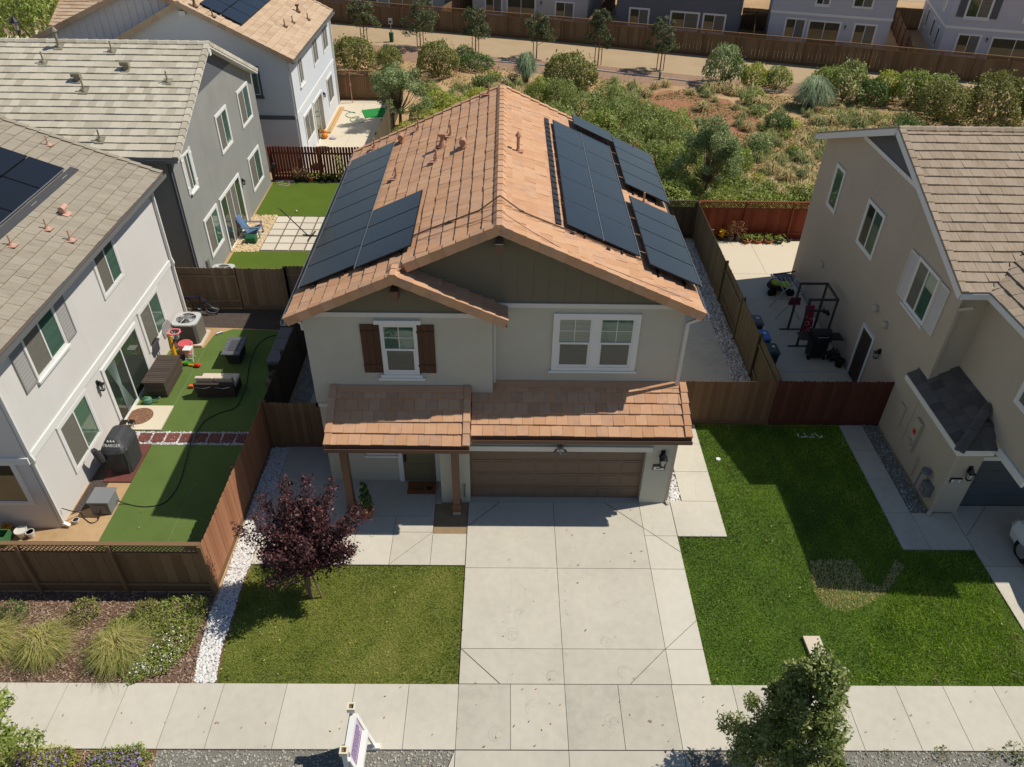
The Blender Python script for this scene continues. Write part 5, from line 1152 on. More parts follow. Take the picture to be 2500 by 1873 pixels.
for i,(x,y) in enumerate(tp): cone_tree('trail_tree',tl[i],x,y,hs[i],rs[i]*1.38,1.3,'crape',4200,.13,60+i,nc=44,trunk=.05,group='young trees along the trail',stakes=1 if i==3 else 2,asp=.5,conic=.3 if i!=4 else .55,rrk=1.05)
def spread_tree(label,x,y,h,r,n,seed,kind='olive',size=.13):
    rng=np.random.default_rng(seed); o=thing('olive_tree',label,'tree',(x,y,0)); t=MB(); br=MB(); b=Vector((x,y,0)); cl=[]
    t.tube([b,b+V(.05,.03,h*.25),b+V(.1,0,h*.5)],[.1,.08,.05],8)
    for i in range(46):
        a=rng.uniform(0,6.28); e=rng.uniform(.05,1.45); L=rng.uniform(.55,1.0); d=(math.cos(a)*math.cos(e)*r*L,math.sin(a)*math.cos(e)*r*L,h*.32+math.sin(e)*(h*.64)*L)
        cl.append((x+d[0],y+d[1],d[2],r*rng.uniform(.13,.27))); br.tube([b+V(0,0,h*.22),b+Vector(d)*.55+V(0,0,.1),b+Vector(d)],[.035,.02,.006],4)
    P,k=clumpy(cl,n,rng,.2); ct=rng.uniform(-.2,.2,len(cl)); tn=np.clip(.45+ct[k]+rng.normal(0,.2,n),0,1)
    v,f=quads(P,size,rng,asp=.36,outc=np.array([x,y,h*.4])); t.build('trunk',M_['bark'],o); br.build('branch',M_['bark'],o); npmesh('crown',v,f,tn,LM[kind],o)
spread_tree('grey green olive tree behind the roof, next to the patio with the green mat',-5.5,37.6,3.75,1.9,12000,31)
spread_tree('dark grey green olive tree behind the red fence corner on the right',11.25,27.2,4.3,1.8,13000,32)
# --- shrubs that can be told apart
S=shrub
for x,y,r,h,k,l in ((-10.1,49,1.6,2.4,'brownish','large rounded olive brown shrub against the far white house'),(-3.9,48,1.45,2.4,'brownish','large rounded brown green shrub below the second trail tree'),(5.4,44.6,1.8,2.6,'brownish','largest olive brown shrub just above the terracotta ridge'),
   (29,39.8,1.75,2.4,'brownish','rounded olive brown shrub, left of the two at the right edge'),(32.3,39.5,1.95,2.95,'brownish','tall rounded olive brown shrub at the right edge')): S('shrub',l,'shrub',x,y,r,h,k,n=5200,size=.085,asp=.6)
for x,y,r,h,k,l in ((-7.7,50.3,.95,1.3,'brownish','small reddish green shrub near the sign post'),(-7.9,52.0,.8,1.1,'dkgreen','low dark green shrub at the foot of the sign post'),(-1.2,50.2,1.25,1.0,'dkgreen','low spreading green shrub under the third trail tree'),(-2.2,52,.8,1.1,'dkgreen','small dark green shrub beside the irrigation lids'),
   (16.6,46.8,1.35,2.6,'olive','tall grey green shrub beside the trail, left of two yellow green ones'),(18.6,46.3,.95,1.6,'yell','yellow green shrub between the tall grey green shrub and a rounder one'),(20.2,46.0,.95,1.5,'bright','bright green round shrub right of the yellow green shrub'),
   (22.7,43.9,1.05,2.1,'bright','bright green shrub at the left end of the hedge row below the trail'),(24.2,43.8,1.55,2.45,'willow','largest grey green shrub in the hedge row below the trail'),(25.7,42.9,1.05,1.6,'dkgreen','darker round shrub in the middle of the hedge row'),(26.9,43.6,1.1,1.9,'yell','yellow green shrub in the hedge row'),(28.2,42.7,1.2,2.2,'bright','green shrub behind the left olive brown shrub'),(30.0,42.6,1.2,2.1,'willow','grey green shrub behind the gap between the olive brown shrubs'),(35.2,40,1.4,2.0,'bright','bright green shrub at the right image border'),(18.0,37.9,.95,.9,'dkgreen','low dark green cushion shrub on the bare slope'),
   (13.3,30.6,1.15,1.6,'bright','green round shrub right of the dark olive tree')): S('shrub',l,'shrub',x,y,r,h,k,n=2600,size=.12)
for (x,y,r,h) in ((3.2,41.6,1.0,1.6),(4.5,40.8,1.0,1.9),(6.0,38.2,1.2,1.9),(7.6,39.3,1.15,2.1),(7.5,36.6,1.2,1.9),(9.3,35.2,1.3,2.1),(10.2,32.6,1.2,2.0),(10.9,36.0,1.2,1.6),(9.0,38.2,1.1,1.6),(8.7,33.0,1.2,2.0),(10.3,29.8,1.2,1.8),(9.3,30.6,1.2,1.6),(9.6,27.6,1.1,1.5),(8.9,25.5,1.2,1.5),(12.3,29.3,1.0,1.4),(12.2,33.2,1.0,1.4),(6.5,35.0,1.2,1.8),(7.5,31.5,1.2,1.8),(7.2,28,1.2,1.7),(5.5,32,1.2,1.8),(4,36.5,1.2,1.7),(7.4,25.2,1.1,1.4)):
    S('willow_shrub','bright green willowy shrub in the thicket behind the tiled roof','shrub',x,y,r*1.1,h*1.05,random.choice(['willow','bright','willow']),n=3000,size=.1,dome=.16,group='bright green thicket behind the tiled house')
rq=random.Random(21); nn_=0
while nn_<70:
    x=rq.uniform(-9,27); y=rq.uniform(29,48)
    if y>48.5-.27*x or (x<3.5 and y<40.5) or (x<11.5 and y<40.5) or (10<x<17 and 36<y<45) or (x>20 and y>41) or (x<-5 and y<45.5): continue
    r=rq.uniform(.3,.8); S('scrub_bush','small wild bush in the mixed scrub on the open slope','bush',x,y,r,r*rq.uniform(.7,1.4),rq.choice(['bright','olive','yell','willow','dkgreen','green_grass']),n=500,size=.2,nv=2,group='small wild bushes on the open slope',dome=.25); nn_+=1
for (x,y,r,h) in ((-3.4,40.5,1.0,1.2),(-2.0,39.0,1.1,1.3),(-4.2,38.2,.9,1.0),(-.8,41.2,1.0,1.2),(-3.2,36.4,1.1,1.3),(-4.5,34.8,1.0,1.1),(-1,37,1.1,1.3)):
    S('yellow_shrub','yellow green shrub left of the terracotta ridge behind the house','shrub',x,y,r,h,random.choice(['yell','yell','bright']),n=1800,size=.12,group='yellow green shrubs behind the left roof slope')
for x,y,r,h,k,l in ((2.45,46.9,1.15,1.75,'blue','blue green pampas grass fountain above the terracotta ridge'),(21.4,42,1.75,1.75,'blue','wide blue green pampas grass on the slope at right')): tuft('pampas_clump',l,'ornamental plant',x,y,r,h,k,n=1500,w=.03,arch=.62,drop=.12)
tuft_spots=[(17.79,32.6,.8),(16.39,34.9,.75),(18.9,33.1,.75),(15.3,30.6,.6),(17.0,38,.7),(20.9,38.8,.8),(22.1,39.2,.9),(24.1,39.3,.8),(13.1,38.2,.7),(12.4,38.9,.6),(10.7,43.9,.7),(9.7,43.4,.8),(8.8,46.9,.7),(12.4,46.3,.7),(13.9,44.6,.6),(15.7,38.3,.7),(16.3,41.5,.5),(17.4,42.4,.6),(15.2,43.0,.45),(1.2,45.3,.8),(.4,44.3,.8),(-.6,45.5,.8),(-1.6,44.6,.8),(1.8,43.6,.9),(.2,42.9,.8),(-1.2,43.2,.7),(-2.6,43.5,.8),(-.2,46.7,.6),(3.9,43.2,.6),(7.2,42.6,.9),(8.3,41.5,.9),(8.9,44.8,.8),(10.4,40.4,.7),(11.4,40.2,.6)]
rr=random.Random(5)
while len(tuft_spots)<230:
    x=rr.uniform(-6,26); y=rr.uniform(27,46)
    if x<3 and y<42 or x<11 and y<40 or (11<x<17 and 38<y<45 and rr.random()<.75) or y>47-.25*x+3 or (x>19 and y>42): continue
    if x>14 and y<30 and x>19: continue
    tuft_spots.append((x,y,rr.uniform(.4,.95)))
for x,y,r in tuft_spots:
    tuft('tussock','dry tan tussock on the open slope','tussock',x,y,r,r*.8,rr.choice(['straw','green_grass','green_grass','green_grass','straw']),n=200,w=.035,group='dry tussocks on the open slope',nv=3)
# low weeds and leaves covering the slope
def cover(name,poly,dens,size,kind,hgt,seed,mound=1.5,tags=SF,par=None,th=-.1,zb=.0,flow=None):
    rng=np.random.default_rng(seed); x,y=sample(poly,dens); s=snoise(x,y,mound,seed); k=s>th-rng.uniform(0,.25,len(x)); x,y,s=x[k],y[k],s[k]
    z=zb+.02+np.clip(s-th,0,1)**.6*hgt*rng.uniform(.3,1,len(x)); P=np.stack([x,y,z],1); v,f=quads(P,size,rng,up=.9,asp=.6)
    t=np.clip(.45+.25*s+rng.normal(0,.2,len(x)),0,1); return npmesh(name,v,f,t,LM[kind],par,**tags),P
cover('slope_weeds',[(-5,40),(9,42),(14,46),(26,43),(24,37),(19,33),(18,28),(12,28),(11,36),(5,40.5),(0,41)],60,.14,'green_grass',.14,77,1.1,th=-.1)
cover('slope_dry_grass',[(11,29),(20,27),(24,33),(30,37),(26,41),(20,40),(15,36)],60,.16,'straw',.16,78,.9,th=-.05)
cover('slope_dry_grass',[(-9,46),(-3,44),(6,43),(11,47),(2,50),(-6,52)],30,.16,'straw',.14,79,.9,th=-.1)
cover('green_ground_cover',[(6,23.3),(20,23.3),(20,26.2),(16,28),(13,29),(9.2,29),(7,30)],260,.14,'bright',.75,80,1.6,th=-.6)
cover('yellow_ground_cover',[(6,23.2),(20,23.2),(20,25.2),(12.6,27),(8,26.5)],140,.13,'yell',.85,81,1.9,th=-.1)
cover('hedge_ground_cover',[(20.5,41),(24,41.5),(28,40.5),(36,38),(36,36.5),(30,37),(24,40)],70,.14,'bright',.4,82,1.2,th=-.2)
# --- front bed: ornamental grasses and white flowering ground cover
for x,y,r,l in ((-9.85,.82,.92,'straw green fountain grass in the mulch, middle of three in front of the fence'),(-8.08,.74,1.0,'straw green fountain grass beside the white flowers'),(-11.15,.85,1.0,'straw green fountain grass cut by the left image border')):
    tuft('fountain_plant',l,'ornamental plant',x,y,r,.7,'grass',n=1300,w=.011,nv=2,arch=.5,drop=.35)
for x,y,r,h,k,l in ((-11.15,1.8,.33,.45,'dkgreen','small green shrub at the left end of the mulch bed'),(-9.42,1.85,.36,.42,'brownish','small dark shrub in the middle of the mulch bed'),(-7.86,1.85,.36,.42,'brownish','small dark shrub next to the green ground cover')): S('small_shrub',l,'shrub',x,y,r,h,k,n=900,size=.14,nv=1)
GC=[(-7.5,2.3),(-6.5,2.35),(-6.4,1.6),(-6.45,.9),(-6.75,.25),(-7.6,-.08),(-8.0,.25),(-7.4,1.0),(-7.9,1.5),(-8.6,1.25),(-8.7,1.6),(-8.1,1.9)]
g,P=cover('green_ground_cover',GC,1500,.055,'bright',.22,90,3.0,th=-.75)
g,P=cover('green_ground_cover',[(-8.7,1.3),(-8.2,1.2),(-7.9,1.5),(-8.2,1.85),(-8.7,1.6)],900,.05,'yell',.15,91,3.0,th=-.7)
rng=np.random.default_rng(8); x,y=sample([(-7.7,.0),(-6.85,.25),(-6.6,.9),(-6.9,1.5),(-7.3,1.2),(-7.6,.6)],170); P=np.stack([x,y,.16+RNG.uniform(0,.12,len(x))],1); v,f=quads(P,.045,rng,up=1.2,asp=.8); npmesh('white_flowers',v,f,np.ones(len(f)),LM['flower'],**SF)
for i,poly in enumerate(([(-9.4,-1.56),(-8.3,-1.5),(-7.9,-1.75),(-8.4,-2.4),(-9.6,-2.6)],[(-7.75,-1.62),(-6.75,-1.45),(-6.42,-1.7),(-6.6,-2.6),(-7.7,-2.7),(-7.9,-2.1)])):
    cover('green_ground_cover',poly,1400,.05,'bright' if i else 'yell',.2,93+i,3.0,th=-.9)
    cc=np.array(poly).mean(0); x,y=sample([(cc[0]+(a-cc[0])*.8,cc[1]+(b-cc[1])*.8-.05) for a,b in poly],420); P=np.stack([x,y,.15+RNG.uniform(0,.1,len(x))],1); v,f=quads(P,.045,rng,up=1.0,asp=.8); npmesh('purple_flowers',v,f,RNG.uniform(0,1,len(f)),LM['purple'],**SF)
# weeds along the right parkway edge and lawn border
for i,(x,y,h) in enumerate(((9.4,-1.6,.18),(10.6,-1.62,.3),(11.7,-1.6,.22),(12.2,-1.6,.4),(12.6,-1.7,.25),(13.0,-1.55,.2),(13.75,1.3,.25),(13.5,.9,.2),(13.2,.25,.25),(11.2,.1,.18))):
    S('weed','small green weed by the edge of the pavement on the right','weed',x,y,h*.6,h*.6,'green_grass',n=90,size=.3,group='weeds along the right pavement edge',nv=2)
cover('edge_weeds',[(10.8,-1.58),(14.5,-1.58),(14.5,-2.3),(11.3,-2.1)],160,.05,'green_grass',.1,97,3,th=.0)
S('flowering_shrub','small shrub with orange flowers in the dark corner by the weathered fence','shrub',-6.8,15.75,.4,.8,'dkgreen',n=500,size=.2,nv=1)
S('shrub','bright green tall shrub beside the lamp post, upper left corner','shrub',-35.2,53.6,2.6,4.6,'bright',n=3200,size=.1,nv=1)
S('shrub','dark green low shrub left of the lamp post at the upper left corner','shrub',-41,62,1.7,1.8,'dkgreen',n=1500,size=.14,nv=1)
S('shrub','green shrub at the top left border of the photo','shrub',-41.5,66,2.4,3,'bright',n=1500,size=.14,nv=1)
# ------------------------------------------------------------------ things in the yards
def part(par,name,m,fn,bevel=0,smooth=False): t=MB(); fn(t); return t.build(name,m,par,bevel=bevel,smooth=smooth)
def ac_unit(label,x,y,s=.9,h=.95):
    H=thing('air_conditioner',label,'air conditioner',(x,y,0)); a=s/2; gm=mat('warm_grey_cabinet',[C(98,94,85)],.6,n1=(3,.08))
    part(H,'pad',M_['patio'],lambda t:t.box(x-a-.08,x+a+.08,y-a-.08,y+a+.08,.01,.1))
    def cab(t):
        c=.09
        oct_=[(x-a+c,y-a),(x+a-c,y-a),(x+a,y-a+c),(x+a,y+a-c),(x+a-c,y+a),(x-a+c,y+a),(x-a,y+a-c),(x-a,y-a+c)]
        n=15
        for i in range(n):
            z0=.1+(h-.16)*i/n; z1=.1+(h-.16)*(i+1)/n; e=1.0; q=.965
            A=[(x+(px-x)*e,y+(py-y)*e,z0) for px,py in oct_]; B=[(x+(px-x)*q,y+(py-y)*q,z1) for px,py in oct_]
            for k in range(8): t.face((A[k],A[(k+1)%8],B[(k+1)%8],B[k]))
    part(H,'cabinet',gm,cab)
    def top(t):
        c=.12; o=[(x-a-.01+c,y-a-.01),(x+a+.01-c,y-a-.01),(x+a+.01,y-a-.01+c),(x+a+.01,y+a+.01-c),(x+a+.01-c,y+a+.01),(x-a-.01+c,y+a+.01),(x-a-.01,y+a+.01-c),(x-a-.01,y-a-.01+c)]
        n=24; R=a*.78; ring=[(x+R*math.cos(2*math.pi*i/n),y+R*math.sin(2*math.pi*i/n),h) for i in range(n)]
        oc=[]
        for i in range(n):
            an=2*math.pi*i/n; dx,dy=math.cos(an),math.sin(an); k=min((a+.01)/max(abs(dx),1e-6),(a+.01)/max(abs(dy),1e-6),(a*2-.1)/(abs(dx)+abs(dy))); oc.append((x+dx*k,y+dy*k,h-.02))
        for i in range(n):
            j=(i+1)%n; t.face((oc[i],oc[j],ring[j],ring[i])); t.face((oc[j],oc[i],(oc[i][0],oc[i][1],h-.08),(oc[j][0],oc[j][1],h-.08)))
    part(H,'top_cover',mat('light_grey_metal',[C(186,188,186)],.5),top)
    part(H,'fan_well',M_['dark'],lambda t:t.cyl((x,y,h-.2),a*.77,a*.77,.02,24))
    def gr(t):
        for i in range(1,7): t.torus((x,y,h+.01+.02*math.cos(i/7*1.5)),a*.78*i/6.5,.006,n=24,m=4)
        for i in range(10): an=i*.6283; t.tube([(x+.1*math.cos(an),y+.1*math.sin(an),h+.04),(x+a*.8*math.cos(an),y+a*.8*math.sin(an),h+.01)],.008,4)
        t.cyl((x,y,h+.02),.12,.1,.03,14)
    part(H,'fan_guard',M_['metal'],gr)
    def bl(t):
        for i in range(4):
            an=i*1.5708; d=Vector((math.cos(an),math.sin(an),0)); s=Vector((-d.y,d.x,0)); c=Vector((x,y,h-.1)); t.face((c+d*.08-s*.05,c+d*a*.7-s*.14,c+d*a*.7+s*.14+Z*.06,c+d*.08+s*.05+Z*.03))
    part(H,'fan_blade',mat('grey_plastic',[C(128,130,130)],.6),bl); return H
ac_unit('grey air conditioner on a pad at the white house corner, beside the bicycle',-10.72,14.05)
ac_unit('grey air conditioner behind the weathered fence, only its top showing, beside the grey house',-10.5,17.75)
# bicycle
def bike():
    H=thing('bicycle','dark blue bicycle leaning on the weathered fence behind the air conditioner','bicycle',(-10.95,15.8,0)); y=15.8; X0,X1=-11.5,-10.45
    for wx in (X0,X1):
        w=MB(); w.torus((wx,y,.34),.32,.022,(0,1,.12),24,6); wo=w.build('wheel',M_['rubber'],H)
        w=MB(); w.torus((wx,y,.34),.295,.012,(0,1,.12),24,4)
        for i in range(14): an=i*.4488; w.tube([(wx,y,.34),(wx+.29*math.cos(an),y-.035*math.sin(an),.34+.29*math.sin(an))],.003,3)
        w.cyl((wx,y-.03,.31),.03,.03,.06,8); w.build('rim',M_['silver'],wo)
    fr=mat('blue_frame',[C(44,52,92)],.4)
    def f(t):
        bb=(-10.9,y,.3); st=(-10.85,y+.06,.78); hd=(-11.38,y+.05,.76)
        for a,b in ((bb,st),(bb,hd),(st,hd),(bb,(X1,y,.34)),(st,(X1,y,.34)),(hd,(X0,y-.03,.34)),(hd,(X0,y+.03,.34))): t.tube([a,b],.02,6)
    part(H,'frame',fr,f); part(H,'saddle',M_['black'],lambda t:t.prism([(-11.0,y+.03,.88),(-10.72,y-.03,.88),(-10.72,y+.14,.88)],(0,0,.05)))
    part(H,'handlebar',M_['black'],lambda t:(t.tube([(-11.38,y+.05,.76),(-11.4,y+.06,.95)],.016),t.tube([(-11.5,y-.25,.93),(-11.42,y-.1,.97),(-11.4,y+.06,.96),(-11.42,y+.2,.97)],.014)))
    part(H,'crank',M_['metal'],lambda t:(t.cyl((-10.9,y-.05,.3),.09,.09,.01,14),t.tube([(-10.9,y-.07,.3),(-10.8,y-.09,.18)],.012)))
bike()
# deck box
H=thing('deck_box','dark brown plastic storage box by the sliding door of the white house','storage box',(-10.74,11.3,0)); dk=mat('dark_brown_plastic',[C(70,60,54),C(86,76,68)],.6,tone=.8)
def f(t):
    for i in range(5): t.box(-11.08+.004*i*0,-10.4,10.55,12.05,.03+.118*i,.03+.118*i+.112,random.random())
part(H,'body',dk,f)
def f(t):
    t.box(-11.12,-10.36,10.5,12.1,.63,.68)
    for i in range(14): t.box(-11.08,-10.4,10.56+i*.107,10.56+i*.107+.09,.68,.695,random.random())
part(H,'lid',dk,f)
# toy hoop
H=thing('toy_hoop','child basketball hoop with yellow post and pink rim beside the deck box','toy',(-10.85,12.6,0))
part(H,'base',mat('dark_toy_plastic',[C(58,54,56)],.5),lambda t:t.hexa([(-11.15,12.25,.02),(-10.45,12.25,.02),(-10.45,12.9,.02),(-11.15,12.9,.02),(-11.0,12.35,.2),(-10.6,12.35,.2),(-10.6,12.8,.2),(-11.0,12.8,.2)]),.02)
part(H,'post',mat('yellow_plastic',[C(226,160,20)],.4),lambda t:(t.tube([(-10.72,12.45,.18),(-10.76,12.55,.7),(-10.78,12.6,1.25)],[.075,.06,.05],10),t.box(-10.83,-10.74,12.5,12.6,.5,.56)))
part(H,'rim',mat('pink_plastic',[C(222,128,130)],.45),lambda t:t.tube([(-10.78,12.48,1.3),(-10.6,12.42,1.3),(-10.42,12.5,1.3),(-10.38,12.64,1.3),(-10.46,12.78,1.3),(-10.64,12.8,1.3),(-10.78,12.74,1.3),(-10.78,12.48,1.3)],.032,8))
def f(t):
    for i in range(10):
        a=i*.628; a2=a+.628; t.tube([(-10.58+.17*math.cos(a),12.61+.17*math.sin(a),1.28),(-10.58+.1*math.cos(a2),12.61+.1*math.sin(a2),1.05)],.006,3); t.tube([(-10.58+.17*math.cos(a2),12.61+.17*math.sin(a2),1.28),(-10.58+.1*math.cos(a),12.61+.1*math.sin(a),1.05)],.006,3)
part(H,'net',M_['white'],f)
part(H,'backboard',mat('grey_plastic_board',[C(150,148,146)],.5),lambda t:t.prism([(-10.83,12.3,1.2),(-10.83,12.9,1.2),(-10.83,12.96,1.5),(-10.83,12.8,1.7),(-10.83,12.4,1.7),(-10.83,12.24,1.5)],(.04,0,0)))
H=thing('folding_stool','small white folding stool between the toy hoop and the deck box','stool',(-10.35,12.75,0)); part(H,'seat',M_['white'],lambda t:t.box(-10.5,-10.2,12.6,12.9,.5,.53),.01)
for s in (-1,1): part(H,'leg',M_['white'],lambda t:(t.tube([(-10.35+s*.13,12.62,.5),(-10.35+s*.13,12.9,0)],.013),t.tube([(-10.35+s*.13,12.88,.5),(-10.35+s*.13,12.6,0)],.013)))
part(H,'crossbar',M_['white'],lambda t:(t.tube([(-10.48,12.66,.12),(-10.22,12.66,.12)],.01),t.tube([(-10.48,12.84,.2),(-10.22,12.84,.2)],.01)))
H=thing('toy_chair','pink tub chair for a child behind the folding stool','chair',(-10.6,13.15,0)); part(H,'seat',MATS['pink_plastic'],lambda t:t.lathe([(.02,.2),(.18,.2),(.2,.02),(.22,.0),(.24,.22),(.27,.42),(.24,.42),(.2,.24)],(-10.6,13.15,0),14)); part(H,'tray',mat('rose_plastic',[C(200,92,98)],.45),lambda t:t.tube([(-10.6,13.15,.44),(-10.6,13.15,.47)],.24,14))
H=thing('toy_bat','red and yellow plastic toy on the lawn beside the deck box','toy',(-10.05,12.3,.02)); part(H,'head',mat('red_plastic',[C(214,40,26)],.4),lambda t:t.ball((-9.95,12.3,.1),.12,(1,.7,.6))); part(H,'handle',MATS['yellow_plastic'],lambda t:t.tube([(-10.05,12.3,.08),(-10.3,12.36,.07)],.03))
H=thing('toy_shovel','yellow and green plastic toy in front of the hoop base','toy',(-10.35,12.42,0)); part(H,'cone',MATS['yellow_plastic'],lambda t:t.tube([(-10.62,12.42,.08),(-10.42,12.42,.1)],[.02,.09],8)); part(H,'cap',mat('green_plastic',[C(36,150,60)],.4),lambda t:t.tube([(-10.42,12.42,.1),(-10.3,12.42,.1)],[.1,.08],10))
H=thing('toy_truck','small orange, white and teal toy on the lawn left of the loveseat','toy',(-9.75,11.1,0)); part(H,'body',mat('orange_plastic',[C(222,100,40)],.4),lambda t:t.box(-9.86,-9.68,11.03,11.15,.04,.14),.02); part(H,'cab',mat('teal_plastic',[C(60,140,150)],.4),lambda t:t.box(-9.67,-9.58,11.1,11.22,.04,.16),.02)
H=thing('watering_can','green watering can lying by the deck box','watering can',(-10.9,10.25,0)); gp=mat('sage_green_plastic',[C(84,128,104)],.5)
part(H,'body',gp,lambda t:t.lathe([(.001,.03),(.13,.03),(.15,.08),(.13,.2),(.06,.24),(.001,.24)],(-10.95,10.25,0),14)); part(H,'spout',gp,lambda t:t.tube([(-10.85,10.27,.1),(-10.65,10.3,.14),(-10.55,10.32,.2)],[.03,.02,.035])); part(H,'handle',gp,lambda t:t.tube([(-11.07,10.2,.1),(-11.15,10.2,.2),(-11.0,10.22,.3),(-10.9,10.24,.24)],.018))
tt=MB(); tt.tube([(-10.95,9.5,.062),(-10.95,9.5,.075)],.42,28); tt.build('round_mat',mat('mosaic_mat',[C(120,74,50),C(176,120,84),C(96,84,70),C(150,96,70),C(110,128,104)],.9,n1=(14,.9)),**tg('round brown mosaic doormat on the slab outside the sliding door','mat'))
for x,y,s,l in ((-11.2,8.95,1,'black lantern on the ground at the left jamb of the sliding door, nearer the grill'),(-11.0,9.02,.85,'smaller black lantern on the ground beside the other lantern')):
    H=thing('lantern',l,'lantern',(x,y,0))
    part(H,'cage',M_['black'],lambda t:[t.bar((x+a*.08*s,y+b*.08*s,.0),(x+a*.08*s,y+b*.08*s,.26*s),.015,.015) for a in (-1,1) for b in (-1,1)]+[t.box(x-.1*s,x+.1*s,y-.1*s,y+.1*s,0,.02),t.box(x-.1*s,x+.1*s,y-.1*s,y+.1*s,.26*s,.29*s)]); part(H,'handle',M_['black'],lambda t:t.torus((x,y,.34*s),.05*s,.008,(0,1,0),12,5)); part(H,'candle',M_['white'],lambda t:t.cyl((x,y,.02),.04,.04,.12,10))
# covered grill
H=thing('covered_grill','pellet grill under a fitted black cover with white lettering beside the white house','grill',(-10.5,7.2,0)); cv=mat('black_vinyl_cover',[C(50,51,53),C(66,67,69)],.55,n1=(3,.4),bump=(7,.5,.03),spec=.4)
def f(t):
    rings=[(.04,-10.82,-10.16,6.82,7.72),(.55,-10.86,-10.14,6.78,7.78),(.92,-10.9,-10.12,6.74,7.82),(1.02,-10.86,-10.16,6.8,7.8),(1.22,-10.74,-10.3,6.98,7.72),(1.27,-10.64,-10.42,7.06,7.66)]
    pts=[]
    for z,x0,x1,y0,y1 in rings:
        r=[];c=.08
        for i in range(24):
            a=2*math.pi*i/24; ca,sa=math.cos(a),math.sin(a); e=.42; px=(x0+x1)/2+(x1-x0)/2*math.copysign(abs(ca)**e,ca); py=(y0+y1)/2+(y1-y0)/2*math.copysign(abs(sa)**e,sa); w=(1+.035*math.sin(i*2.6+z*5)) if z<.95 else 1
            r.append((px+(px+10.5)*(w-1),py+(py-7.25)*(w-1),z))
        pts.append(r)
    for a,b in zip(pts[:-1],pts[1:]):
        for i in range(24): j=(i+1)%24; t.face((a[i],a[j],b[j],b[i]))
    t.face(pts[-1])
part(H,'cover',cv,f)
part(H,'chimney_sleeve',cv,lambda t:t.tube([(-10.86,6.78,.7),(-10.9,6.7,1.0),(-10.92,6.66,1.16)],[.17,.1,.08],12))
text('cover_lettering','TRAEGER',.13,frame((-10.5,6.885,1.135),(1,.0,0),(0,.62,.78)),M_['white'],H); 
part(H,'cover_emblem',M_['white'],lambda t:[t.prism([(-10.64+i*.085,6.955+.0,1.215),(-10.57+i*.085,6.955,1.215),(-10.605+i*.085,6.985,1.275)],(0,-.012,.006)) for i in range(3)])
for i in range(6):
    x0=-10.92+(i%2)*.42; y0=6.5+(i//2)*.56; tt=MB(); tt.box(x0,x0+.41,y0,y0+.55,.012,.05); tt.build('grill_pad_slab',mat('dark_red_paver',[C(96,56,50),C(116,70,62)],.9,tone=.6,n1=(4,.3)),**tg('large dark red slab under the covered grill','paver','red slabs under the grill'))
for i in range(8):
    x0=-10.62+i*.445; tt=MB(); tt.tone=random.random(); tt.box(x0,x0+.37,8.28+random.uniform(-.01,.01),8.7,.01,.045); tt.build('stepping_paver',MATS['dark_red_paver'],**tg('dark red square paver in the white pebble strip across the lawn','paver','stepping pavers across the lawn'))
# hose box and hose
H=thing('hose_box','grey hose box at the corner of the near white house','hose box',(-10.4,5.5,0)); gg=mat('grey_resin',[C(122,124,126)],.6,n1=(4,.08))
part(H,'body',gg,lambda t:t.box(-10.68,-10.14,5.22,5.78,.02,.46),.015); part(H,'lid',gg,lambda t:t.box(-10.72,-10.1,5.18,5.82,.46,.52),.02); part(H,'front_panel',gg,lambda t:t.box(-10.6,-10.22,5.205,5.218,.08,.4))
hp=[(-10.1,5.6,.2),(-9.9,5.62,.04),(-9.39,5.51,.035),(-8.9,5.6,.035),(-8.70,5.95,.035),(-8.66,6.64,.035),(-8.86,8.04,.06),(-8.85,8.8,.05),(-8.77,9.34,.035),(-8.4,9.75,.035),(-7.98,10.0,.035),(-7.92,10.7,.035),(-7.95,11.3,.035),(-8.15,12.5,.035),(-8.19,13.5,.035),(-8.0,14.1,.035),(-7.63,14.35,.035)]
def smooth(p,k=6):
    out=[]; q=[Vector(a) for a in p]
    for i in range(len(q)-1):
        p0,p1,p2,p3=q[max(i-1,0)],q[i],q[i+1],q[min(i+2,len(q)-1)]
        for j in range(k): s=j/k; out.append(.5*((2*p1)+(p2-p0)*s+(2*p0-5*p1+4*p2-p3)*s*s+(3*p1-p0-3*p2+p3)*s**3))
    return out+[q[-1]]
tt=MB(); tt.tube(smooth(hp),.014,6); tt.build('garden_hose',M_['black'],**tg('long black hose winding across the left lawn from the grey box','hose'))
tt=MB(); tt.tube(smooth([(-11.3,5.0,.5),(-11.1,5.0,.4),(-11.0,5.2,.1),(-10.9,5.1,.02),(-10.6,4.9,.02),(-10.45,5.0,.02),(-10.4,5.2,.2)]),.014,6); tt.build('garden_hose',M_['black'],**tg('short dark hose from the house wall to the grey box','hose'))
# fire table, loveseat, sofa
H=thing('fire_table','dark grey outdoor fire table on the left lawn, half in shade','table',(-8.7,12.8,0)); part(H,'base',mat('dark_wicker',[C(52,48,48),C(66,62,62)],.8,n1=(40,.5)),lambda t:t.hexa([(-8.9,12.5,.02),(-8.48,12.5,.02),(-8.48,13.15,.02),(-8.9,13.15,.02),(-8.95,12.4,.54),(-8.43,12.4,.54),(-8.43,13.25,.54),(-8.95,13.25,.54)]))
part(H,'tabletop',mat('slate_top',[C(96,98,102)],.45,n1=(3,.1)),lambda t:t.box(-9.02,-8.36,12.27,13.38,.545,.6),.01); part(H,'burner_cover',mat('slate_insert',[C(74,76,80)],.4),lambda t:t.box(-8.86,-8.52,12.5,13.15,.601,.612))
part(H,'knob',M_['silver'],lambda t:[t.ball((-8.94+a*.5,12.36+b*.3,.62),.022) for a in (0,1) for b in (0,1,2,3)])
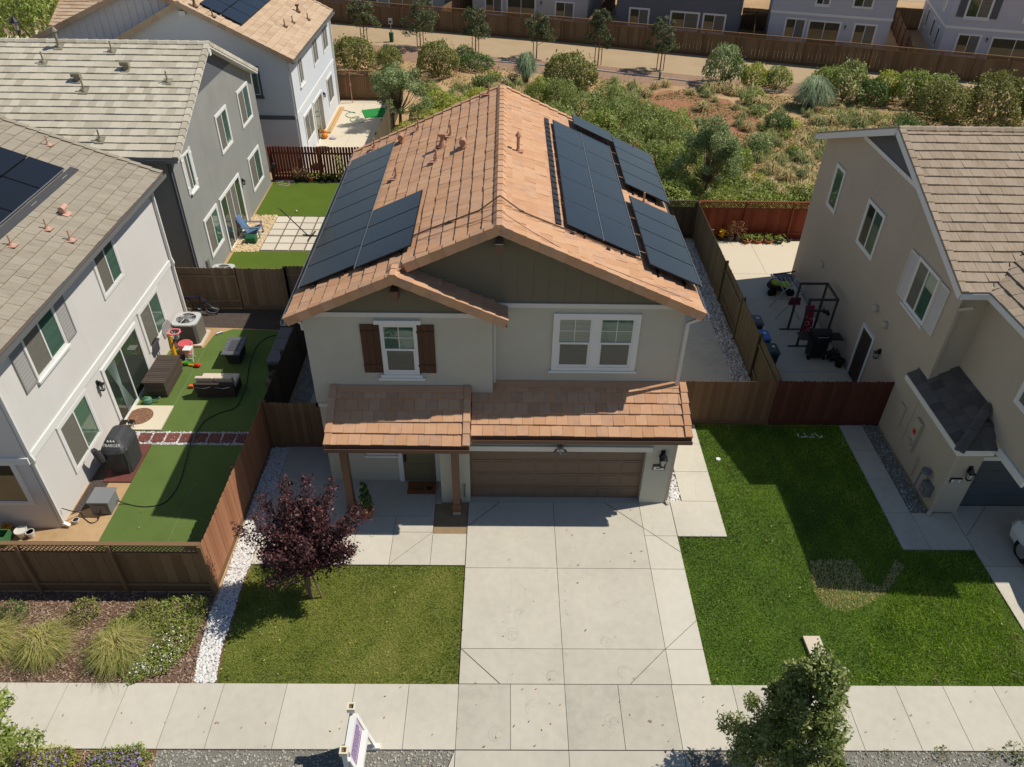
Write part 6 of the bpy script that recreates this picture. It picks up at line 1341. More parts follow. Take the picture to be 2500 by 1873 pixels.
wk=mat('brown_wicker',[C(58,50,46),C(74,64,58)],.85,n1=(40,.5)); bg_=mat('beige_cushion',[C(206,190,172)],.9,n1=(4,.1)); gc=mat('grey_cushion',[C(112,110,112)],.9,n1=(4,.1))
H=thing('loveseat','wicker loveseat with beige cushions on the lawn, seen from behind','sofa',(-8.75,11.0,0))
part(H,'back',wk,lambda t:t.hexa([(-9.4,10.58,.02),(-8.1,10.58,.02),(-8.1,10.68,.02),(-9.4,10.68,.02),(-9.42,10.5,.62),(-8.08,10.5,.62),(-8.08,10.62,.62),(-9.42,10.62,.62)]),.01); part(H,'seat_base',wk,lambda t:t.box(-9.4,-8.1,10.7,11.3,.04,.32),.01)
for s in (0,1): part(H,'seat_cushion',bg_,lambda t:t.box(-9.38+s*.645,-8.75+s*.645,10.72,11.38,.32,.46),.04); part(H,'back_cushion',bg_,lambda t:t.obox((-9.07+s*.64,10.74,.62),(.31,0,0),(0,.07,.0),(0,-.05,.18)),.04)
for s in (0,1): part(H,'cushion_tie',M_['silver'],lambda t:t.tube([(-9.35+s*.65,10.5,.5),(-9.1+s*.65,10.49,.46),(-8.85+s*.65,10.5,.52)],.008,4))
H=thing('outdoor_sofa','long outdoor sofa with grey cushions along the fence coloured dark for shade','sofa',(-6.95,13.2,0))
part(H,'frame',wk,lambda t:(t.box(-7.35,-6.6,12.0,14.35,.03,.34),t.box(-6.62,-6.5,12.0,14.35,.34,.72),t.box(-7.35,-6.63,14.24,14.35,.34,.6)),.01)
for i in range(3): part(H,'seat_cushion',gc,lambda t:t.box(-7.37,-6.65,12.02+i*.74,12.74+i*.74,.345,.5),.03)
H=thing('planter_tray','small weathered planter box at the front end of the outdoor sofa','planter',(-6.95,11.5,0)); part(H,'box',M_['wood_old'],lambda t:(t.box(-7.25,-6.7,11.2,11.8,.02,.2),)); part(H,'plant',LM['dkgreen'],lambda t:[t.face([(-7+random.uniform(-.2,.2),11.5+random.uniform(-.25,.25),.2),(-7+random.uniform(-.2,.2),11.5+random.uniform(-.25,.25),.3),(-7+random.uniform(-.2,.2),11.5+random.uniform(-.25,.25),.36)],random.random()) for i in range(60)])
tt=MB(); tt.tube([(-9.9,14.35,.06),(-9.72,14.5,.06)],.05,10); tt.build('steel_tumbler',M_['silver'],**tg('shiny steel tumbler lying on the lawn edge by the air conditioner pad','tumbler'))
# pots and clutter at the front corner of the white house
wp=mat('white_pot',[C(206,202,194)],.6); tp_=mat('terracotta_pot',[C(176,104,66)],.8,n1=(8,.1)); bp_=mat('black_pot',[C(36,34,32)],.7); soilm=mat('potting_soil',[C(46,36,28)],.98)
def pot(label,x,y,r,h,m,plant=None,ph=.25,pn=60,ps=.09,group=None,name='flower_pot'):
    H=thing(name,label,'pot',(x,y,0),group); part(H,'pot',m,lambda t:t.lathe([(.001,.0),(r*.7,.0),(r*.95,h*.85),(r*1.05,h*.85),(r*1.05,h),(r*.9,h),(r*.88,h*.9),(.001,h*.9)],(x,y,.012),14))
    part(H,'soil',soilm,lambda t:t.cyl((x,y,h*.86),r*.88,r*.88,.02,12))
    if plant:
        q=np.random.default_rng(int(abs(x*100)+abs(y*10))); P=np.stack([x+q.normal(0,r*.55,pn),y+q.normal(0,r*.55,pn),h+ph*q.uniform(0,1,pn)],1); v,f=quads(P,ps,q,up=.6,asp=.5); npmesh('plant',v,f,q.uniform(0,1,pn),LM[plant],H)
pot('white pot near the corner of the white house, left of two',-12.25,4.42,.16,.24,wp); pot('smaller white pot at the corner of the white house, right of two',-12.0,4.4,.11,.2,wp); pot('small beige pot by the hose at the house corner',-11.0,4.92,.09,.12,wp)
H=thing('plastic_crate','green plastic crate on the soil below the white house, left border','crate',(-12.8,4.2,0)); part(H,'body',mat('green_crate',[C(60,108,66)],.6),lambda t:(t.box(-13.2,-12.5,4.0,4.03,.02,.3),t.box(-13.2,-12.5,4.37,4.4,.02,.3),t.box(-13.2,-13.17,4.031,4.369,.02,.3),t.box(-12.53,-12.5,4.031,4.369,.02,.3),t.box(-13.17,-12.53,4.031,4.369,.02,.05)))
H=thing('toy_pile','heap of white and yellow plastic toys behind the green crate','toys',(-12.9,4.6,0)); part(H,'bucket',MATS['yellow_plastic'],lambda t:t.lathe([(.001,.02),(.1,.02),(.14,.22),(.12,.22)],(-12.75,4.62,0),12)); part(H,'tub',wp,lambda t:t.lathe([(.001,.02),(.18,.02),(.24,.16),(.2,.16)],(-13.1,4.62,0),12))
# ---- yard of the grey house
pl=mat('pale_paver',[C(196,186,168),C(212,203,186)],.95,tone=.6,n1=(2,.2),bump=(80,.15,.006))
for i in range(5):
    for j in range(5):
        x0=-9.96+i*.665; y0=21.1+j*.695; tt=MB(); tt.tone=random.random(); tt.box(x0,x0+.585,y0,y0+.63,.012,.055); tt.build('square_paver',pl,**tg('pale square paver in the grid beside the blue chair','paver','paver grid in the yard of the grey house'))
def adirondack():
    bm=mat('blue_chair_paint',[C(92,118,150)],.5); x,y=-10.72,22.55; H=thing('adirondack_chair','blue slatted garden chair by the pebbles outside the grey house','chair',(x,y,0))
    def f(t):
        for i in range(6): a=y-.25+i*.09; t.hexa([(x-.1,a,.24),(x-.08,a,.2),(x-.08,a+.075,.2),(x-.1,a+.075,.24),(x-.5,a-.01+.0*i,1.0-.01*abs(i-2.5)**2),(x-.47,a-.01,1.0-.01*abs(i-2.5)**2),(x-.47,a+.085,1.0-.01*abs(i-2.5)**2),(x-.5,a+.085,1.0-.01*abs(i-2.5)**2)])
    part(H,'backrest',bm,f)
    def f(t):
        for i in range(6): q=x-.08+i*.095; z=.26+i*.03; t.hexa([(q,y-.27,z-.02),(q+.085,y-.27,z+.007),(q+.085,y+.27,z+.007),(q,y+.27,z-.02),(q,y-.27,z),(q+.085,y-.27,z+.027),(q+.085,y+.27,z+.027),(q,y+.27,z)])
    part(H,'seat',bm,f)
    for s in (-1,1):
        yy=y+s*.31; part(H,'armrest',bm,lambda t:t.box(x-.32,x+.5,yy-.06,yy+.06,.56,.585))
        part(H,'leg',bm,lambda t:t.bar((x+.42,yy,.56),(x+.48,yy,.03),.09,.03)); part(H,'leg',bm,lambda t:t.bar((x+.4,yy-s*.035,.42),(x-.45,yy-s*.035,.03),.03,.1))
adirondack()
H=thing('cooler_box','green box with lid on the pebbles beside the blue chair','box',(-10.55,21.85,0)); gb_=mat('dark_green_box',[C(34,92,58)],.5,n1=(5,.15)); part(H,'body',gb_,lambda t:t.box(-10.78,-10.3,21.7,22.05,.02,.3),.015); part(H,'lid',gb_,lambda t:t.hexa([(-10.8,21.68,.3),(-10.28,21.68,.3),(-10.28,22.07,.3),(-10.8,22.07,.3),(-10.74,21.76,.36),(-10.34,21.76,.36),(-10.34,21.99,.36),(-10.74,21.99,.36)])); part(H,'handle',M_['metal'],lambda t:t.tube([(-10.62,21.88,.36),(-10.6,21.88,.42),(-10.48,21.88,.42),(-10.46,21.88,.36)],.01))
H=thing('umbrella_stand','dark closed umbrella stand with slanting pole on the pale pavers','umbrella stand',(-7.9,22.5,0)); part(H,'base',M_['black'],lambda t:(t.bar((-8.35,22.55,.08),(-7.3,22.4,.08),.05,.05),t.bar((-8.0,22.05,.08),(-7.85,22.95,.08),.05,.05))); part(H,'pole',M_['black'],lambda t:(t.tube([(-8.15,22.53,.1),(-9.25,22.75,1.25)],.025,6),t.tube([(-9.25,22.75,1.25),(-9.35,22.8,1.38)],.012,5),t.tube([(-9.22,22.75,1.22),(-9.4,22.72,1.3)],.012,5)))
tt=MB(); tt.ball((-9.2,25.1,.07),.045); tt.build('golf_ball',M_['white'],**tg('small white ball on the artificial lawn','ball'))
H=thing('dry_planter','low black planter with dry brown stalks by the red picket fence','planter',(-9.75,28.82,0)); part(H,'trough',bp_,lambda t:t.box(-10.1,-9.42,28.7,28.95,.02,.22)); o_=part(H,'soil',soilm,lambda t:t.box(-10.07,-9.45,28.72,28.93,.22,.23))
q=np.random.default_rng(4); P=np.stack([q.uniform(-10.15,-9.4,260),28.8+q.normal(0,.1,260),.25+q.uniform(0,.5,260)],1); v,f=quads(P,.2,q,up=.1,asp=.12,D=np.tile(np.array([[0,0,1.]]),(260,1))); npmesh('stalks',v,f,q.uniform(0,.6,260),mat('dry_stalk',[C(140,104,76),C(184,150,116)],.9,tone=1),H)
pot('square terracotta pot with orange flowers by the red picket fence',-9.2,28.82,.17,.28,tp_,'yell',.22,50,.1)
for i,l in enumerate(('black pot with a small green plant, next to the square terracotta pot','black pot with a leafy green plant, second right of the terracotta pot','black pot with a leafy green plant, third right of the terracotta pot','black pot with a bushy plant below the tall vine','black pot with a green plant at the roof edge')): pot(l,-8.85+i*.36,28.82,.13,.2,bp_,'yell' if i%2 else 'bright',.3,50,.12)
H=thing('vine','tall yellow green vine in a black pot against the red picket fence','plant',(-7.45,28.85,0)); q=np.random.default_rng(9); n=160; z=q.uniform(0,1,n); P=np.stack([-7.55-.15*z+q.normal(0,.16,n)*(1-z*.4),28.84+q.normal(0,.05,n),.2+1.25*z],1); v,f=quads(P,.13,q,up=.3); npmesh('foliage',v,f,q.uniform(.3,1,n),LM['yell'],H); part(H,'pot',bp_,lambda t:t.lathe([(.001,0),(.12,0),(.16,.22),(.13,.22)],(-7.45,28.82,.01),12)); part(H,'stem',M_['bark'],lambda t:t.tube([(-7.45,28.82,.1),(-7.6,28.86,.8),(-7.7,28.88,1.4)],.012,5))
H=thing('tripod_fan','black tripod with a round head at the corner of the grey house','tripod',(-11.05,28.75,0))
for i in range(3): a=i*2.1+.5; part(H,'leg',M_['black'],lambda t:t.tube([(-11.05,28.7,.7),(-11.05+.22*math.cos(a),28.7+.22*math.sin(a),0)],.014,5))
part(H,'head',M_['black'],lambda t:(t.tube([(-11.05,28.7,.7),(-11.05,28.7,.85)],.02),t.ball((-11.05,28.66,.95),.13,(1,.7,1))))
tt=MB(); tt.tube(smooth([(-10.95,28.55,.03),(-10.6,28.75,.05),(-10.3,28.6,.03),(-10.5,28.45,.03),(-10.8,28.3,.03),(-10.6,28.15,.03),(-10.3,28.3,.03),(-10.4,28.7,.06),(-10.1,28.65,.05)]),.016,5); tt.build('garden_hose',mat('pink_hose',[C(190,150,166)],.5),**tg('coiled pinkish hose at the corner of the artificial lawn','hose'))
# ---- patio of the far white house
tt=MB(); tt.prism([(-7.83,38.72,.056),(-6.42,39.0,.056),(-6.75,40.75,.056),(-8.26,40.1,.056)],(0,0,.035)); tt.build('putting_mat',mat('green_felt_mat',[C(40,132,62)],.95,n1=(3,.08)),**tg('bright green rectangular mat on the concrete patio','mat'))
hp=[(-9.5,40.2,.07)]+[(-9.0+.35*math.cos(i*.9)+.06*i,39.6-.12*i+.32*math.sin(i*.9),.07) for i in range(16)]; tt=MB(); tt.tube(smooth(hp,4),.018,5); tt.build('garden_hose',mat('green_hose',[C(52,140,96)],.5),**tg('green hose in loose coils on the concrete patio','hose'))
for i,l in enumerate(('orange wooden plank lying along the far white house wall, nearer the wall','orange wooden plank lying along the far white house wall, outer one')): tt=MB(); tt.bar((-9.72+i*.17,35.9,.1),(-9.7+i*.17,40.6,.1),.12,.07); tt.build('lumber',mat('fresh_lumber',[C(196,160,112)],.8,n1=(4,.15)),**tg(l,'plank'))
tt=MB(); tt.tube([(-9.55,33.3,.055),(-9.55,33.3,.065)],.5,24); tt.build('round_rug',mat('charcoal_rug',[C(72,70,66)],.95),**tg('dark round mat outside the sliding door of the far white house','mat'))
H=thing('toy_pumpkin','orange plastic pumpkin by the wall of the far white house','ornament',(-9.7,35.1,0)); part(H,'body',mat('pumpkin_orange',[C(222,132,34)],.5),lambda t:(t.ball((-9.68,35.1,.2),.2,(1,1,.8)),t.ball((-9.72,35.2,.42),.13))); part(H,'stalk',M_['brown'],lambda t:t.tube([(-9.72,35.2,.52),(-9.72,35.2,.62)],.03))
tt=MB(); tt.ball((-9.2,35.0,.1),.16,(1.4,1,.45)); tt.build('cloth_bundle',mat('lilac_cloth',[C(176,164,186)],.95),**tg('lilac cloth bundle beside the orange pumpkin','cloth'))
H=thing('post_sprinkler','thin pinkish pole with a cross arm at the end of the concrete patio','pole',(-9.1,41.6,0)); pm_=mat('pink_metal',[C(186,130,120)],.6); part(H,'pole',pm_,lambda t:t.tube([(-9.1,41.6,.05),(-9.12,41.6,2.0)],.025,6)); part(H,'arm',pm_,lambda t:t.tube([(-9.12,41.6,2.0),(-8.2,41.7,1.8)],.016,5)); part(H,'tag',pm_,lambda t:t.box(-9.18,-9.06,41.56,41.64,1.15,1.3))
H=thing('garden_cart','dark clutter with a white bag by the red picket fence, below the far white house','clutter',(-9.6,30.2,0)); part(H,'bag',M_['white'],lambda t:t.ball((-9.75,29.8,.2),.24,(1,.8,1))); part(H,'cart',M_['black'],lambda t:(t.ball((-9.2,30.5,.18),.28,(1.3,1,.6)),t.tube([(-9.9,29.6,.0),(-9.92,29.7,.9),(-9.85,29.9,.95)],.02)))
# ---- yard of the tan house
def bin_(label,x,y,lid,body,rz=0):
    H=thing('wheelie_bin',label,'bin',(x,y,0)); part(H,'body',body,lambda t:t.hexa([(x-.24,y-.26,.06),(x+.24,y-.26,.06),(x+.24,y+.26,.06),(x-.24,y+.26,.06),(x-.31,y-.31,.98),(x+.31,y-.31,.98),(x+.31,y+.31,.98),(x-.31,y+.31,.98)]),.03)
    part(H,'lid',lid,lambda t:(t.hexa([(x-.34,y-.34,.985),(x+.36,y-.34,.985),(x+.36,y+.34,.985),(x-.34,y+.34,.985),(x-.3,y-.28,1.08),(x+.26,y-.28,1.07),(x+.26,y+.28,1.07),(x-.3,y+.28,1.08)]),),.03)
    for s in (-1,1): part(H,'wheel',M_['rubber'],lambda t:t.tube([(x-.24,y+s*.22,.12),(x-.24,y+s*.29,.12)],.12,14))
    part(H,'label_patch',M_['white'],lambda t:t.box(x+.1,x+.2,y-.02,y+.1,1.082,1.086)); part(H,'handle',body,lambda t:t.tube([(x-.38,y-.22,.98),(x-.38,y+.22,.98)],.02))
bin_('dark green wheelie bin behind the grey green fence, nearest to the house side door',10.38,12.35,mat('green_bin_lid',[C(62,76,72)],.5),mat('green_bin',[C(48,62,60)],.55)); bin_('wheelie bin with bright blue lid, middle of the three behind the fence',10.3,13.2,mat('blue_bin_lid',[C(84,124,182)],.5),mat('blue_bin',[C(52,70,110)],.55)); bin_('wheelie bin with brown grey lid, farthest of the three behind the fence',10.3,14.2,mat('brown_bin_lid',[C(110,100,96)],.5),mat('grey_bin',[C(78,72,72)],.55))
H=thing('barbecue','black cart barbecue with side shelves beside the tan house','barbecue',(12.45,13.2,0)); part(H,'cart',M_['black'],lambda t:(t.box(12.2,12.8,13.02,13.05,.2,.85),t.box(12.2,12.8,13.42,13.45,.2,.85),t.box(12.2,12.23,13.05,13.42,.2,.85),t.box(12.77,12.8,13.05,13.42,.2,.85),t.box(12.2,12.8,13.02,13.45,.16,.2)))
part(H,'firebox',M_['black'],lambda t:t.box(12.15,12.85,12.98,13.5,.86,1.0),.02); part(H,'hood',M_['black'],lambda t:t.tube([(12.15,13.25,1.0),(12.85,13.25,1.0)],.25,16)); part(H,'handle',M_['silver'],lambda t:t.tube([(12.3,12.96,1.08),(12.7,12.96,1.08)],.014))
for s,x0,x1 in ((-1,11.72,12.14),(1,12.86,13.28)): part(H,'side_shelf',M_['black'],lambda t:t.box(x0,x1,13.0,13.48,.93,.97),.01)
for a,b in ((12.22,13.05),(12.22,13.42),(12.78,13.42),(12.78,13.05)): part(H,'leg',M_['black'],lambda t:t.tube([(a,b,.16),(a,b,.03)],.02))
for a in (12.22,12.78): part(H,'wheel',M_['rubber'],lambda t:t.tube([(a-.03,13.1,.09),(a+.03,13.1,.09)],.09,14))
H=thing('exercise_frame','tall black exercise frame on the patio beside the tan house','exercise frame',(12.4,14.5,0)); bk=mat('dark_grey_tube',[C(58,58,60)],.45)
for y in (13.9,15.05): part(H,'foot_bar',bk,lambda t:t.bar((11.72,y,.04),(13.1,y,.04),.08,.07))
for x,y in ((12.05,13.9),(12.05,15.05),(13.05,13.9),(13.05,15.05)): part(H,'upright',bk,lambda t:t.bar((x,y,.07),(x+.02,y+.02,2.1),.07,.07))
for p,q_ in (((12.0,13.9,2.1),(13.1,13.9,2.1)),((12.0,15.05,2.1),(13.1,15.05,2.1)),((13.07,13.9,2.1),(13.07,15.05,2.1)),((12.05,14.0,1.6),(12.9,14.0,1.55))): part(H,'top_bar',bk,lambda t:t.bar(p,q_,.07,.07))
part(H,'cable',M_['metal'],lambda t:[t.tube([(13.06,14.1+i*.15,2.08),(13.0,14.1+i*.15,.1)],.006,4) for i in range(6)])
part(H,'pad',M_['black'],lambda t:(t.tube([(12.75,13.95,1.55),(12.75,14.1,1.55)],.07,12),t.tube([(12.9,13.95,1.45),(12.9,14.1,1.45)],.07,12)))
H=thing('red_board','red padded board with white specks leaning inside the exercise frame','board',(12.65,14.6,0)); rb=mat('red_board_cover',[C(146,26,48),C(166,36,58)],.7,n1=(3,.3)); part(H,'board',rb,lambda t:t.obox((12.62,14.75,.62),(.17,0,0),(0,.22,.58),(0,-.03,.012)),.01); q=random.Random(3)
part(H,'speckle',M_['white'],lambda t:[t.obox(Vector((12.62+q.uniform(-.15,.15),14.75,.62))+Vector((0,.22,.58))*q.uniform(-.95,.3)+Vector((0,-.037,.014)),(q.uniform(.005,.02),0,0),(0,.004,.011),(0,-.001,.0005)) for i in range(40)])
H=thing('drying_rack','silver folding drying rack on the patio behind the exercise frame','drying rack',(12.3,16.2,0))
for s in (0,1):
    y=15.9+s*.9; part(H,'leg',M_['silver'],lambda t:(t.tube([(11.75,y-.1,.02),(12.7,y+.1,1.3)],.018,6),t.tube([(12.75,y-.1,.02),(11.85,y+.1,1.3)],.018,6)))
part(H,'rail',M_['silver'],lambda t:[t.tube([(11.85+i*.17,15.95,1.28),(11.85+i*.17,16.95,1.28)],.009,4) for i in range(6)]); part(H,'garment',mat('plum_cloth',[C(120,50,64)],.95),lambda t:t.hexa([(12.15,15.8,.7),(12.6,15.8,.7),(12.6,15.9,.7),(12.15,15.9,.7),(12.2,15.82,1.0),(12.58,15.82,1.0),(12.58,15.88,1.0),(12.2,15.88,1.0)]))
H=thing('ride_on_toy','black and lime green ride on toy against the tan house wall','toy',(12.6,17.9,0)); lm=mat('lime_plastic',[C(168,182,44)],.5); part(H,'body',M_['black'],lambda t:(t.ball((12.4,17.9,.4),.38,(1.3,.9,.7)),t.bar((12.2,18.2,.7),(13.1,18.2,.85),.05,.05)),.01); part(H,'cover',lm,lambda t:(t.ball((12.25,17.75,.58),.22,(1,1,.5)),t.ball((12.6,17.65,.55),.24,(1.2,1,.45))))
for a in (12.1,12.85): part(H,'wheel',M_['rubber'],lambda t:t.tube([(a,17.55,.18),(a,17.65,.18)],.18,14))
H=thing('folding_table','folded grey table with white edge lying on the sunny patio by the tan house','table',(13.0,18.9,0)); part(H,'top',mat('grey_table_top',[C(104,104,106)],.6),lambda t:t.prism([(12.6,19.35,.06),(12.75,18.5,.06),(13.4,18.5,.06),(13.4,19.35,.06)],(0,0,.05))); part(H,'edge',M_['white'],lambda t:(t.bar((12.58,19.36,.09),(12.74,18.47,.09),.03,.06),t.bar((12.74,18.47,.09),(13.4,18.47,.09),.03,.06)))
pot('pot of yellow flowers by the red lattice fence corner',11.1,22.55,.14,.24,bp_,'yflower',.35,120,.1)
for x,l in ((11.5,'grey pot with a dry brown conical plant, left of two by the red fence'),(11.87,'grey pot with a dry brown conical plant, right of two by the red fence')):
    H=thing('dry_plant',l,'plant',(x,22.5,0)); part(H,'pot',mat('grey_pot',[C(84,80,78)],.8),lambda t:t.lathe([(.001,0),(.1,0),(.15,.28),(.12,.28)],(x,22.5,.01),12)); q=np.random.default_rng(int(x*10)); n=300; z=q.uniform(0,1,n); P=np.stack([x+q.normal(0,.13,n)*np.sin(z*2.6+.35),22.5+q.normal(0,.13,n)*np.sin(z*2.6+.35),.28+.75*z],1); v,f=quads(P,.09,q,up=.2,asp=.3); npmesh('foliage',v,f,q.uniform(0,1,n),mat('dry_brown_leaf',[C(120,84,54),C(176,134,92)],.9,tone=1),H)
for i,(x,l) in enumerate(((12.25,'terracotta bowl with green leaves, first of three right of the dry plants'),(12.75,'terracotta bowl with green leaves, second of three right of the dry plants'),(13.25,'terracotta bowl with green leaves, third of three right of the dry plants'),(13.75,'grey bowl with a low green plant right of the terracotta bowls'))): pot(l,x,22.4,.23,.18,tp_ if i<3 else MATS['grey_pot'],'bright',.22,90,.12)
pot('small grey empty pot at the right end of the pot row',14.25,22.45,.1,.2,MATS['grey_pot'])
pot('black pot on the ground by the dark side door of the tan house',13.2,12.65,.16,.35,bp_)
H=thing('pebble_heap','black leaves and white pebbles heaped by the wall near the barbecue','debris',(13.1,13.1,0)); q=np.random.default_rng(6); P=np.stack([q.uniform(12.85,13.4,120),q.uniform(12.85,13.6,120),.07+q.uniform(0,.15,120)],1); v,f=quads(P,.16,q,up=.8); npmesh('dead_leaves',v,f,q.uniform(0,1,120),M_['black'],H)
# ---- in front of the tiled house
H=thing('spiral_topiary','spiral topiary in a terracotta pot beside the left porch post','plant',(-2.87,5.2,0)); part(H,'pot',tp_,lambda t:t.lathe([(.001,.0),(.12,.0),(.17,.24),(.19,.24),(.19,.3),(.16,.3),(.15,.27),(.001,.27)],(-2.87,5.2,.055),18))
q=np.random.default_rng(2); n=2600; u_=q.uniform(0,1,n); an=u_*2*math.pi*3.6; R=.13*(1-.72*u_); r0=.13*(1-.6*u_); d=q.normal(0,1,(n,3)); d/=np.linalg.norm(d,axis=1,keepdims=True); P=np.stack([-2.87+R*np.cos(an),5.2+R*np.sin(an),.42+.95*u_],1)+d*r0[:,None]*.8*np.array([1,1,.75]); v,f=quads(P,.05,q,asp=.5); npmesh('foliage',v,f,np.clip(q.normal(.4,.25,n),0,1),LM['dkgreen'],H); part(H,'stem',M_['bark'],lambda t:t.tube([(-2.87,5.2,.3),(-2.87,5.2,1.35)],.015,6))
tt=MB(); tt.box(-1.83,-1.0,6.06,6.58,.056,.075); dm=tt.build('doormat',mat('coir_mat',[C(130,82,44),C(152,100,58)],.98,n1=(60,.4)),**tg('brown coir doormat with the word home at the front door','doormat')); ORG['doormat']=ORG[dm.name]; text('lettering','home ♥',.17,frame((-1.41,6.27,.077),(1,0,0),(0,1,0)),M_['black'],dm)
tt=MB(); tt.tube([(-5.35,6.45,.056),(-5.35,6.45,.062)],.09,16); tt.build('drain_cover',M_['dark'],**tg('small dark round drain cover in the shaded side path','drain cover'))
tt=MB(); tt.torus((-2.62,4.5,.058),.085,.008,n=20,m=5); tt.build('cleanout_cover',M_['concrete'],**tg('round concrete cleanout cover in the entry path','drain cover'))
H=thing('utility_lid','pale rectangular utility box lid set in the right lawn','utility lid',(8.62,.88,0)); part(H,'lid',mat('pale_lid',[C(206,192,170)],.9,n1=(3,.15)),lambda t:t.prism([(8.42,1.29,.01),(8.46,.46,.01),(8.86,.46,.01),(8.83,1.29,.01)],(0,0,.09))); part(H,'slot',M_['dark'],lambda t:(t.box(8.62,8.63,.95,1.08,.101,.104),t.cyl((8.76,1.2,.1005),.02,.02,.003,10)))
tt=MB(); tt.tube([(7.72,7.66,.02),(7.72,7.66,.075)],.07,14); tt.build('sprinkler_cap',M_['white'],**tg('small white round sprinkler cap in the right lawn beside the walkway','sprinkler'))
tt=MB(); q=random.Random(8)
for i in range(9): a=q.uniform(-.5,.5); p=Vector((10.9+q.uniform(-.35,.35),8.75+q.uniform(-.08,.08),.07)); tt.bar(p,p+V(q.uniform(-.2,.2),q.uniform(-.08,.1),.08),.025,.012)
tt.build('torn_paper',M_['white'],**tg('scrap of torn white paper on the shaded right lawn near the maroon fence','litter'))
# real estate sign
H=thing('yard_sign','white A frame yard sign with purple lettering by the pavement','sign',(-2.05,-1.95,0)); wt=M_['white']; cm=mat('cream_cap',[C(222,212,186)],.6)
for y in (-1.5,-2.4):
    part(H,'post',wt,lambda t:t.box(-2.12,-2.02,y-.05,y+.05,.02,1.6)); po=part(H,'post_cap',cm,lambda t:(t.box(-2.15,-1.99,y-.08,y+.08,1.6,1.64),t.box(-2.15,-2.12,y-.08,y+.08,1.64,1.72),t.box(-2.02,-1.99,y-.08,y+.08,1.64,1.72),t.box(-2.12,-2.02,y-.08,y-.05,1.64,1.72),t.box(-2.12,-2.02,y+.05,y+.08,1.64,1.72)))
    part(H,'cap_hollow',mat('cap_hollow',[C(110,96,70)],.9),lambda t:t.box(-2.12,-2.02,y-.05,y+.05,1.641,1.66))
    part(H,'brace',wt,lambda t:(t.bar((-2.0,y,1.35),(-1.72,y,.02),.09,.04),t.bar((-2.14,y,1.0),(-2.34,y,.02),.09,.04)))
    part(H,'foot',wt,lambda t:t.box(-2.42,-1.62,y-.06,y+.06,.02,.12))
part(H,'top_rail',wt,lambda t:t.box(-2.1,-1.98,-2.35,-1.55,1.4,1.52)); part(H,'lower_rail',wt,lambda t:t.box(-1.93,-1.8,-2.35,-1.55,.72,.86))
part(H,'sign_panel',mat('lilac_panel',[C(196,180,204)],.5),lambda t:t.hexa([(-1.95,-2.35,.4),(-1.91,-2.35,.4),(-1.91,-1.55,.4),(-1.95,-1.55,.4),(-2.03,-2.35,1.39),(-1.99,-2.35,1.39),(-1.99,-1.55,1.39),(-2.03,-1.55,1.39)]))
q=random.Random(11)
def f(t):
    for r_ in range(5):
        z=.95+r_*.085; y=-2.28
        while y<-1.65: w_=q.uniform(.02,.06); x=-1.907-(z-.4)*.0808; t.obox((x+.002,y+w_/2,z),(.002,0,0),(0,w_/2,0),(-.002,0,.022)); y+=w_+.02
part(H,'lettering',mat('purple_ink',[C(112,84,132)],.6),f)
part(H,'rear_panel',mat('navy_panel',[C(70,74,96)],.5),lambda t:t.hexa([(-2.16,-2.35,.5),(-2.14,-2.35,.5),(-2.14,-1.55,.5),(-2.16,-1.55,.5),(-2.12,-2.35,1.5),(-2.1,-2.35,1.5),(-2.1,-1.55,1.5),(-2.12,-1.55,1.5)]))
# car at the right border
def car():
    H=thing('parked_car','white car parked in the shaded driveway at the right image border','car',(16.65,2.9,0)); wm=mat('white_car_paint',[C(214,216,218)],.25,spec=.5,coat=.6)
    L=[(.9,.42,.62),(.55,.3,.80),(.1,.26,.92),(-1.2,.25,.98),(-2.4,.25,.98),(-3.6,.26,1.0),(-3.95,.4,.9)]
    def f(t):
        y0=5.0; prof=[(5.05,.42,.66),(4.85,.28,.84),(4.3,.24,.95),(3.3,.22,1.02),(1.6,.22,1.02),(.9,.24,1.0),(.6,.4,.9)]; rs=[]
        for y,zb,zt in prof:
            e=.12 if y in (5.05,.6) else 0; rs.append([(15.75+e,y,zb),(15.70+e,y,(zb+zt)/2),(15.78+e,y,zt),(16.1,y,zt+.04),(17.2,y,zt+.04),(17.52-e,y,zt),(17.6-e,y,(zb+zt)/2),(17.55-e,y,zb)])
        for a,b in zip(rs[:-1],rs[1:]):
            for i in range(8): j=(i+1)%8; t.face((a[i],a[j],b[j],b[i]))
        t.face(rs[0]); t.face(list(reversed(rs[-1])))
    part(H,'body',wm,f); H.location.x-=.62; H.location.y-=.4; part(H,'roof',wm,lambda t:t.hexa([(16.0,3.0,1.48),(17.3,3.0,1.48),(17.3,1.3,1.48),(16.0,1.3,1.48),(16.05,2.9,1.52),(17.25,2.9,1.52),(17.25,1.4,1.52),(16.05,1.4,1.52)]),.02)
    part(H,'window_glass',mat('car_glass',[C(30,34,36)],.08,spec=.6),lambda t:t.hexa([(15.85,3.9,1.02),(17.45,3.9,1.02),(17.45,.85,1.02),(15.85,.85,1.02),(16.02,3.0,1.48),(17.28,3.0,1.48),(17.28,1.3,1.48),(16.02,1.3,1.48)]))
    for x in (15.72,17.4):
        for y in (4.2,1.5):
            w=MB(); w.tube([(x,y,.33),(x+.18,y,.33)],.33,24); wo=w.build('wheel',M_['rubber'],H); w=MB(); w.tube([(x-.012,y,.33),(x+.192,y,.33)],.2,14); w.build('rim',M_['silver'],wo)
    for x in (15.88,17.1): part(H,'headlight',M_['silver'],lambda t:t.box(x,x+.32,4.96,5.07,.62,.74),.02)
car()
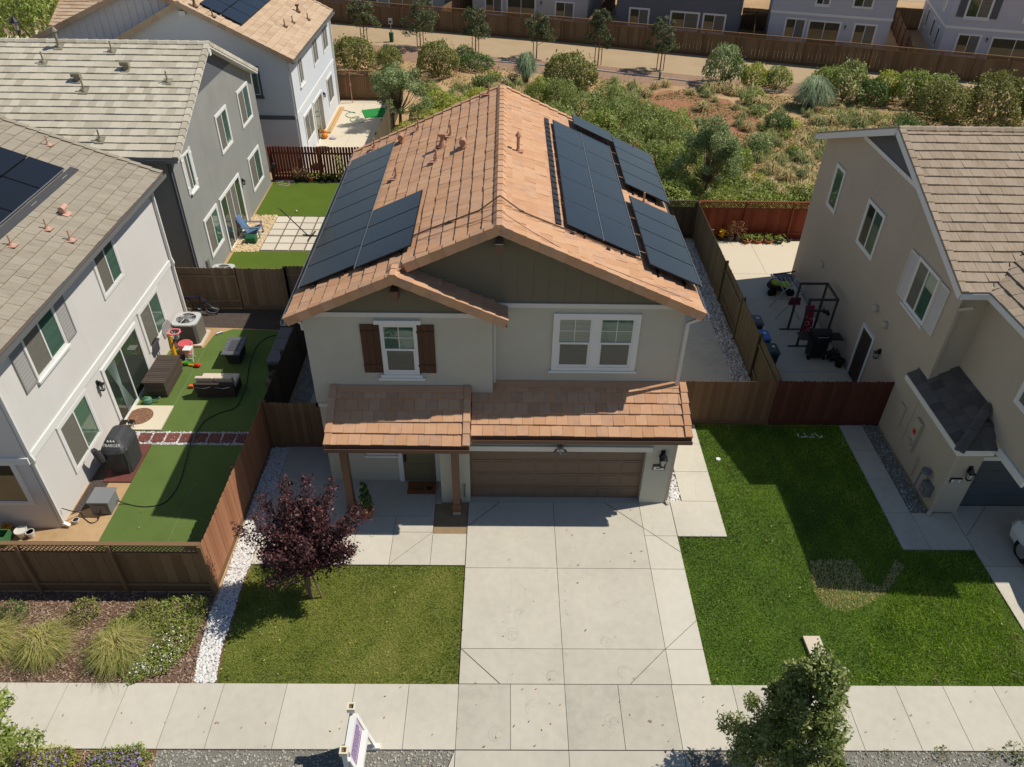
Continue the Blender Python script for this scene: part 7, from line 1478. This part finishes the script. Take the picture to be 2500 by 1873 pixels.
# ---- along the trail
H=thing('waste_station','green dog waste post with a white sign beside the trail','sign post',(-8.4,57.5,0)); part(H,'post',M_['metal'],lambda t:t.tube([(-8.4,57.5,0),(-8.4,57.5,1.75)],.04,6)); part(H,'sign',M_['white'],lambda t:t.box(-8.56,-8.24,57.43,57.45,1.35,1.8)); part(H,'sign_figure',mat('green_can',[C(44,84,64)],.6),lambda t:t.box(-8.5,-8.3,57.42,57.429,1.45,1.6)); part(H,'bin',MATS['green_can'],lambda t:t.lathe([(.001,.05),(.17,.05),(.19,.7),(.2,.72),(.001,.78)],(-8.4,57.4,0),12))
for i,(x,y) in enumerate(((-.6,52.7),(1.0,52.2),(2.9,52.0))): tt=MB(); tt.hexa([(x-.28,y-.2,0),(x+.28,y-.2,0),(x+.28,y+.2,0),(x-.28,y+.2,0),(x-.24,y-.16,.14),(x+.24,y-.16,.14),(x+.24,y+.16,.14),(x-.24,y+.16,.14)]); tt.build('irrigation_box',mat('green_lid',[C(96,130,110)],.7),**tg(['small green irrigation lid near the third trail tree, leftmost of three','green irrigation lid near the third trail tree, middle of three','green irrigation lid in the shade near the fourth trail tree'][i],'irrigation box'))
pp=[(-.9,52.2),(3.5,51.2),(7.82,49.96),(13.4,47.84),(17.2,46.3),(20.5,45.2)]; tt=MB(); tt.tube([(x,y,.06) for x,y in pp],.045,6); tt.build('white_pipe',mat('white_pvc',[C(206,202,196)],.6),**tg('long white plastic pipe lying along the foot of the trail slope','pipe'))
for x,y,l in ((2.1,50.9,'small green marker post by the pipe below the fourth tree'),(12.2,47.9,'small green marker post at the right part of the white pipe'),(18.2,45.2,'small green marker post beside the yellow green shrub')): H=thing('marker_post',l,'post',(x,y,0)); part(H,'post',MATS['green_lid'],lambda t:t.cyl((x,y,0),.09,.08,.5,10)); part(H,'cap',MATS['green_lid'],lambda t:t.lathe([(.1,.5),(.1,.54),(.001,.6)],(x,y,0),10))
H=thing('lamp_post','black post top lantern beside the shrub, upper left corner','lamp post',(-33.6,48.6,0)); part(H,'post',M_['black'],lambda t:(t.lathe([(.14,0),(.12,.25),(.06,.3),(.045,2.5),(.06,2.55)],(-33.6,48.6,0),10)))
part(H,'lantern_cage',M_['black'],lambda t:([t.bar((-33.6+.16*math.cos(i*1.047),48.6+.16*math.sin(i*1.047),2.6),(-33.6+.27*math.cos(i*1.047),48.6+.27*math.sin(i*1.047),3.1),.03,.03) for i in range(6)],t.lathe([(.33,3.1),(.3,3.18),(.12,3.4),(.05,3.5),(.001,3.62)],(-33.6,48.6,0),12),t.lathe([(.05,2.5),(.17,2.6),(.001,2.6)],(-33.6,48.6,0),12)))
part(H,'lantern_glass',mat('frosted_lamp_glass',[C(190,188,178)],.3),lambda t:t.lathe([(.13,2.61),(.23,3.09)],(-33.6,48.6,0),12))
# ------------------------------------------------------------------ camera, sun and sky
cam=bpy.data.cameras.new('camera'); co=bpy.data.objects.new('camera',cam); COL.objects.link(co); SC.camera=co
pt,yw,rl=CAMP
f=Vector((math.sin(yw)*math.cos(pt),math.cos(yw)*math.cos(pt),math.sin(pt))); rt=f.cross(Z).normalized(); up=rt.cross(f)
r2=rt*math.cos(rl)+up*math.sin(rl); u2=-rt*math.sin(rl)+up*math.cos(rl)
co.matrix_world=Matrix(((r2.x,u2.x,-f.x,CAML[0]),(r2.y,u2.y,-f.y,CAML[1]),(r2.z,u2.z,-f.z,CAML[2]),(0,0,0,1)))
cam.sensor_width=36; cam.lens=CAMF/2500*36; cam.clip_end=1500; cam.clip_start=.1
sd=Vector((.745,.165,1)).normalized()
su=bpy.data.lights.new('sun','SUN'); so=bpy.data.objects.new('sun',su); COL.objects.link(so); su.energy=SUN; su.angle=math.radians(.53); su.color=(1,.935,.835)
so.rotation_euler=sd.to_track_quat('Z','Y').to_euler(); so.location=(30,10,40)
W=bpy.data.worlds.new('World'); SC.world=W; W.use_nodes=True; nt=W.node_tree; bg=nt.nodes['Background']
sk=nt.nodes.new('ShaderNodeTexSky'); sk.sky_type='NISHITA'; sk.sun_disc=False; sk.sun_elevation=math.asin(sd.z); sk.sun_rotation=math.atan2(sd.x,sd.y); sk.air_density=1.0; sk.dust_density=.15; sk.ozone_density=2.2
nt.links.new(sk.outputs[0],bg.inputs[0]); bg.inputs[1].default_value=SKY
SC.view_settings.view_transform='Standard'; SC.view_settings.look='None'; SC.view_settings.exposure=EXPO; SC.view_settings.gamma=1; SC.view_settings.use_curve_mapping=False
SC.cycles.max_bounces=6; SC.cycles.transparent_max_bounces=12
